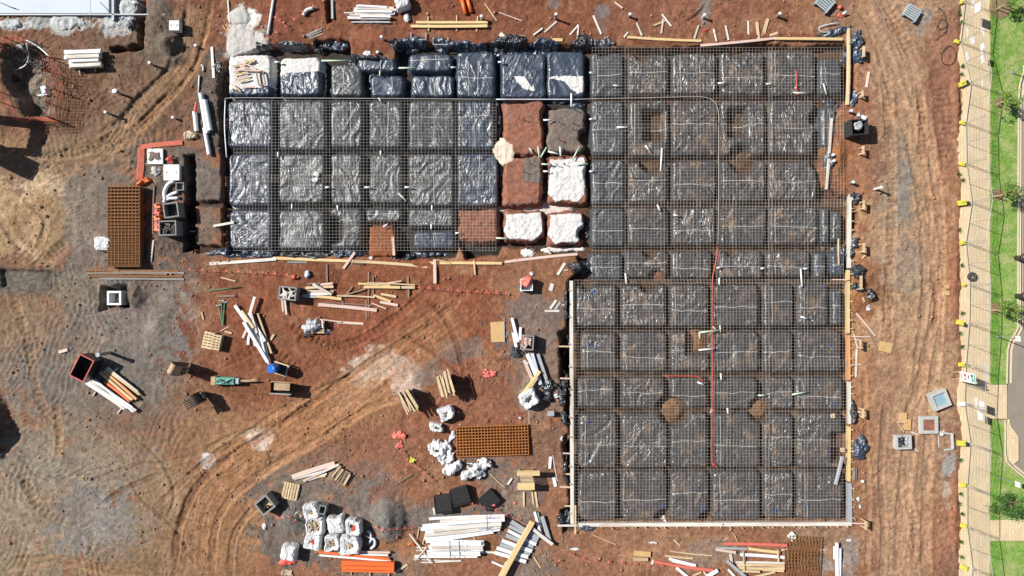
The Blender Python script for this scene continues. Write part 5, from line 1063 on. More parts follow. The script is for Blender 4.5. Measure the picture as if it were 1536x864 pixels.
def barrier(pts, label, h=.85, lean=0):
    root = empty('safety_barrier', (*W(*pts[0]), gh(*W(*pts[0]))), 0, label, 'barrier mesh', 'orange barrier mesh round the pit'); o = Vector(root.location); P = [Vector((*W(*p), gmean(*W(*p)))) - o for p in pts]
    for a, b in zip(P[:-1], P[1:]):
        L = (b - a).length; mb = MB(); r = random.Random(int(a.x * 9)); n = max(2, int(L / .45))
        for k in range(5):
            z = .08 + h * k / 4; q = [a.lerp(b, t / n) + Vector((0, 0, z - .12 * math.sin(PI * t / n) + r.uniform(-.02, .02))) for t in range(n + 1)]; mb.tube(q, .012 if 0 < k < 4 else .024, 4)
        mb.build('mesh_panel', M['orangecloth'], root)
    for p in P: MB().tube([p, p + Vector((0, 0, h + .25))], .025, 6).build('post', M['rust'], root)
barrier([(76,88),(80,110),(84,135),(82,158),(80,178)], 'orange mesh barrier down the right side of the upper left pit')
barrier([(87,92),(94,120),(96,140),(88,182)], 'outer orange mesh barrier right of the upper left pit')
barrier([(90,183),(60,181),(36,184)], 'orange mesh barrier along the bottom of the upper left pit')
barrier([(34,182),(20,160),(6,140),(-4,122)], 'orange mesh barrier on the lower left side of the upper left pit')
barrier([(2,66),(22,63),(44,61)], 'orange mesh barrier along the top of the upper left pit'); barrier([(2,80),(4,66)], 'short orange mesh barrier at the left image edge')
mesh_sheet(97, 104, 124, 198, .12, M['rust'], 'dark rusty mesh sheet lying flat right of the upper left pit', None, rz=-.06, sp=.2, b=.013)
mesh_sheet(62, 180, 118, 200, .10, M['rust'], 'dark rusty mesh sheet lying below the upper left pit', None, rz=.05, sp=.2, b=.012)
# lying orange barrier strips
def flatstrip(pts, w, m, label, cat='barrier mesh', name='barrier_strip'):
    mb = MB(); P = [Vector((*W(*p), gmean(*W(*p)) + .05)) for p in pts]; c = P[0].copy(); hw = w / S / 2
    for a, b in zip(P[:-1], P[1:]):
        d = (b - a).normalized(); nrm = Vector((-d.y, d.x, 0)); n = 7
        for k in range(n): off = nrm * (hw * (2 * k / (n - 1) - 1)); mb.bar(a - c + off, b - c + off, .035, .012)
        L = (b - a).length; q = int(L / .1)
        for k in range(q): p = a.lerp(b, (k + .5) / q) - c; mb.bar(p - nrm * hw, p + nrm * hw, .03, .014)
    tag(mb.build(name, M[m], None, c), label, cat)
flatstrip([(274,214),(240,217),(213,221)], 6, 'orangecloth', 'orange barrier mesh strip lying above the muddy lid'); flatstrip([(213,222),(212,250),(210,270)], 9, 'orangecloth', 'orange barrier mesh strip lying left of the muddy lid')
crumple(213, 273, 11, 5, .3, 'orange', 'bunched orange plastic at the top right of the rusty mesh stack', 'plastic sheet', 'orange_plastic_bundle', rot=25)
crumple(255, 239, 7, 7, .3, 'redplastic', 'bunched red plastic above the clean lid', 'plastic sheet', 'red_plastic_bundle')
crumple(283, 203, 12, 7, .3, 'rubble', 'pale broken board heap at the foot of the large pipes', 'rubble heap', 'board_heap'); crumple(233, 258, 9, 8, .2, 'conc', 'pale rubble between the two lids and the orange strip', 'rubble heap', 'rubble_heap')
# large pipes at left
hollow(301,140,311,200,.15,'pvc','long large white pipe, left one beside the left trench'); hollow(307,150,315.5,196,.16,'pvc','large white pipe lying right of the long one'); hollow(292,167.5,295,197,.14,'pvc','short white pipe left of the long one')
hollow(307,192,314,232,.13,'pvc','white pipe continuing below the long one'); tubeobj([(299,113),(297.5,140)], .05, 'pvc', 'thin white pipe above the large pipes'); tubeobj([(304,107),(305,101),(302,97)], .04, 'pvc', 'small white hooked pipe above the thin one', name='pipe_bend')
tag(MB().tube([(0, 0, 0), (.1, .6, 0)], .09, 8).build('red_tube', M['redplastic'], None, (*W(296, 170), .3)), 'red tube between the short white pipe and the long one', 'pipe')
tubeobj([(248,301),(247,288),(253,276),(262,271)], .13, 'pvc', 'curved white pipe bend below the clean lid, largest', name='pipe_bend'); tubeobj([(246,300),(256,292),(267,288)], .1, 'pvc', 'curved white pipe below the largest bend', name='pipe_bend'); tubeobj([(245,303),(254,298),(268,297)], .1, 'pvc', 'lowest curved white pipe above the grey crates', name='pipe_bend')
crate(269.5, 279.5, 12, 12, .3, 0, 'small square grey frame box right of the white bends', 'greyconc', t=.05)
crate(256, 315, 22, 22, .85, 8, 'open grey crate with plastic inside, upper of the two beside the orange fence feet', 'greyconc', content='blackpl', group='grey crates'); crate(251, 342, 26, 22, .85, 2, 'open grey crate full of fittings, lower of the two beside the orange fence feet', 'greyconc', content='darksteel', group='grey crates', fill=.7)
for i, y in enumerate((309, 318, 327, 336, 343)):
    g = gh(*W(236, y)); tag(MB().box((0, 0, .45), (.34, .30, .22)).box((0, 0, .15), (.22, .26, .4)).box((0, .1, .62), (.12, .08, .12)).build('orange_barrier_block', M['redplastic'] if i % 2 else M['orange'], None, (*W(236, y, .5), g), random.Random(i).uniform(-.3, .3)), f'orange plastic barrier foot, {ORD[i]} from the top left of the grey crates', 'barrier foot', 'orange barrier feet')
plank(229, 350, 231, 278, 2, 'aged', 'long dark bar right of the rusty mesh stack'); plank(221, 392, 226, 362, 1.6, 'aged', 'thin grey bar in the shade right of the rusty mesh stack')
# rusty mesh stacks
for k in range(7):
    mesh_sheet(169 + (k % 3) * .4, 282 - (k % 2), 216, 398 + (k % 3), .10 + k * .07, M['rust'], f'rusty mesh sheet of the tall upright stack at the left, {ORD[k]} from its bottom', 'sheets of the rusty mesh stack at the left', b=.042, sp=.21, rz=random.Random(k).uniform(-.004, .004))
for k in range(3):
    mesh_sheet(685 + k * .3, 638, 792, 682, .10 + k * .05, M['rustbright'], f'rusty mesh sheet of the wide low stack at the centre, {ORD[k]} from its bottom', 'sheets of the rusty mesh stack at the centre', b=.034, sp=.19, rz=.03 + .002 * k)
mesh_sheet(1182, 804, 1230, 868, .12, M['rust'], 'rusty mesh sheet lying at the bottom below the right field, upper one', 'rusty mesh at the bottom', b=.03, sp=.2, rz=-.05); mesh_sheet(1178, 812, 1226, 872, .08, M['rust'], 'rusty mesh sheet lying at the bottom below the right field, lower one', 'rusty mesh at the bottom', b=.03, sp=.2, rz=.08)
stackof([(128,406,268,407),(130,410,250,411),(134,414.5,274,414.5),(150,418,276,419),(170,408.5,276,409.5)], 'aged', 'long flat grey and rusty bar above the white chamber, {o} in the bundle', 'long bars above the white chamber', w=3, t=.06, mats=['rust', 'aged', 'rust', 'greyconc', 'greyconc'])
bulk_bag(155, 366.5, 23, 'lone white bag left of the rusty mesh stack', h=.5, sag=.2, handles=False)
crate(171, 447, 21, 21, .95, 0, 'white square concrete chamber standing in the pit at the left', 'wrap', t=.12, content='pine', name='concrete_chamber', cat='chamber', fill=.2)
# orange rimmed skip and timbers at left
r_ = crate(123, 552, 22, 34, 1.05, -27, 'dark open skip with an orange red rim at the left', 'blackpl', t=.04, content=None, name='waste_skip', cat='skip', rim='redplastic')
stackof([(128,575,186,614),(131,574,190,612),(134,572,195,614),(138,571,198,611),(141,569,204,616),(144,571,200,618)], 'whitewood', 'long white timber below the orange rimmed skip, {o} from the left', 'white timbers beside the skip', w=3, t=.09, lvl=.12, mats=['whitewood','wrap'])
stackof([(158,554,209,592),(155,557,204,599),(150,559,198,600),(157,573,193,601),(160,552,206,588)], 'pine', 'long timber right of the orange rimmed skip, {o} from the upper side', 'tan timbers beside the skip', w=4, t=.12, lvl=.12, mats=['pine','orangewood','pine','orange','whitewood'])
stackof([(139,594,143,588),(176,620,183,612),(186,608,196,600),(170,558,176,552)], 'whitewood', 'short bearer under the timbers beside the skip, {o} from the left', 'bearers beside the skip', w=2, t=.1)
def post(px, py, h, r, m, label, name='post', cat='post', head=None, sq=False):
    g = gmean(*W(px, py)); root = empty(name, (*W(px, py), g), 0, label, cat)
    (MB().box((0, 0, h / 2), (r * 2, r * 2, h)) if sq else MB().tube([(0, 0, 0), (0, 0, h)], r, 10)).build('shaft', M[m], root)
    if head: MB().box((0, 0, h), (.35, .08, .06)).build('head', M[head], root)
    return root
g = gmean(*W(165, 529)); root = empty('bollard_post', (*W(166, 529), g), 0, 'grey post standing alone above the orange rimmed skip', 'post'); MB().tube([(0, 0, 0), (0, 0, 1.25)], .10, 10).build('shaft', M['steel'], root); MB().disc((0, 0, 1.25), .14, .05, 12).build('cap', M['steel'], root)
# pallets
pallet(312, 510.5, 15, 26, -12, 'left narrow pallet of the twin stack on red soil', stackn=3, slats=6); pallet(324, 513.5, 13, 24, -12, 'right narrow pallet of the twin stack on red soil', stackn=3, slats=6)
pallet(435.5, 737, 25, 24, 78, 'weathered pallet alone above the white bags, its boards upright', slats=6); pallet(511, 714, 22, 24, 62, 'broken pallet beside the white plank bundle', slats=5, m='aged'); 
stackof([(498,715,511,699),(503,720,515,704),(516,728,525,712)], 'pine', 'loose pallet board on the broken pallet, {o} from the left', 'loose pallet boards', w=2.4, t=.03, lvl=.16)
def lattice(px, py, w, d, rot, label, h=.45):
    g = gmean(*W(px, py)); x, y = W(px, py, g + h); root = empty('black_lattice_crate', (x, y, g), math.radians(rot), label, 'crate', 'black lattice crates'); a, b = w / S, d / S; mb = MB(); n = 9
    for i in range(n + 1):
        mb.box((-a / 2 + a * i / n, 0, h), (.035, b, .05)); mb.box((0, -b / 2 + b * i / n, h - .01), (a, .035, .04))
    mb.build('top_lattice', M['rubber'], root)
    for s in (-1, 1): MB().box((s * a / 2, 0, h / 2), (.04, b, h - .06)).build('side_panel', M['rubber'], root); MB().box((0, s * b / 2, h / 2), (a - .05, .04, h - .06)).build('side_panel', M['rubber'], root)
    MB().box((0, 0, h - .12), (a - .1, b - .1, .04)).build('dried_mud_fill', M['soilgrey'], root); return root
lattice(664, 757, 24, 25, 7, 'black lattice crate above the white timber stacks, left of three'); lattice(690, 745, 26, 24, 17, 'black lattice crate above the white timber stacks, middle of three'); lattice(733.5, 750.5, 25, 22, 42, 'black lattice crate turned cornerwise, right of three', h=.3)
crumple(741, 758, 4, 2, .1, 'flag', 'red rag on the cornerwise black lattice crate', 'rag', 'red_rag', base=.42)
# workbench
g = gmean(*W(793, 720)); x, y = W(792, 718, g + .9); root = empty('workbench', (x, y, g), 0, 'pale timber workbench with a wide top board above the loose sticks', 'workbench')
MB().box((.02, .36, .95), (1.4, .32, .05)).build('top_board', M['yellow'], root); MB().box((-.12, -.5, .82), (1.05, .42, .05)).build('shelf_board', M['yellow'], root)
for k in range(5): MB().box((-.12 + .02 * k, .12 - k * .085, .84), (.8, .045, .03)).build('slat', M['pine'], root)
for sx in (-.5, .3):
    for sy in (-.5, .35): MB().box((sx, sy, .41), (.08, .08, .8)).build('leg', M['pine'], root)
stackof([(785.5,738,786,760,.0,3),(798,738,800.5,757,.0,2.6),(803,738,806.5,761,.0,3)], 'pine', 'pale stick below the workbench, {o} from the left', 'sticks below the workbench', t=.06)
crumple(772, 755, 3.4, 3.4, .12, 'flag', 'bright pink round blob on grey soil below the workbench', 'plastic scrap', 'pink_scrap', edge=.1)
# stake bundles (tall)
def stakes(px, py, rot, n, w, label, side='darksteel'):
    h = 1.15; g = gmean(*W(px, py)); cx, cy = W(px, py, g + h); root = empty('stake_cradle', (cx, cy, g), math.radians(rot), label + ' cradle', 'cradle', 'tall cradles holding stakes')
    for sx in (-.42, .42):
        for sy in (-.36, .36): MB().box((sx, sy, .5), (.07, .07, 1.0)).build('leg', M['aged'], root)
    MB().box((0, 0, .45), (.8, .7, .85)).build('wrapped_stack', M[side], root); MB().box((0, .36, .95), (1.0, .06, .07)).build('rail', M['aged'], root); MB().box((0, -.36, .95), (1.0, .06, .07)).build('rail', M['aged'], root)
    r = random.Random(int(px)); mr = Matrix.Rotation(math.radians(rot), 3, 'Z')
    for k in range(n):
        u = -.42 + .84 * k / (n - 1); L = r.uniform(1.15, 1.5); o = r.uniform(-.15, .12); c = mr @ Vector((u, o, 0)); a = r.uniform(-.12, .12)
        st = MB().bar((0, -L / 2, 0), (0, L / 2, 0), .085, .06).build('timber_stake', M['pine' if k % 3 else 'aged'], None, (cx + c.x, cy + c.y, g + 1.04 + (k % 3) * .07), math.radians(rot) + a)
        tag(st, f'pale stake on the {label}, {ORD[k]} from its left', 'stake', 'stakes on the tall cradles')
stakes(667, 576, 14, 12, 0, 'upper tall stake bundle above the white bags'); stakes(611, 600, 28, 10, 0, 'lower left tall stake bundle')
# white bags at centre
bulk_bag(669, 621, 25, 'white bag between the two stake bundles and the flat rusty mesh, topmost', h=.6, rot=20, content='darksteel', opening=.16, sag=.2, aspect=.85); bulk_bag(655, 641.5, 20, 'small oval white bag left of the flat rusty mesh', h=.45, aspect=.7, content='darksteel', opening=.12, sag=.2)
crumple(678, 656, 5, 10, .3, 'paper', 'pale blue sack at the left end of the flat rusty mesh', 'sack', 'paper_sack', rot=-10)
for i, (x, y, w, r, asp, l) in enumerate([(654,676,24,0,.9,'leftmost of the cluster, black hollow painted on top'),(668,668,17,30,1.2,'upper one of the cluster touching the rusty mesh'),(670,688,22,0,.9,'middle of the cluster below the upper one'),(679,706,24,10,.75,'lower middle of the cluster'),(697,713,17,0,.9,'small one at the bottom of the cluster'),(717,704,27,-20,.85,'largest at the right end of the cluster'),(729,697,11,40,1.3,'tiny twisted one at the right end')]):
    o = crumple(x, y, w * .62, w * .62 * asp, .42 + .1 * (i % 2), 'bag', f'white bag below the flat rusty mesh, {l}', 'bag', 'white_sack', rot=r, group='white bags below the rusty mesh', edge=.40, fr=.9, base=.04, seed=40 + i * 7)
    if i in (0, 5): crumple(x, y, 2.6, 3, .1, 'graveldark', None, name='dark_opening', parent=None, base=.3) if 0 else MB().disc((.02, .02, .34), .1, .06, 8, .06).build('dark_opening', M['rubber'], o)  # solid black disc paints the shade of a hollow in the sack
bulk_bag(794, 599, 29, 'lone white bag with grey stones inside beside the left formwork', h=.7, content='graveldark', opening=.3, rot=30)
# bags lower left
BG = [(467,766,24,14,'rubble',.3,'white bag at the top left of the lower left group'),(473,787,31,0,'rubble',.62,'round open bag full of pale rubble in the lower left group'),(504,787,26,4,None,0,'square closed white bag in the middle of the lower left group'),(531,791,27,-2,'redplastic',.34,'square white bag with red plastic inside, right of the lower left group'),
      (470,811,27,-12,'redplastic',.2,'white bag with a dark red patch on top in the lower left group'),(499,813,27,8,'rubble',.5,'bag of rubble at the bottom middle of the lower left group'),(526,817,30,0,'rubble',.3,'wide white bag at the bottom right of the lower left group'),(434,828,25,-10,None,0,'lone white bag with a red skirt at the bottom left')]
for (x, y, w, r, ct, op, l) in BG: bulk_bag(x, y, w, l, h=.68, rot=r, content=ct, opening=op or .3, sag=.1, group='white bags of the lower left group')
crumple(432, 843, 13, 5, .2, 'redplastic', 'red plastic skirt below the lone white bag at the bottom left', 'plastic sheet', 'red_plastic_bundle'); crumple(430, 860, 9, 5, .2, 'rubble', 'pale rubble at the bottom edge left of the bags', 'rubble heap', 'rubble_heap'); crumple(446, 775, 7, 6, .4, 'rubble', 'pale rubble beside the round rubble bag', 'rubble heap', 'rubble_heap')
crate(483, 765, 10, 13, .8, -14, 'small grey box between the bags with a long shadow', 'steel', t=.05)
crate(397, 758, 23, 23, .85, 38, 'grey open concrete box with rubble inside left of the bags', 'greyconc', t=.1, content='pine', name='concrete_chamber', cat='chamber')
tubeobj([(551,796),(556,801),(557,809),(553,815)], .08, 'paper', 'pale blue curved pipe right of the bags', name='pipe_bend'); tubeobj([(556,807),(562,810),(562,818),(556,823)], .09, 'pvc', 'white curved pipe below the pale blue one', name='pipe_bend')
stackof([(477,828,584,839,.1,4),(500,828,582,833,.1,3.6),(505,826,585,829,.12,2.6),(479,833,586,841.5,.05,3)], 'orange', 'long beam above the orange stack, {o} in the bundle', 'beams above the orange stack', t=.1, mats=['orange','whitewood','pink','wrap'], lvl=.1)
for k in range(5):
    plank(512, 843 + k * 3.3, 591, 845.5 + k * 3.2, 3, 'orange', f'bright orange board of the flat orange stack, {ORD[k]} from its upper edge', lvl=.12, t=.3, group='bright orange stack', cat='board', name='orange_board')
stackof([(527,856,527,863),(555,857,555,864),(583,858,583,866)], 'pine', 'short bearer poking out below the orange stack, {o} from the left', 'bearers below the orange stack', w=1.8, t=.1)
stackof([(438,716,502,695.5,.05,7),(441,719,488,706,.02,3),(455,722,508,697,.10,3.6),(462,721,490,711,.02,2.4),(474,716,488,714,.02,3)], 'pink', 'white and pink plank of the bundle above the weathered pallet, {o} from the upper edge', 'planks above the weathered pallet', t=.08, mats=['pink','whitewood','whitewood','wrap','yellow'])
tubeobj([(612,818),(617,815.5),(622,818)], .05, 'orange', 'small curved orange pipe left of the white stacks', name='pipe_bend')
# white stacks at the bottom centre
stackof([(643.5,778.5,757,774,.1,3.4),(660,781.5,757,777,.22,4),(634,789.5,756,779.5,.1,4.2),(631,794,753,784,.22,4.4),(638,798.5,752,787,.1,4.4),(637,803.5,751,790,.22,4.4),(637,808.5,750,794,.1,4.4),(639,812.5,740,798,.02,4),(665,787,757,780,.34,3.8),(650,797,752,786.5,.34,4.2)],
        'wrap', 'long wrapped timber of the slanted stack, {o} from its upper edge, lower layer first', 'upper slanted white stack', t=.12, mats=['wrap','whitewood','wrap','wrap'])
stackof([(648,813.5,726,813.5,.1,3.6),(645,817,726,817,.22,3.8),(642,820.5,725,820.5,.1,3.6),(644,824,725,824,.22,3.8),(640,827.5,724,828,.1,3.6),(640,831,721,832,.22,3.8),(622,835,716,835,.1,3.4),(650,815,722,815.5,.34,3.6),(648,822,724,822.5,.34,3.8),(646,829.5,720,830,.34,3.6)],
        'wrap', 'white wrapped timber of the level stack, {o} from its upper edge, lower layer first', 'lower level white stack', t=.12, mats=['wrap','wrap','whitewood'])
stackof([(614,801,647,845,.15,2),(640,821,623,841,.2,2),(620,838.5,690,842,.0,2),(632,844,692,841,.02,2),(625,821.5,652,822,.1,2),(624,826,650,826,.1,1.6),(716,828,743,829,.02,3)], 'whitewood', 'thin white batten round the lower level stack, {o} of the loose ones', 'loose battens round the lower stack', t=.05)
for i, (x0, y0, x1, y1, z) in enumerate([(730,771,732,797,.48),(674.5,811,675.5,838,.48),(688.5,811,690,838,.48)]):
    plank(x0, y0, x1, y1, .9, 'darksteel', f'dark strap over the white stacks, {["on the upper slanted stack","left one on the lower stack","right one on the lower stack"][i]}', lvl=z, t=.015, cat='strap', name='strap')
# printed blue scribble on wraps
mbp = 0
stackof([(625,812,629,790,.0,1.6),(634,817,641,790,.0,1.6),(707,800,714,812,.0,2),(749,796,742,795,.0,2),(672,816,674,806,0,2)], 'pine', 'short bearer under the white stacks, {o} counted from the left', 'bearers under the white stacks', t=.06)
stackof([(767,782.5,808,808,.08,6.4),(764,789,806,812,.02,5.5),(762,796,804,817,.08,5),(759,803,800,820,.02,6),(753,811,798,827,.08,5.6),(750,817,795,831,.02,5.6),(745,822,792,836,.08,5.6),(742,829,789,843,.02,5.6),(738,843,756,851,.0,3)],
        'wrap', 'plank of the fanned grey and white bundle, {o} from its upper end', 'fanned grey and white bundle', t=.1, mats=['galvgrey','galvgrey','wrap','galvgrey','wrap','galvgrey','wrap','wrap','wrap'])
stackof([(802,768,811,802,.08,4),(806,769,812,800,.02,4),(813,775,825,813,.08,6),(795,790,829,817,.22,5)], 'galvgrey', 'grey white plank right of the fanned bundle, {o} from the left', 'planks right of the fanned bundle', t=.1, mats=['wrap','galvgrey','galvgrey','whitewood'])
plank(752, 868, 799, 783, 8, 'yellow', 'long broad cream beam lying across the fanned bundle', lvl=.3, t=.16); plank(748, 866, 760, 842, 3, 'pine', 'thin cream batten left of the broad cream beam', lvl=.1)
# heap of white pipes and timbers, centre left
stackof([(352,458,396,523,.1,5),(382,445,373,476,.22,4.6),(372,470,397,512,.2,4.6),(365,483,401,543,.3,5),(386,470,407,530,.1,3),(381,476,394,506,.05,3),(369.5,495,364,507,.1,4),(373,498,372,517,.02,4),(381,504,382.5,519,.02,4),(376,468,385,500,.3,3.4),(390,500,398,536,.22,3),(396,512,403,546,.1,3.4),(362,466,380,492,.35,4)],
        'wrap', 'long white piece of the tangled heap left of centre, {o} counted from the left', 'tangled white heap left of centre', t=.09, mats=['wrap','whitewood','wrap','pvc','pine','aged','pink','wrap'])
# heap with pallets (upper middle)
crate(431, 440, 26, 20, .8, -6, 'grey crate heaped with white scrap at the left of the timber heap', 'greyconc', content='whitewood', fill=.9); stackof([(420,449,444,442,.7,3),(423,450,424.5,467,.1,3),(427,450,429.5,472,.1,3)], 'whitewood', 'white batten leaning on the grey crate, {o} of three', 'battens on the grey crate', t=.05)
stackof([(458,432,500,430,.05,4),(460,437,500,438,.05,4.4),(460,426,480,425,.1,3),(480,427,499,425,.1,3.4),(462,441,498,441,.05,3),(469,426,497,442,.3,4)], 'pink', 'board of the pinkish heap right of the grey crate, {o} from its upper edge', 'pinkish heap', t=.12, mats=['pine','pink','aged','pink','wrap','whitewood'])
stackof([(454,443.5,474,445),(473,444.5,512,448.5)], 'yellow', 'broad plank below the pinkish heap, {o} from the left', 'broad planks below the heap', w=4.6, t=.12, lvl=.06, mats=['galvgrey','yellow'])
stackof([(477,457,565,465.5,.06,5),(505,443.5,562,446,.1,2.6),(513,444,548,433.5,.1,2.2),(517,446,528,430,.05,1.8),(537,425.5,585,427,.08,3),(545.5,430.5,600,431,.08,4.2),(602,431,622,431.4,.08,4),(566,427,602,421.5,.14,2),(550,424.5,622,427.6,.12,2.2),(480,454,560,458,.02,1.5)],
        'pine', 'long cream plank of the spread timber at the upper middle, {o} in the spread', 'spread timber at the upper middle', t=.07, mats=['pink','pine','aged','aged','yellow','yellow','pine','pine','pine','aged'])
stackof([(553,408,552.5,476,.0,2.4),(560,414,560,444,.0,1.6),(612,414,613,447,.0,2.4),(514,447,514,459,.0,2.4),(549,450,549.5,477,0,2.4)], 'aged', 'grey cross bearer under the spread timber, {o} in order', 'bearers under the spread timber', t=.06)
stackof([(560.6,443,586,452.5,.02,4),(571,441,594,445,.02,3.4),(570,453,596.6,458,.02,3.8),(557.5,454.7,579,463,.02,1.6)], 'yellow', 'short cream plank right of the spread timber, {o} from the top', 'short planks right of the spread timber', t=.07, mats=['yellow','pine','pink','pink'])
# pallet with torn plastic
pallet(473, 491, 26, 19, 0, 'pallet draped in torn white plastic below the timber heap', stackn=2, slats=5); crumple(467, 488, 14, 11, .25, 'galvgrey', 'torn grey white plastic over the draped pallet', 'plastic sheet', 'torn_plastic', base=.35); crumple(456, 491, 6, 4, .25, 'bag', 'white plastic tail left of the draped pallet', 'plastic sheet', 'torn_plastic'); crumple(490, 498, 7, 4, .25, 'bag', 'white plastic bundle below right of the draped pallet', 'plastic sheet', 'torn_plastic'); crumple(459, 503, 6, 3, .2, 'blackpl', 'dark plastic bundle below left of the draped pallet', 'plastic sheet', 'torn_plastic')
stackof([(480,479,512,483,.1,2),(505,483,545,485.5,.02,3.6)], 'pink', 'pinkish plank right of the draped pallet, {o} from the left', 'planks right of the draped pallet', t=.06); plank(483, 479, 484, 492, 2.4, 'whitewood', 'short white upright batten on the draped pallet', lvl=.4)
crumple(460.5, 411, 5, 7.5, .3, 'paper', 'pale blue white sack below the cream edge board', 'sack', 'paper_sack', rot=-8, edge=.1)
# flag line
def flagline(pts, n, label, sag=0):
    P = [Vector((*W(*p), gmean(*W(*p)) + .3)) for p in pts]; root = empty('flag_line', (P[0].x, P[0].y, P[0].z - .3), 0, label, 'flag line', 'lines of red flags'); o = Vector(root.location); Q = [p - o for p in P]
    MB().tube(Q, .008, 4).build('string', M['flag'], root)
    L = [0]; 
    for a, b in zip(Q[:-1], Q[1:]): L.append(L[-1] + (b - a).length)
    for k in range(n):
        s = L[-1] * (k + .5) / n; i = max(j for j in range(len(L)) if L[j] <= s); a, b = Q[i], Q[min(i + 1, len(Q) - 1)]; p = a.lerp(b, (s - L[i]) / max(1e-6, (b - a).length)); r = random.Random(k)
        d = (b - a).normalized(); u = Vector((-d.y, d.x, r.uniform(-.6, .2))); w = .06
        MB().add([p - d * w, p + d * w, p + u * .16 + d * .02, p + u * .16 - d * .02 + Vector((0, 0, .01))], [(0, 1, 2, 3)]).build('flag', M['flag'], root)
flagline([(279,405),(400,410),(441,414)], 9, 'red flag line below the left end of the edge boards')
flagline([(622,431),(680,436),(766,441)], 10, 'red flag line below the yellow edge board running right to the red sack'); flagline([(845,826),(880,839),(960,846),(1000,848)], 8, 'red flag line along the bottom edge'); flagline([(395,64),(430,45),(460,20),(494,0)], 7, 'red flag line rising to the top edge'); flagline([(412,28),(430,40)], 3, 'short red flag line near the long white pipe')
flagline([(562,786),(580,788),(625,789)], 6, 'red flag line right of the grey gravel pile'); flagline([(598,672),(612,690),(630,703),(650,722)], 9, 'red flag line trailing from the red plastic tangle'); flagline([(700,752),(740,762),(800,790)], 6, 'faint red flag line below the cornerwise crate'); flagline([(840,835),(828,842)], 2, 'short red flag line near the bottom middle')
flagline([(415,775),(432,772),(440,770),(447,782)], 4, 'red flag line over the dark gravel hollow')
crumple(441, 415.5, 6, 6, .25, 'redplastic', 'bunched red plastic at the end of the left flag line', 'plastic sheet', 'red_plastic_bundle'); crumple(599, 662, 9, 12, .15, 'flag', 'tangle of red tape left of the white bags', 'tape tangle', 'tape_tangle', edge=.8); crumple(619, 690, 5, 6, .15, 'yellowpl', 'yellow tape scrap beside the red tangle', 'tape tangle', 'tape_tangle', edge=.5); crumple(734, 562, 8, 10, .1, 'flag', 'thin red tape tangle at the centre right of the yard', 'tape tangle', 'tape_tangle', edge=1.0)
crate(790, 427, 18, 18, .6, 0, 'white crate holding a pink red sack beside the flag line end', 'wrap', t=.05); crumple(790, 423, 9, 9, .35, 'flag', 'pink red sack on the white crate', 'sack', 'red_sack', base=.5, edge=.2); lid(797, 410.5, 5, 45, .1, 'tiny white square block with a hole above the red sack'); crumple(783, 434, 4, 4, .15, 'bag', 'white scrap at the left foot of the white crate', 'scrap', 'white_scrap')
# green rods and props
tubeobj([(313,436,.05),(362,430.5,.08)], .03, 'green', 'long green rod below the left flag line', name='green_rod', cat='rod')
def prop(x0, y0, x1, y1, label):
    z = .12; a = Vector((*W(x0, y0, z), z)); b = Vector((*W(x1, y1, z), z)); d = (b - a); root = empty('steel_prop', a, math.atan2(d.y, d.x), label, 'steel prop', 'green steel props'); L = d.length
    MB().tube([(0, 0, 0), (L, 0, 0)], .035, 8).build('tube', M['green'], root); MB().box((0, 0, 0), (.05, .34, .05)).build('head_plate', M['galvgrey'], root)
prop(328, 458, 333.5, 487, 'green steel prop, left of three'); prop(332, 451, 334, 485, 'green steel prop, middle of three'); prop(337, 453, 334.5, 488, 'green steel prop, right of three')
# board
plank(735.5, 482, 755.5, 484, 1, 'aged', 'thin dark batten along the top of the plywood sheet')
tag(MB().box((0, 0, .01), (.82, 1.25, .03)).build('plywood_sheet', M['ply'], None, (*W(746, 498, .1), gmean(*W(746, 498)) + .05), .06), 'plywood sheet lying alone on red soil at the centre', 'board')
tag(MB().box((0, 0, .01), (.09, 1.3, .05)).build('timber_batten', M['galvgrey'], None, (*W(756, 497), gmean(*W(756, 497)) + .05), .02), 'pale batten along the right side of the plywood sheet', 'plank')
# group right of the ply
stackof([(768,477,777,513,.1,4.6),(769.5,499,774.5,521,.02,4.4),(781,491,780,510,.1,4),(776,500,779,514,.02,3)], 'wrap', 'white plank left of the debris crate, {o} from the left', 'planks left of the debris crate', t=.1); crate(791, 514, 19, 22, .75, -4, 'grey crate of debris beside the left formwork', 'greyconc', content='pink', fill=.9)
plank(783, 518, 786, 503, 2.6, 'flag', 'pink red batten leaning on the debris crate', lvl=.7)
stackof([(787,541,800,573,.02,5),(791,531,805,566,.1,5.6),(798,530,811,577,.1,5.4),(807,531,822,576,.1,4.8),(785,541,792,546,.02,4),(803,571,800,577,.1,4)], 'wrap', 'white or grey plank of the bundle above the lone white bag, {o} from the left', 'bundle above the lone white bag', t=.12, mats=['pink','wrap','paper','galvgrey','whitewood','pink']); plank(779, 598, 810, 557, 4.6, 'yellow', 'cream beam slanting across the white bundle', lvl=.3, t=.1); plank(796, 580, 806, 566, 4.4, 'yellow', 'short cream beam beside the slanting one', lvl=.25, t=.1)
lid(834, 594, 5.5, 20, .18, 'small pale block between the lone bag and the formwork'); root = empty('saw_stool', (*W(826, 620, .4), .0), 0, 'small grey saw stool left of the formwork', 'stool'); MB().box((0, 0, .42), (.42, .3, .05)).build('top', M['galvgrey'], root)
for sx in (-.16, .16):
    for sy in (-.1, .1): MB().bar((sx, sy, .4), (sx * 1.3, sy * 1.4, 0), .04, .04).build('leg', M['aged'], root)
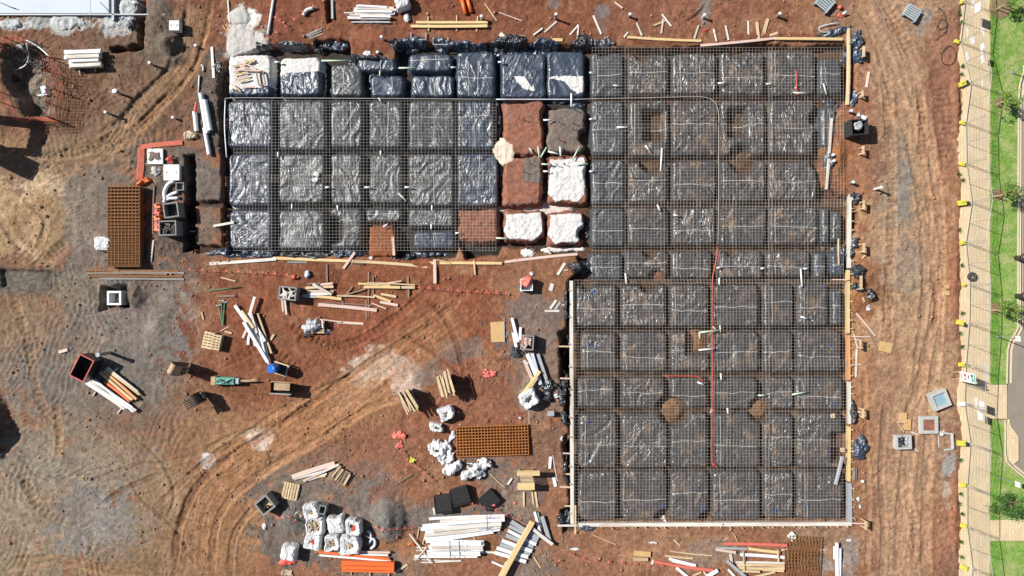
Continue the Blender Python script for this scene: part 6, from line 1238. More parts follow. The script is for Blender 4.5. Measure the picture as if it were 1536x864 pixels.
# excavator buckets, breaker
def bucket(px, py, rot, h, w, label, up=True, m='tansteel'):
    g = gmean(*W(px, py)); root = empty('excavator_bucket', (*W(px, py), g), math.radians(rot), label, 'bucket', 'excavator buckets'); n = 12; P = []
    for i in range(n + 1): a = -.35 * PI + 1.15 * PI * i / n; P.append((math.cos(a) * .38, .5 * h + math.sin(a) * .5 * h))
    v = []; f = []
    for (x, z) in P:
        v += [(x, -w / 2, z), (x, w / 2, z)]
    for (x, z) in P: v += [(x * .92, -w / 2, .5 * h + (z - .5 * h) * .92), (x * .92, w / 2, .5 * h + (z - .5 * h) * .92)]
    o = 2 * (n + 1)
    for i in range(n): f += [(2 * i, 2 * i + 1, 2 * i + 3, 2 * i + 2), (o + 2 * i, o + 2 * i + 2, o + 2 * i + 3, o + 2 * i + 1)]
    MB().add(v, f).build('shell', M[m], root)
    for s in (-1, 1):
        v = [(x, s * w / 2, z) for x, z in P]; v2 = [(x, s * (w / 2 + .03), z) for x, z in P]; k = n + 1; MB().add(v + v2, [tuple(range(k)), tuple(range(2 * k - 1, k - 1, -1))] + [(i, i + 1, k + i + 1, k + i) for i in range(n)]).build('side_plate', M['darksteel'], root)
    tx, tz = P[-1]
    for i in range(4): y = -w / 2 + w * (i + .5) / 4; MB().bar((tx + .02, y, tz), (tx - .30, y, tz + .16), .07, .05).build('tooth', M[m], root)
    for s in (-1, 1): MB().box((.42, s * .14, h * .52), (.22, .06, .36)).build('mounting_lug', M['darksteel'], root)
    MB().tube([(.46, -.25, h * .58), (.46, .25, h * .58)], .045, 8).build('pin', M['steel'], root); MB().tube([(.46, -.25, h * .38), (.46, .25, h * .38)], .045, 8).build('pin', M['steel'], root)
bucket(278, 549, -28, 1.7, .62, 'standing tan excavator bucket with teeth pointing up left, upper of two'); bucket(304, 596, 35, 1.35, .6, 'standing dark excavator bucket with teeth pointing down left, lower of two', m='darksteel')
g = gmean(*W(345, 571)); root = empty('hydraulic_breaker', (*W(344, 571, .4), g), math.radians(-1), 'teal hydraulic breaker lying on red soil with its chisel to the right', 'breaker')
MB().box((-.2, 0, .33), (1.15, .42, .4)).box((-.05, 0, .56), (.8, .3, .06)).build('housing', M['teal'], root); MB().box((.46, 0, .33), (.34, .34, .34)).build('nose', M['tin'], root); MB().tube([(.6, 0, .33), (1.2, 0, .3), (1.7, 0, .26)], [.09, .085, .03], 10).build('chisel', M['tansteel'], root)
MB().box((-.92, 0, .3), (.28, .5, .5)).build('bracket', M['tansteel'], root)
MB().tube([(-.7, -.05, .6), (-.4, .12, .68), (-.05, -.1, .66), (.25, .12, .62)], .03, 6).build('hose', M['darksteel'], root); MB().tube([(-.6, .15, .6), (-.3, -.12, .66), (.1, .1, .64)], .03, 6).build('hose', M['skyblue'], root)
for i in range(6): MB().disc((-.65 + i * .2, (-1) ** i * .14, .59), .035, .03, 8).build('bolt', M['tin'], root)
root = empty('steel_rack', (*W(360, 584), .12), math.radians(-6), 'thin rusty ladder like rack lying below the teal breaker', 'rack')
for s in (-1, 1): MB().bar((-.95, s * .22, 0), (.95, s * .22, 0), .04, .04).build('rail', M['rust'], root)
for i in range(13): MB().bar((-.9 + i * .15, -.22, .02), (-.9 + i * .15, .22, .02), .02, .02).build('rung', M['rust'], root)
tubeobj([(383,588),(395,590),(405,595)], .02, 'rust', 'thin rusty rod trailing from the ladder like rack', name='rusty_rod', cat='rod'); tubeobj([(376,570),(389,568.5)], .035, 'tansteel', 'short tan rod right of the breaker chisel', name='tan_rod', cat='rod')
# tipping bin
g = gmean(*W(424, 581)); root = empty('concrete_kibble', (*W(424, 581, .5), g), math.radians(-3), 'tan steel tipping bin with dark sloping ends right of the breaker', 'steel bin'); h = .85
v = [(-.62,-.34,h),(.62,-.34,h),(.62,.36,h),(-.62,.36,h),(-.36,-.22,.05),(.36,-.22,.05),(.36,.22,.05),(-.36,.22,.05)]
MB().add(v, [(0,1,5,4),(1,2,6,5),(2,3,7,6),(3,0,4,7),(7,6,5,4)]).add([(p[0]*.93,p[1]*.9,p[2]*.98+.03 if p[2]>.5 else .1) for p in v], [(4,5,1,0),(5,6,2,1),(6,7,3,2),(7,4,0,3),(4,7,6,5)]).build('hopper', M['darksteel'], root)
MB().box((.05, .08, h - .06), (.95, .44, .04), tilt=.06).build('mud_fill', M['tansteel'], root); MB().box((0, -.35, h), (1.3, .05, .06)).build('rim', M['tin'], root); MB().box((0, .37, h), (1.3, .05, .06)).build('rim', M['tansteel'], root)
# blue drum on a stand
g = gmean(*W(412, 553)); root = empty('drum_stand', (*W(422, 553, .3), g), math.radians(-17), 'low pale timber stand beside the blue drum', 'stand')
for s in (-1, 1): MB().box((0, s * .33, .4), (1.0, .08, .08)).build('rail', M['pine'], root); MB().box((.42, s * .33, .2), (.08, .08, .36)).build('leg', M['pine'], root); MB().box((-.42, s * .33, .2), (.08, .08, .36)).build('leg', M['pine'], root)
MB().box((.42, 0, .46), (.1, .74, .04)).build('cross_rail', M['galvgrey'], root); MB().box((.1, 0, .3), (.6, .52, .03)).build('shelf', M['rubber'], root)
root = empty('plastic_drum', (*W(416.5, 550), g), 0, 'bright blue plastic drum standing at the left end of the low stand', 'drum'); MB().tube([(0, 0, 0), (0, 0, .04), (0, 0, .5), (0, 0, .55), (0, 0, 1.1), (0, 0, 1.14)], [.27, .29, .29, .3, .29, .27], 24).build('body', M['blue'], root, smooth=False)
MB().disc((0, 0, 1.14), .25, .02, 20).build('lid', M['blue'], root); MB().disc((.12, .05, 1.16), .04, .03, 10).build('bung', M['paper'], root)
# grates at the top right, black bin
def grate(px, py, w, d, rot, label):
    g = gmean(*W(px, py)); root = empty('slatted_grate', (*W(px, py, .2), g), math.radians(rot), label, 'grate', 'slatted grey grates'); a, b = w / S, d / S
    for k in range(6): MB().box((0, -b / 2 + b * (k + .5) / 6, .3), (a, b / 6 * .62, .04)).build('slat', M['tin'], root)
    for s in (-1, 1): MB().box((s * (a / 2 - .06), 0, .2), (.1, b, .16)).build('bearer', M['tin'], root); MB().box((s * (a / 2 - .06), 0, .06), (.1, b, .1)).build('skid', M['tin'], root)
grate(1367, 20, 22, 20, -32, 'slatted grey grate on the grey patch at the top right'); grate(1236, 5, 24, 22, -40, 'slatted grey grate cut by the top edge')
crate(1290, 190, 25, 23, 1.0, 4, 'black cube bin with clear plastic inside beside the dirt road', 'galvgrey' if 0 else 'rubber', t=.05, name='waste_bin', cat='bin'); crumple(1288, 188, 7, 11, .4, 'galvgrey', 'clear plastic sheet poking out of the black cube bin', 'plastic sheet', 'clear_plastic', base=.7, rot=-25); crumple(1297,176,4,4,.2,'bag','white plastic tip on the upper rim of the black bin','plastic sheet','clear_plastic',base=.9); crumple(1289,172,4,4,.2,'galvgrey','clear plastic lump just above the black bin','plastic sheet','clear_plastic')
crumple(1260, 11, 4.6, 4, .18, 'redplastic', 'red plastic lump at the top edge, upper one of the pair', 'plastic lump', 'red_lump', edge=.15); crumple(1262, 22, 5, 4, .2, 'redplastic', 'red plastic lump with a white cap, lower one of the pair', 'plastic lump', 'red_lump', edge=.15)
tubeobj([(1264,21,.15),(1270,17.5,.2)], .07, 'pvc', 'short white spout on the lower red lump', name='white_spout', cat='spout')
tubeobj([(1228,41,.1),(1240,37,.1),(1258,34,.1)], .03, 'pvc', 'thin pale pipe left of the top right corner'); tubeobj([(1228,42,.1),(1233,48,.1),(1246,48,.1)], .04, 'galvgrey', 'grey bent bar at the top right corner', name='bent_bar', cat='bar')
tubeobj([(1404,60,.05),(1420,44,.05),(1416,20,.05),(1406,10,.05)], .018, 'rubber', 'thin black hose loop near the top right', name='hose', cat='hose'); tubeobj([(1405,42,.05),(1412,28,.05),(1422,36,.05),(1412,44,.05),(1405,38,.05)], .018, 'rubber', 'small coil of thin black hose near the top right', name='hose', cat='hose')
tubeobj([(1412,80,.04),(1424,68,.05),(1434,80,.05),(1428,96,.04),(1414,94,.04),(1412,80,.04)], .018, 'rubber', 'coil of thin black hose right of the dirt road', name='hose', cat='hose')
# concrete pit parts at right
def frame_box(px, py, w, d, h, rot, label, m='wrap', t=.2, inner=None):
    r = crate(px, py, w, d, h, rot, label, m, t=t, name='concrete_surround', cat='concrete frame', group='square concrete frames'); 
    if inner: MB().box((0, 0, h * .7), (w / S - 2 * t - .01, d / S - 2 * t - .01, .03)).build('inner_panel', M[inner], r)
    return r
frame_box(1411, 600, 26, 26, .4, 22, 'white square frame with a pale blue pane, turned, near the footpath', 'conc', .17, 'skyblue'); frame_box(1394, 637.5, 27, 26, .22, 1, 'white square frame lying level with soil showing inside', 'conc', .2, 'soilred')
frame_box(1356, 663.5, 23, 21, .4, 2, 'small white square box with black plastic and a sheet inside', 'conc', .12); crumple(1352, 663, 5, 8, .3, 'blackpl', 'black plastic inside the small white box', 'plastic sheet', 'black_plastic', base=.2); crumple(1361,663,5,7,.2,'galvgrey','grey sheet inside the small white box','plastic sheet','grey_sheet',base=.2)
plank(1429, 650, 1430.5, 673, 3, 'conc', 'white bar at the right of the broken square frame', t=.2); plank(1412, 649, 1430, 652, 3, 'conc', 'white bar at the top of the broken square frame', t=.2); plank(1418, 675, 1430, 674, 2.4, 'conc', 'short white bar at the bottom of the broken square frame', t=.15); crumple(1414, 649, 4, 5, .25, 'bag', 'white plastic knot on the broken square frame', 'plastic scrap', 'plastic_scrap'); plank(1408, 653, 1409, 671, 1.4, 'conc', 'thin white strip at the left of the broken square frame')
plank(1354.5, 619, 1354.5, 635, 12, 'ply', 'upper of two small plywood squares above the small white box', t=.05); plank(1361.5, 629, 1361.5, 645, 11, 'ply', 'lower of two small plywood squares above the small white box', lvl=.06, t=.05); plank(1347.5, 635, 1356, 648, 2, 'pine', 'thin batten slanting by the plywood squares'); plank(1345,633.5,1361,633.5,1.4,'pine','thin batten across the plywood squares',lvl=.1)
plank(1368, 648.5, 1377, 652, 2.2, 'whitewood', 'tiny white batten between the two lower frames', t=.06); plank(1370, 673, 1379, 677, 2, 'whitewood', 'tiny white batten right of the small white box', t=.06)
tag(MB().box((0, 0, .01), (.8, .62, .03)).build('plywood_sheet', M['ply'], None, (*W(1327.5, 520.5), gmean(*W(1327, 520)) + .06), -.2), 'small pale plywood sheet right of the crossed sticks', 'board'); plank(1421,427,1421,433,7,'ply','tiny pale plywood square beside the footpath, upper'); plank(1420,436,1420,443,9,'ply','tiny pale plywood square beside the footpath, lower')
lid(1250, 624, 6, 8, .1, 'small cream block on the corner of a muddy mound, upper', 'pine', base=.1); lid(1264.5, 675, 6, 4, .1, 'small cream block beside the lone grey plank', 'pine', base=.1); lid(1188.5, 805, 10.5, 42, .1, 'pale square tile turned cornerwise below the bottom formwork')
for i in range(2): plank(1282.5 + i * 1.5, 702, 1282.5 + i, 720, 3, 'greyconc', f'grey block beside the cream formwork, {["left","right"][i]}', t=.1)
# bottom right timber
stackof([(1086,816,1181,818.5,.1,4),(1074,824.5,1104,829,.08,4),(1075,822,1121,823.5,.15,3),(1122,823,1170,829,.1,4.2),(1111,832,1177,836.5,.05,4.6),(1096,831,1098,846,.02,4),(1104,844,1177,845,.02,3),(1106,848,1177,849,.08,4),(1108,852,1177,853,.02,4),(1091,842,1119,866,.15,4.6),(1131,866,1163,858.5,.1,3),(1093,855,1103,866,.02,3.6),(1172,826,1181,824,.0,2),(1112,857,1140,858,.1,3),(1145,855,1176,857,.1,3)],
        'pine', 'board of the large timber spread at the bottom right, {o} counted from the top', 'large timber spread at the bottom right', t=.08, mats=['flag','pink','galvgrey','yellow','wrap','whitewood','whitewood','pine','pine','galvgrey','pine','wrap','pink','pine','pine'])
stackof([(1115,827,1117,857,.2,1.6),(1167,825,1168,843,.2,2),(1100,800,1107,813,.0,1.2)], 'pine', 'thin upright batten across the bottom right spread, {o} from the left', 'thin battens on the bottom right spread', t=.05)
stackof([(1004,838.5,1044,848.5,.08,4),(1008,842,1040,849,.02,3),(980,842,1031,851.5,.02,4),(1030,851.5,1070,856,.02,4.4),(1005,827,1069,834,.0,1.8),(1015,852,1033,867,.02,4.4),(1060,866,1077,856,.1,5.4),(1040,864,1052,859,.02,2.4),(998,834,1040,838,.0,3),(1056,858,1062,866,.0,3)],
        'pink', 'plank of the lower left part of the bottom timber, {o} counted in the heap', 'bottom timber left part', t=.08, mats=['wrap','whitewood','flag','flag','pine','wrap','wrap','pine','pine','whitewood'])
stackof([(1256,814.5,1256.5,866,.1,4.4),(1253,820,1253,839,.02,4),(1261,823,1260.5,866,.02,3)], 'wrap', 'upright white plank at the bottom right, {o} from the left', 'upright white planks at the bottom right', t=.12)
plank(951, 830, 976, 832, 8, 'ply', 'tan plywood offcut at the bottom edge left', t=.12); plank(951, 839, 972, 839.5, 5, 'pine', 'cream block below the tan plywood offcut', t=.15); plank(978, 847, 981, 840, 3.6, 'whitewood', 'small white block at the left end of the pink planks', t=.1)
for i, (px, py, l, a) in enumerate([(838,826,12,-.4),(804,728,10,1.2),(1098,794,6,2)]):
    pass

def ink(frag, spots):
    for o in list(bpy.data.objects):
        if frag in o.get('label', ''):
            L = max(v.co.x for v in o.data.vertices); t = max(v.co.z for v in o.data.vertices) + .006; r = random.Random(frag)
            for u in spots:
                mb = MB(); x = L * u
                for q in range(7): mb.box((x + q * .07, r.uniform(-.03, .03), t), (.035, r.uniform(.05, .11), .004), r.uniform(-.5, .5))
                mb.build('printed_mark', M['bluepaint'], o)
for nm in ('second', 'fourth', 'sixth'):
    ink(f'long wrapped timber of the slanted stack, {nm} from', (.45, .62)); ink(f'wrapped timber of the level stack, {nm} from', (-.1, .25))
# ------------------------------------------------------------------ street side
def sheet(poly, z, m, name, th=.0, kind='structure', rag=None):
    P = [((p[0] - 768) / S, (432 - p[1]) / S) for p in poly]
    import mathutils.geometry as mg
    tri = mg.tessellate_polygon([[Vector((p[0], p[1], 0)) for p in P]]); n = len(P)
    v = [(p[0], p[1], z) for p in P]; f = [tuple(t) for t in tri]
    # make normals up
    f = [t if ((v[t[1]][0]-v[t[0]][0])*(v[t[2]][1]-v[t[0]][1])-(v[t[1]][1]-v[t[0]][1])*(v[t[2]][0]-v[t[0]][0])) > 0 else t[::-1] for t in f]
    if th:
        v += [(p[0], p[1], z - th) for p in P]; f += [(k, k + n, (k + 1) % n + n, (k + 1) % n) for k in range(n)]
    o = MB().add(v, f).build(name, m); tag(o, kind=kind); return o
def paver_mat():
    m = bpy.data.materials.new('sand_paving'); m.use_nodes = True; nt = m.node_tree; N = nt.nodes; L = nt.links; b = N['Principled BSDF']; b.inputs['Roughness'].default_value = .9; b.inputs['Specular IOR Level'].default_value = .2
    tc = N.new('ShaderNodeTexCoord'); br = N.new('ShaderNodeTexBrick'); br.inputs['Scale'].default_value = 1; br.inputs['Brick Width'].default_value = .4; br.inputs['Row Height'].default_value = .2
    br.inputs['Mortar Size'].default_value = .012; br.inputs['Mortar Smooth'].default_value = .4; br.inputs['Color1'].default_value = (*alb((232, 210, 172)), 1); br.inputs['Color2'].default_value = (*alb((222, 198, 160)), 1); br.inputs['Mortar'].default_value = (*alb((202, 176, 140)), 1); br.inputs['Bias'].default_value = -.2
    mp = N.new('ShaderNodeMapping'); mp.inputs['Rotation'].default_value = (0, 0, PI / 2); L.new(tc.outputs['Object'], mp.inputs['Vector']); L.new(mp.outputs[0], br.inputs['Vector'])
    n = N.new('ShaderNodeTexNoise'); n.inputs['Scale'].default_value = .9; n.inputs['Detail'].default_value = 8; n.inputs['Roughness'].default_value = .7; L.new(tc.outputs['Object'], n.inputs['Vector'])
    mr = N.new('ShaderNodeMapRange'); mr.inputs['From Min'].default_value = .3; mr.inputs['From Max'].default_value = .7; mr.inputs['To Min'].default_value = .86; mr.inputs['To Max'].default_value = 1.08; L.new(n.outputs['Fac'], mr.inputs['Value'])
    vm = N.new('ShaderNodeVectorMath'); vm.operation = 'SCALE'; L.new(br.outputs['Color'], vm.inputs[0]); L.new(mr.outputs[0], vm.inputs['Scale']); L.new(vm.outputs[0], b.inputs['Base Color']); return m
M['paver'] = paver_mat()
M['asphalt'] = mat('warm_grey_asphalt', (150, 140, 126), .95, .12, 1.2, .3, 40)
M['kerb'] = mat('pale_kerb', (226, 208, 180), .85, .1, 3, .2, 20)
M['grass'] = mat('lawn_green', (132, 170, 72), .95, .35, 3.5, .8, 30, dirt=(190, 186, 130), dirt_amt=.65, dscale=1.1, bdist=.05)
M['blade'] = mat('grass_blades', (116, 172, 58), .8, .3, .8, 0)
M['mulch'] = mat('brown_mulch', (150, 124, 94), .95, .4, 8, .8, 20)
M['leaf'] = mat('fresh_leaf', (124, 160, 62), .6, .45, 2.2, 0, objvar=.2); M['leafdark'] = mat('shrub_leaf', (78, 118, 50), .6, .5, 2.2, 0)
M['bark'] = mat('pale_bark', (150, 128, 104), .9, .3, 6, .4, 20)
M['paint'] = mat('white_ground_paint', (244, 242, 238), .8, .12, 3, .1, 20, dirt=(216, 186, 150), dirt_amt=.25, dscale=3)
M['fence'] = mat('fence_galvanised', (196, 194, 186), .45, .1, 3, 0, metal=.3)
# footpath with a ragged left edge where soil has spilled over it
rg = random.Random(3); left = []
for y in range(-300, 1200, 6):
    left.append((1440 + 3.2 * math.sin(y * .05) + rg.uniform(-1.6, 1.6) + 3 * (fbm(np.array([y * .02]), np.array([0.]), 1, 3, 3)[0]), y))
sheet(left + [(1484.5, 1200), (1484.5, -300)], .03, M['paver'], 'footpath', .2)
sheet([(1484.9, 577), (1510, 577), (1510, 628), (1484.9, 628)], .03, M['paver'], 'path_to_road', .2)
sheet([(1484.9, 780), (1720, 776), (1720, 811), (1484.9, 811)], .03, M['paver'], 'side_path', .2)
sheet([(1474,545),(1484,545),(1484,569),(1474,569)], .034, M['kerb'], 'pale_paving_patch')
kr = [(1536+90,60),(1540,96),(1533,112),(1529,126),(1527,150),(1526.5,250),(1526,400),(1526,492),(1521,502),(1514,512),(1510.5,526),(1509.5,575)]
kr2 = [(1507,630),(1507,680),(1509,692),(1516,700),(1536,716),(1640,790)]
sheet([(1485.3, -300), (1485.3, 576.6)] + [(1509,576.6)] + kr[::-1] + [(1626,-300)], .045, M['grass'], 'lawn', .2)
sheet([(1485.3,628.4),(1485.3,779.6)] + [(1640,776)] + kr2[::-1][1:], .045, M['grass'], 'lawn', .2); sheet([(1485.3,811.4),(1485.3,1200),(1720,1200),(1720,811.4)], .045, M['grass'], 'lawn', .2)
road = [(1536+90+6,60)] + [(x+3,y) for x,y in kr[1:]] + [(1511,604)] + [(x+2.5,y-1) for x,y in kr2] + [(1760,790),(1760,60)]
sheet(road, -.04, M['asphalt'], 'road')
def kerbline(pts, w, name, z=.08, th=.2):
    P = [Vector(((p[0]-768)/S, (432-p[1])/S, 0)) for p in pts]; v = []; n = len(P)
    for i, p in enumerate(P):
        d = (P[min(i+1,n-1)] - P[max(i-1,0)]).normalized(); nr = Vector((-d.y, d.x, 0)) * (w / S / 2)
        v += [(p.x+nr.x, p.y+nr.y, z), (p.x-nr.x, p.y-nr.y, z), (p.x-nr.x, p.y-nr.y, z-th), (p.x+nr.x, p.y+nr.y, z-th)]
    f = []
    for i in range(n-1):
        for k in range(4): f.append((4*i+k, 4*i+(k+1)%4, 4*(i+1)+(k+1)%4, 4*(i+1)+k))
    o = MB().add(v, [q[::-1] for q in f]).build(name, M['kerb']); tag(o, kind='structure')
kerbline(kr, 2, 'kerb'); kerbline([(x+7,y) for x,y in kr], 2.4, 'gutter', .0, .1); kerbline(kr2, 2, 'kerb'); kerbline([(x+6,y-1) for x,y in kr2], 2.4, 'gutter', .0, .1)
sheet([(1513,630),(1516,640),(1527,655),(1527,690),(1518,697),(1512,690),(1510,640)], .06, M['paver'], 'median_strip', .2)
sheet([(1528,150),(1534,150),(1533,490),(1528,492)], .0, M['kerb'], 'gutter_apron', .05)
# grass blades (uncountable)
rs = np.random.RandomState(9); V_ = []; F_ = []
lawn = np.array([(x, y) for x, y in zip(rs.uniform(1485.6, 1540, 60000), rs.uniform(-10, 874, 60000))])
def in_lawn(x, y):
    if y < 576:
        kx = np.interp(y, [60, 96, 112, 126, 150, 492, 502, 512, 526, 575], [1626, 1538, 1532, 1528, 1526, 1525, 1520, 1513, 1509.5, 1508.5]); return x < kx
    if y < 629: return False
    if y < 779: return x < np.interp(y, [630, 680, 692, 700, 716, 790], [1505, 1505, 1507, 1514, 1534, 1638])
    return y > 812
for (x, y) in lawn:
    if not in_lawn(x, y): continue
    if x > 1494 + 5 * rs.rand() and rs.rand() > .25: continue
    X, Y = (x - 768) / S, (432 - y) / S; a = rs.uniform(0, 6.28); l = rs.uniform(.04, .09); w = rs.uniform(.012, .03); k = len(V_); b = rs.uniform(0, 6.28)
    V_ += [(X - w * math.cos(a), Y - w * math.sin(a), .045), (X + w * math.cos(a), Y + w * math.sin(a), .045), (X + l * math.cos(b), Y + l * math.sin(b), .045 + rs.uniform(.03, .08))]; F_.append((k, k + 1, k + 2))
tag(obj('grass', mesh_np('grass', np.array(V_), np.array(F_)), M['blade']), 'short green lawn grass beside the footpath', 'grass', kind='stuff')
# ground paint on the footpath
def painted(poly, label, z=.034, n=0):
    o = sheet(poly, z, M['paint'], 'ground_marking', kind=None); tag(o, label, 'paint marking', 'white paint marks on the footpath')
painted([(1456,10),(1459,-4),(1462,-4),(1461,3),(1460,12),(1457,14)], 'white paint streak at the very top of the footpath')
painted([(1448,46),(1450,41),(1453,46),(1451.5,47),(1451.5,59),(1449.5,59),(1449.5,47)], 'white arrow like paint mark pointing up near the top')
painted([(1453,57),(1459,53),(1462,64),(1457,68)], 'white paint rectangle beside the arrow like mark')
painted([(1470,41),(1474,39),(1474.5,44),(1478,44),(1474.6,46),(1476,54),(1474,54),(1472.6,47),(1470,48)], 'white sprayed cross left of the sign shadow')
painted([(1448,80),(1451,77),(1452,84),(1454,87),(1450,92),(1451,98),(1448.5,100),(1448.4,90),(1446,87)], 'white paint splash left side between two yellow fence feet')
painted([(1471,78),(1474,75),(1474.4,82),(1475.4,88),(1475,94),(1471.4,97),(1471,90),(1468.6,88),(1471,84)], 'white paint splash at the middle of the path by the dark square shadow')
painted([(1472,115),(1473.6,113),(1474,132),(1472,132)], 'thin white paint bar below the splashes')
painted([(1461,596),(1465.5,596.5),(1465.5,611),(1461.5,611)], 'white paint rectangle on the path below the sign board'); painted([(1464,613),(1468,612),(1471.5,627),(1467,627.6)], 'white paint rectangle slightly turned below the first one')
# temporary fence
FX = [(1446,3),(1439,64),(1455,125),(1447,185),(1448,246),(1456,304),(1447,364),(1453,427),(1452,485),(1447,547),(1445,605),(1454,665),(1449,728),(1449,790),(1457,852),(1450,912)]; FH = 1.95
FX = [(1440,-58)] + FX
for i, (a, b) in enumerate(zip(FX[:-1], FX[1:])):
    A = Vector((*W(*a), .03)); B = Vector((*W(*b), .03)); d = B - A; L = d.length; rz = math.atan2(d.y, d.x)
    root = empty('temporary_fence_panel', A, rz, f'wire mesh fence panel along the footpath, {ORD[i] if i < 15 else "lowest"} from the top of the photo' if i < 15 else 'wire mesh fence panel at the bottom edge of the photo', 'fence panel', 'temporary fence panels along the footpath')
    fr = MB()
    for z in (.1, FH): fr.tube([(.05, 0, z), (L - .05, 0, z)], .02, 6)
    for x in (.05, L - .05): fr.tube([(x, 0, .02), (x, 0, FH)], .022, 6)
    fr.build('frame', M['fence'], root); MB().tube([(L / 2, 0, .1), (L / 2, 0, FH)], .018, 6).build('middle_stay', M['fence'], root)
    wi = MB()
    for k in range(1, 30): wi.bar((.05 + (L - .1) * k / 30, 0, .1), (.05 + (L - .1) * k / 30, 0, FH), .004, .004)
    for k in range(1, 10): wi.bar((.05, .005, .1 + (FH - .1) * k / 10), (L - .05, .005, .1 + (FH - .1) * k / 10), .004, .004)
    wi.build('wire_infill', M['fence'], root)
feet = [(1443,3,6,'y'),(1436,62,8,'y'),(1444,125,11,'y'),(1444,184,8,'y'),(1444,246,8,'y'),(1444,304,12,'y'),(1444,364,8,'y'),(1446,427,6,'y'),(1441,484,11,'y'),(1443,547,9,'y'),(1444,606,9,'w'),(1443,665,12,'y'),(1445,728,9,'y'),(1446,789,9,'y'),(1447,852,10,'y')]
for i, (x, y, w, c) in enumerate(feet):
    w *= .88; a = w / S; h = .22 if w > 9 else .16; rt = random.Random(i).uniform(-.5, .5); cc = 'yellow' if c == 'y' else 'white'
    root = empty('fence_block', (*W(x, y, h), .03 if x > 1440 else gmean(*W(x, y))), rt, f'{"large " if w > 9 else "small "}{cc} fence foot beside the footpath, {ORD[i]} from the top', 'fence foot', 'fence feet along the footpath')
    MB().box((0, 0, h / 2), (a, a * .72, h)).build('block', M['yellowpl' if c == 'y' else 'pvc'], root); MB().box((0, a * .1, h + .03), (a * .5, a * .16, .06)).build('handle', M['yellowpl' if c == 'y' else 'pvc'], root)
    if w > 9: MB().box((a * .75, -.06, h * .5), (a * .45, a * .5, h * .8)).build('counterweight', M['rubber'], root)
# small signs hung on the fence
for i, (fx, y, z0, z1, w) in enumerate([(1443, 24, 1.05, 1.6, .56), (1448, 82, 1.25, 1.6, .4), (1446, 602, 1.25, 1.72, .5), (1447.5, 619, 1.1, 1.5, .45)]):
    root = empty('fence_sign', (*W(fx + 1.5, y), 0), 0, f'small white sign board hung on the wire fence, {ORD[i]} from the top of the photo', 'sign', 'small signs on the wire fence')
    MB().box((.03, 0, (z0 + z1) / 2), (.015, w, z1 - z0)).build('board', M['wrap'], root)
    for s in (-1, 1): MB().tube([(.0, s * w * .4, z1 - .03), (.03, s * w * .4, z1)], .01, 5).build('cable_tie', M['rubber'], root)
# freestanding sign
root = empty('site_sign', (*W(1436, 563), .0), math.radians(4), 'upright white site sign on two legs with red, green and teal panels', 'sign board')
for s in (-1, 1): MB().box((0, s * .22, .9), (.05, .05, 1.85)).build('leg', M['pine'], root); MB().bar((0, s * .22, .03), (-.25, s * .22, .03), .05, .05).build('foot', M['pine'], root)
MB().box((-.04, 0, 1.05), (.02, .60, 1.45)).build('panel', M['wrap'], root)
def dec(y, z, w, h, m, n): MB().box((-.054, y, z), (.006, w, h)).build(n, M[m], root)
dec(0, .48, .40, .20, 'pink', 'lower_notice'); dec(.12, .82, .18, .20, 'redplastic', 'red_symbol'); dec(-.13, .84, .14, .16, 'flag', 'small_red_symbol'); dec(.05, 1.12, .20, .10, 'blackpl' if 0 else 'darksteel', 'text_line'); dec(-.12, 1.22, .12, .12, 'yellowpl', 'yellow_symbol')
dec(.14, 1.45, .2, .22, 'green', 'green_symbol'); dec(-.1, 1.5, .2, .2, 'teal', 'teal_symbol'); dec(0, 1.70, .52, .10, 'teal', 'teal_band')
# tyre on the path
def tyre(px, py, R, label):
    n, k = 28, 10; v = []; f = []
    for i in range(n):
        a = 2 * PI * i / n
        for j in range(k): b = 2 * PI * j / k; q = R * .68 + R * .32 * math.cos(b); v.append((q * math.cos(a), q * math.sin(a), .11 + .11 * math.sin(b)))
    for i in range(n):
        for j in range(k): f.append((i*k+j, i*k+(j+1)%k, ((i+1)%n)*k+(j+1)%k, ((i+1)%n)*k+j))
    root = empty('old_tyre', (*W(px, py), .03), 0, label, 'tyre'); MB().add(v, [q[::-1] for q in f]).build('carcass', M['rubber'], root, smooth=True)
tyre(1456, 415, .29, 'old black tyre lying flat on the footpath')
# bollards with domes, sign posts
for i, (x, y) in enumerate([(1523,387),(1524,444)]):
    root = empty('dome_bollard', (*W(x, y), 0), 0, f'{["upper","lower"][i]} of two dark bollards with painted glints on domed tops at the kerb', 'bollard', 'dome topped bollards'); MB().tube([(0,0,0),(0,0,.75)], .15, 14).build('shaft', M['darksteel'], root)
    n = 14; v = []; f = []
    for a in range(7):
        t = PI / 2 * a / 6
        for b in range(n): v.append((.26 * math.cos(t) * math.cos(2*PI*b/n), .26 * math.cos(t) * math.sin(2*PI*b/n), .75 + .24 * math.sin(t)))
    for a in range(6):
        for b in range(n): f.append((a*n+b, a*n+(b+1)%n, (a+1)*n+(b+1)%n, (a+1)*n+b))
    MB().add(v, f + [tuple(range(n-1,-1,-1))]).build('shade', M['darksteel'], root, smooth=True); MB().disc((-.03, .02, .99), .12, .03, 12, .05).build('dome_tip', M['glasscap'], root)  # pale disc set toward the sun stands in for the dome's highlight
def signpost(x, y, h, l):
    root = empty('street_sign_post', (*W(x, y), .04), 0, l, 'sign post', 'thin street sign posts'); MB().tube([(0,0,0),(0,0,h)], .03, 8).build('pole', M['steel'], root); MB().box((0, 0, h - .18), (.03, .3, .4)).build('plate', M['wrap'], root); MB().tube([(0,0,0),(0,0,.06)], .09, 10).build('base_flange', M['steel'], root)
signpost(1495, 505, 1.95, 'grey sign post at the kerb bend beside the lower tree'); signpost(1499, 716, 1.7, 'grey sign post above the round shrub'); signpost(1518, 110, 1.3, 'grey sign post at the top right kerb')
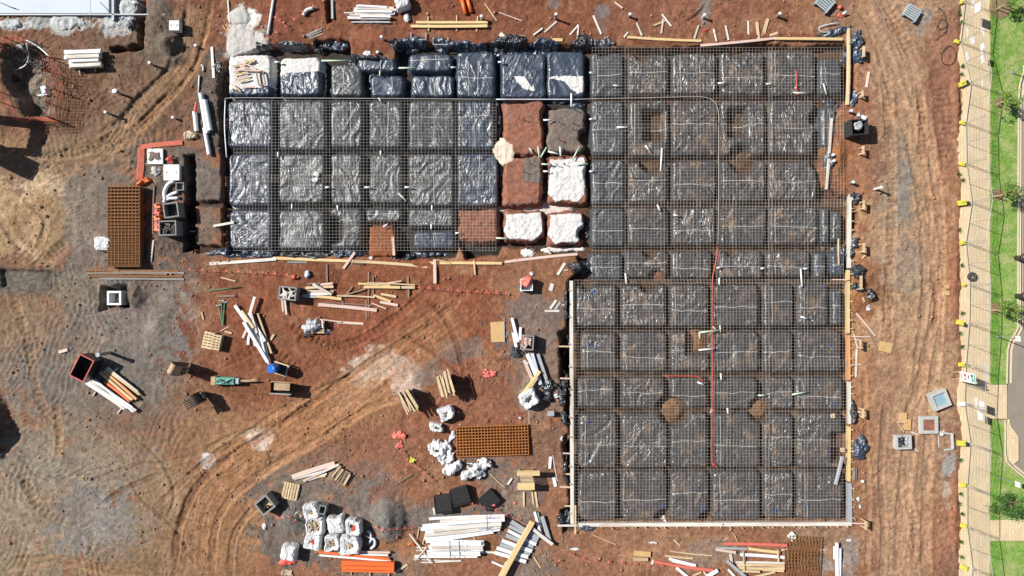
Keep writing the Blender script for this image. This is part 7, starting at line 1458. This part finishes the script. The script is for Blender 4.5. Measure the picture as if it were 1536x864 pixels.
# young trees
def young_tree(bx, by, h, R, n, label, leaf='leaf', name='young_tree', cat='tree', mulch=9, seed=1, flat=.8, stakes_=True):
    x0, y0 = W(bx, by); root = empty(name, (x0, y0, .05), 0, label, cat, 'street trees' if cat == 'tree' else None); rs = np.random.RandomState(seed)
    mb = MB().tube([(0,0,0),(.02,.03,h*.4),(0,-.02,h*.8),(.03,0,h*1.05)], [.05,.04,.03,.012], 7)
    tips = []
    for k in range(9):
        a = rs.uniform(0, 6.28); e = Vector((math.cos(a)*R*rs.uniform(.5,.95), math.sin(a)*R*rs.uniform(.5,.95), h + rs.uniform(-.25,.5)*R)); s = Vector((0,0,h*rs.uniform(.45,.8))); mb.tube([s, s.lerp(e,.5)+Vector((0,0,.06)), e], [.022,.015,.006], 5); tips += [e, s.lerp(e,.7)]
    mb.build('trunk', M['bark'], root); V_=[]; F_=[]
    tips = [Vector((rs.normal(0,R*.55), rs.normal(0,R*.55), h + rs.normal(0, R*.28))) for _ in range(10)] + tips
    for k in range(n):
        c = tips[rs.randint(len(tips))] + Vector(rs.normal(0, R*.14, 3)); q = Vector(rs.normal(0,1,3)).normalized(); u = q.orthogonal().normalized()*rs.uniform(.035,.075); w = q.cross(u).normalized()*rs.uniform(.02,.045); m_=len(V_)
        V_ += [tuple(c-u), tuple(c+w), tuple(c+u), tuple(c-w)]; F_.append((m_,m_+1,m_+2,m_+3))
    obj('crown', mesh_np('crown', np.array(V_), np.array(F_)), M[leaf], root)
    if mulch: crumple(bx, by, mulch, mulch, .05, 'mulch', None, parent=None, base=.06, edge=.3) if 0 else MB().disc((0,0,-.005), mulch/S, .04, 18, mulch/S*.8).build('mulch_bed', M['mulch'], root)
    if stakes_:
        for s in (-1,1): MB().box((s*.3, s*.12, .35), (.05,.05,.8)).build('stake', M['pine'], root)
young_tree(1498,155,1.25,.62,800,'young tree with bright leaves beside the upper kerb', seed=2); young_tree(1497,292,1.3,.6,650,'young tree with sparse olive leaves level with the middle of the lawn', seed=3); young_tree(1494,462,1.35,.62,900,'round green young tree just above the kerb bend', seed=4)
young_tree(1500,12,1.2,.6,500,'young tree in a bare ring at the top right corner', mulch=17, seed=5); young_tree(1503,748,.75,1.05,2000,'wide dense green shrub beside the lower lawn', 'leafdark', 'garden_shrub', 'shrub', 0, 6, stakes_=False)
crumple(1499, 746, 3, 2, .1, 'bag', 'white scrap at the left of the wide shrub', 'scrap', 'white_scrap')
# weeds along the path edge
rs = np.random.RandomState(21)
for i, y in enumerate([20,34,100,112,262,270,345,398,470,500,520,690,740,755,770,812,835]):
    x = 1440 + rs.uniform(-3, 3); V_ = []; F_ = []
    for k in range(60):
        a = rs.uniform(0, 6.28); l = rs.uniform(.05, .22); b = a + .4; m_ = len(V_); z = rs.uniform(.05, .2); V_ += [(0.02*math.cos(b+1.5), .02*math.sin(b+1.5), .02), (-.02*math.cos(b+1.5), -.02*math.sin(b+1.5), .02), (l*math.cos(a), l*math.sin(a), z)]; F_.append((m_, m_+1, m_+2))
    o = obj('weed_tuft', mesh_np('weed_tuft', np.array(V_), np.array(F_)), M['leafdark'], None, (*W(x, y), gh(*W(x, y)) if x < 1438 else .03)); tag(o, f'small weed tuft at the soil edge of the footpath, {ORD[i] if i < 15 else ["second lowest","lowest"][i-15]}{" from the top" if i < 15 else " of them"}', 'weed', 'weed tufts beside the footpath')
# excavator standing just outside the left edge: its arm and bucket shadow the soil
root = empty('excavator', (*W(-120, 150), 0), 0, 'yellow excavator parked just left of the view, arm raised toward the pit', 'excavator')
def EX(sx, sy, z): return Vector(((sx - 25.8 * z - 768) / S, (432 - sy + 9.75 * z) / S, z)) - Vector(root.location)  # from where its shadow falls
MB().box((-3.4, .2, 1.6), (2.6, 2.4, 1.6)).build('body', M['yellow'], root); 
for s in (-1, 1): MB().box((-3.4, .2 + s * 1.3, .45), (3.6, .5, .8)).build('track', M['rubber'], root)
MB().bar((-2.4, .2, 1.8), EX(60, 188, 4.1), .45, .6).build('boom', M['yellow'], root); MB().bar(EX(62, 186, 4.1), EX(50, 232, 3.4), .5, .5).build('stick', M['yellow'], root)
MB().bar(EX(54, 229, 3.4), EX(-6, 226, 3.0), .4, .3).build('bucket_arm', M['yellow'], root); MB().bar(EX(-14, 226, 2.9), EX(48, 256, 2.7), 1.2, .5).build('bucket', M['darksteel'], root)
# ------------------------------------------------------------------ camera and light
cam = bpy.data.cameras.new('camera'); co = bpy.data.objects.new('camera', cam); C.objects.link(co); co.location = (0, 0, H); co.rotation_euler = (0, 0, 0)
cam.sensor_width = 36; cam.lens = 36 * H / (1536 / S); cam.clip_end = 2000; bpy.context.scene.camera = co
el, cot = math.radians(41), 0
dx, dy = 45.0, -17.0; q = math.hypot(dx, dy); D = Vector((dx / q * math.cos(el), dy / q * math.cos(el), -math.sin(el)))
sl = bpy.data.lights.new('sun', 'SUN'); sl.energy = 5.0; sl.angle = math.radians(.53); sl.color = (1, .965, .91); so = bpy.data.objects.new('sun', sl); C.objects.link(so); so.rotation_euler = D.to_track_quat('-Z', 'Y').to_euler()
w = bpy.data.worlds.new('World'); bpy.context.scene.world = w; w.use_nodes = True; N = w.node_tree.nodes; L = w.node_tree.links
sk = N.new('ShaderNodeTexSky'); sk.sky_type = 'NISHITA'; sk.sun_disc = False; sk.sun_elevation = el; sk.sun_rotation = math.atan2(-D.x, -D.y) % (2 * PI); sk.air_density = 1; sk.dust_density = 1
L.new(sk.outputs[0], N['Background'].inputs[0]); N['Background'].inputs[1].default_value = .05
sc = bpy.context.scene; vs = sc.view_settings; vs.view_transform = 'Standard'; vs.look = 'None'; vs.gamma = 1; vs.exposure = 0.52
sc.cycles.max_bounces = 5; sc.cycles.diffuse_bounces = 2; sc.cycles.glossy_bounces = 2
for k_, v_ in LABELS.items():
    if len(v_) > 1: print('DUPLABEL', k_, v_)
    nw = len(k_.split())
    if not 4 <= nw <= 16: print('LABELLEN', nw, k_)
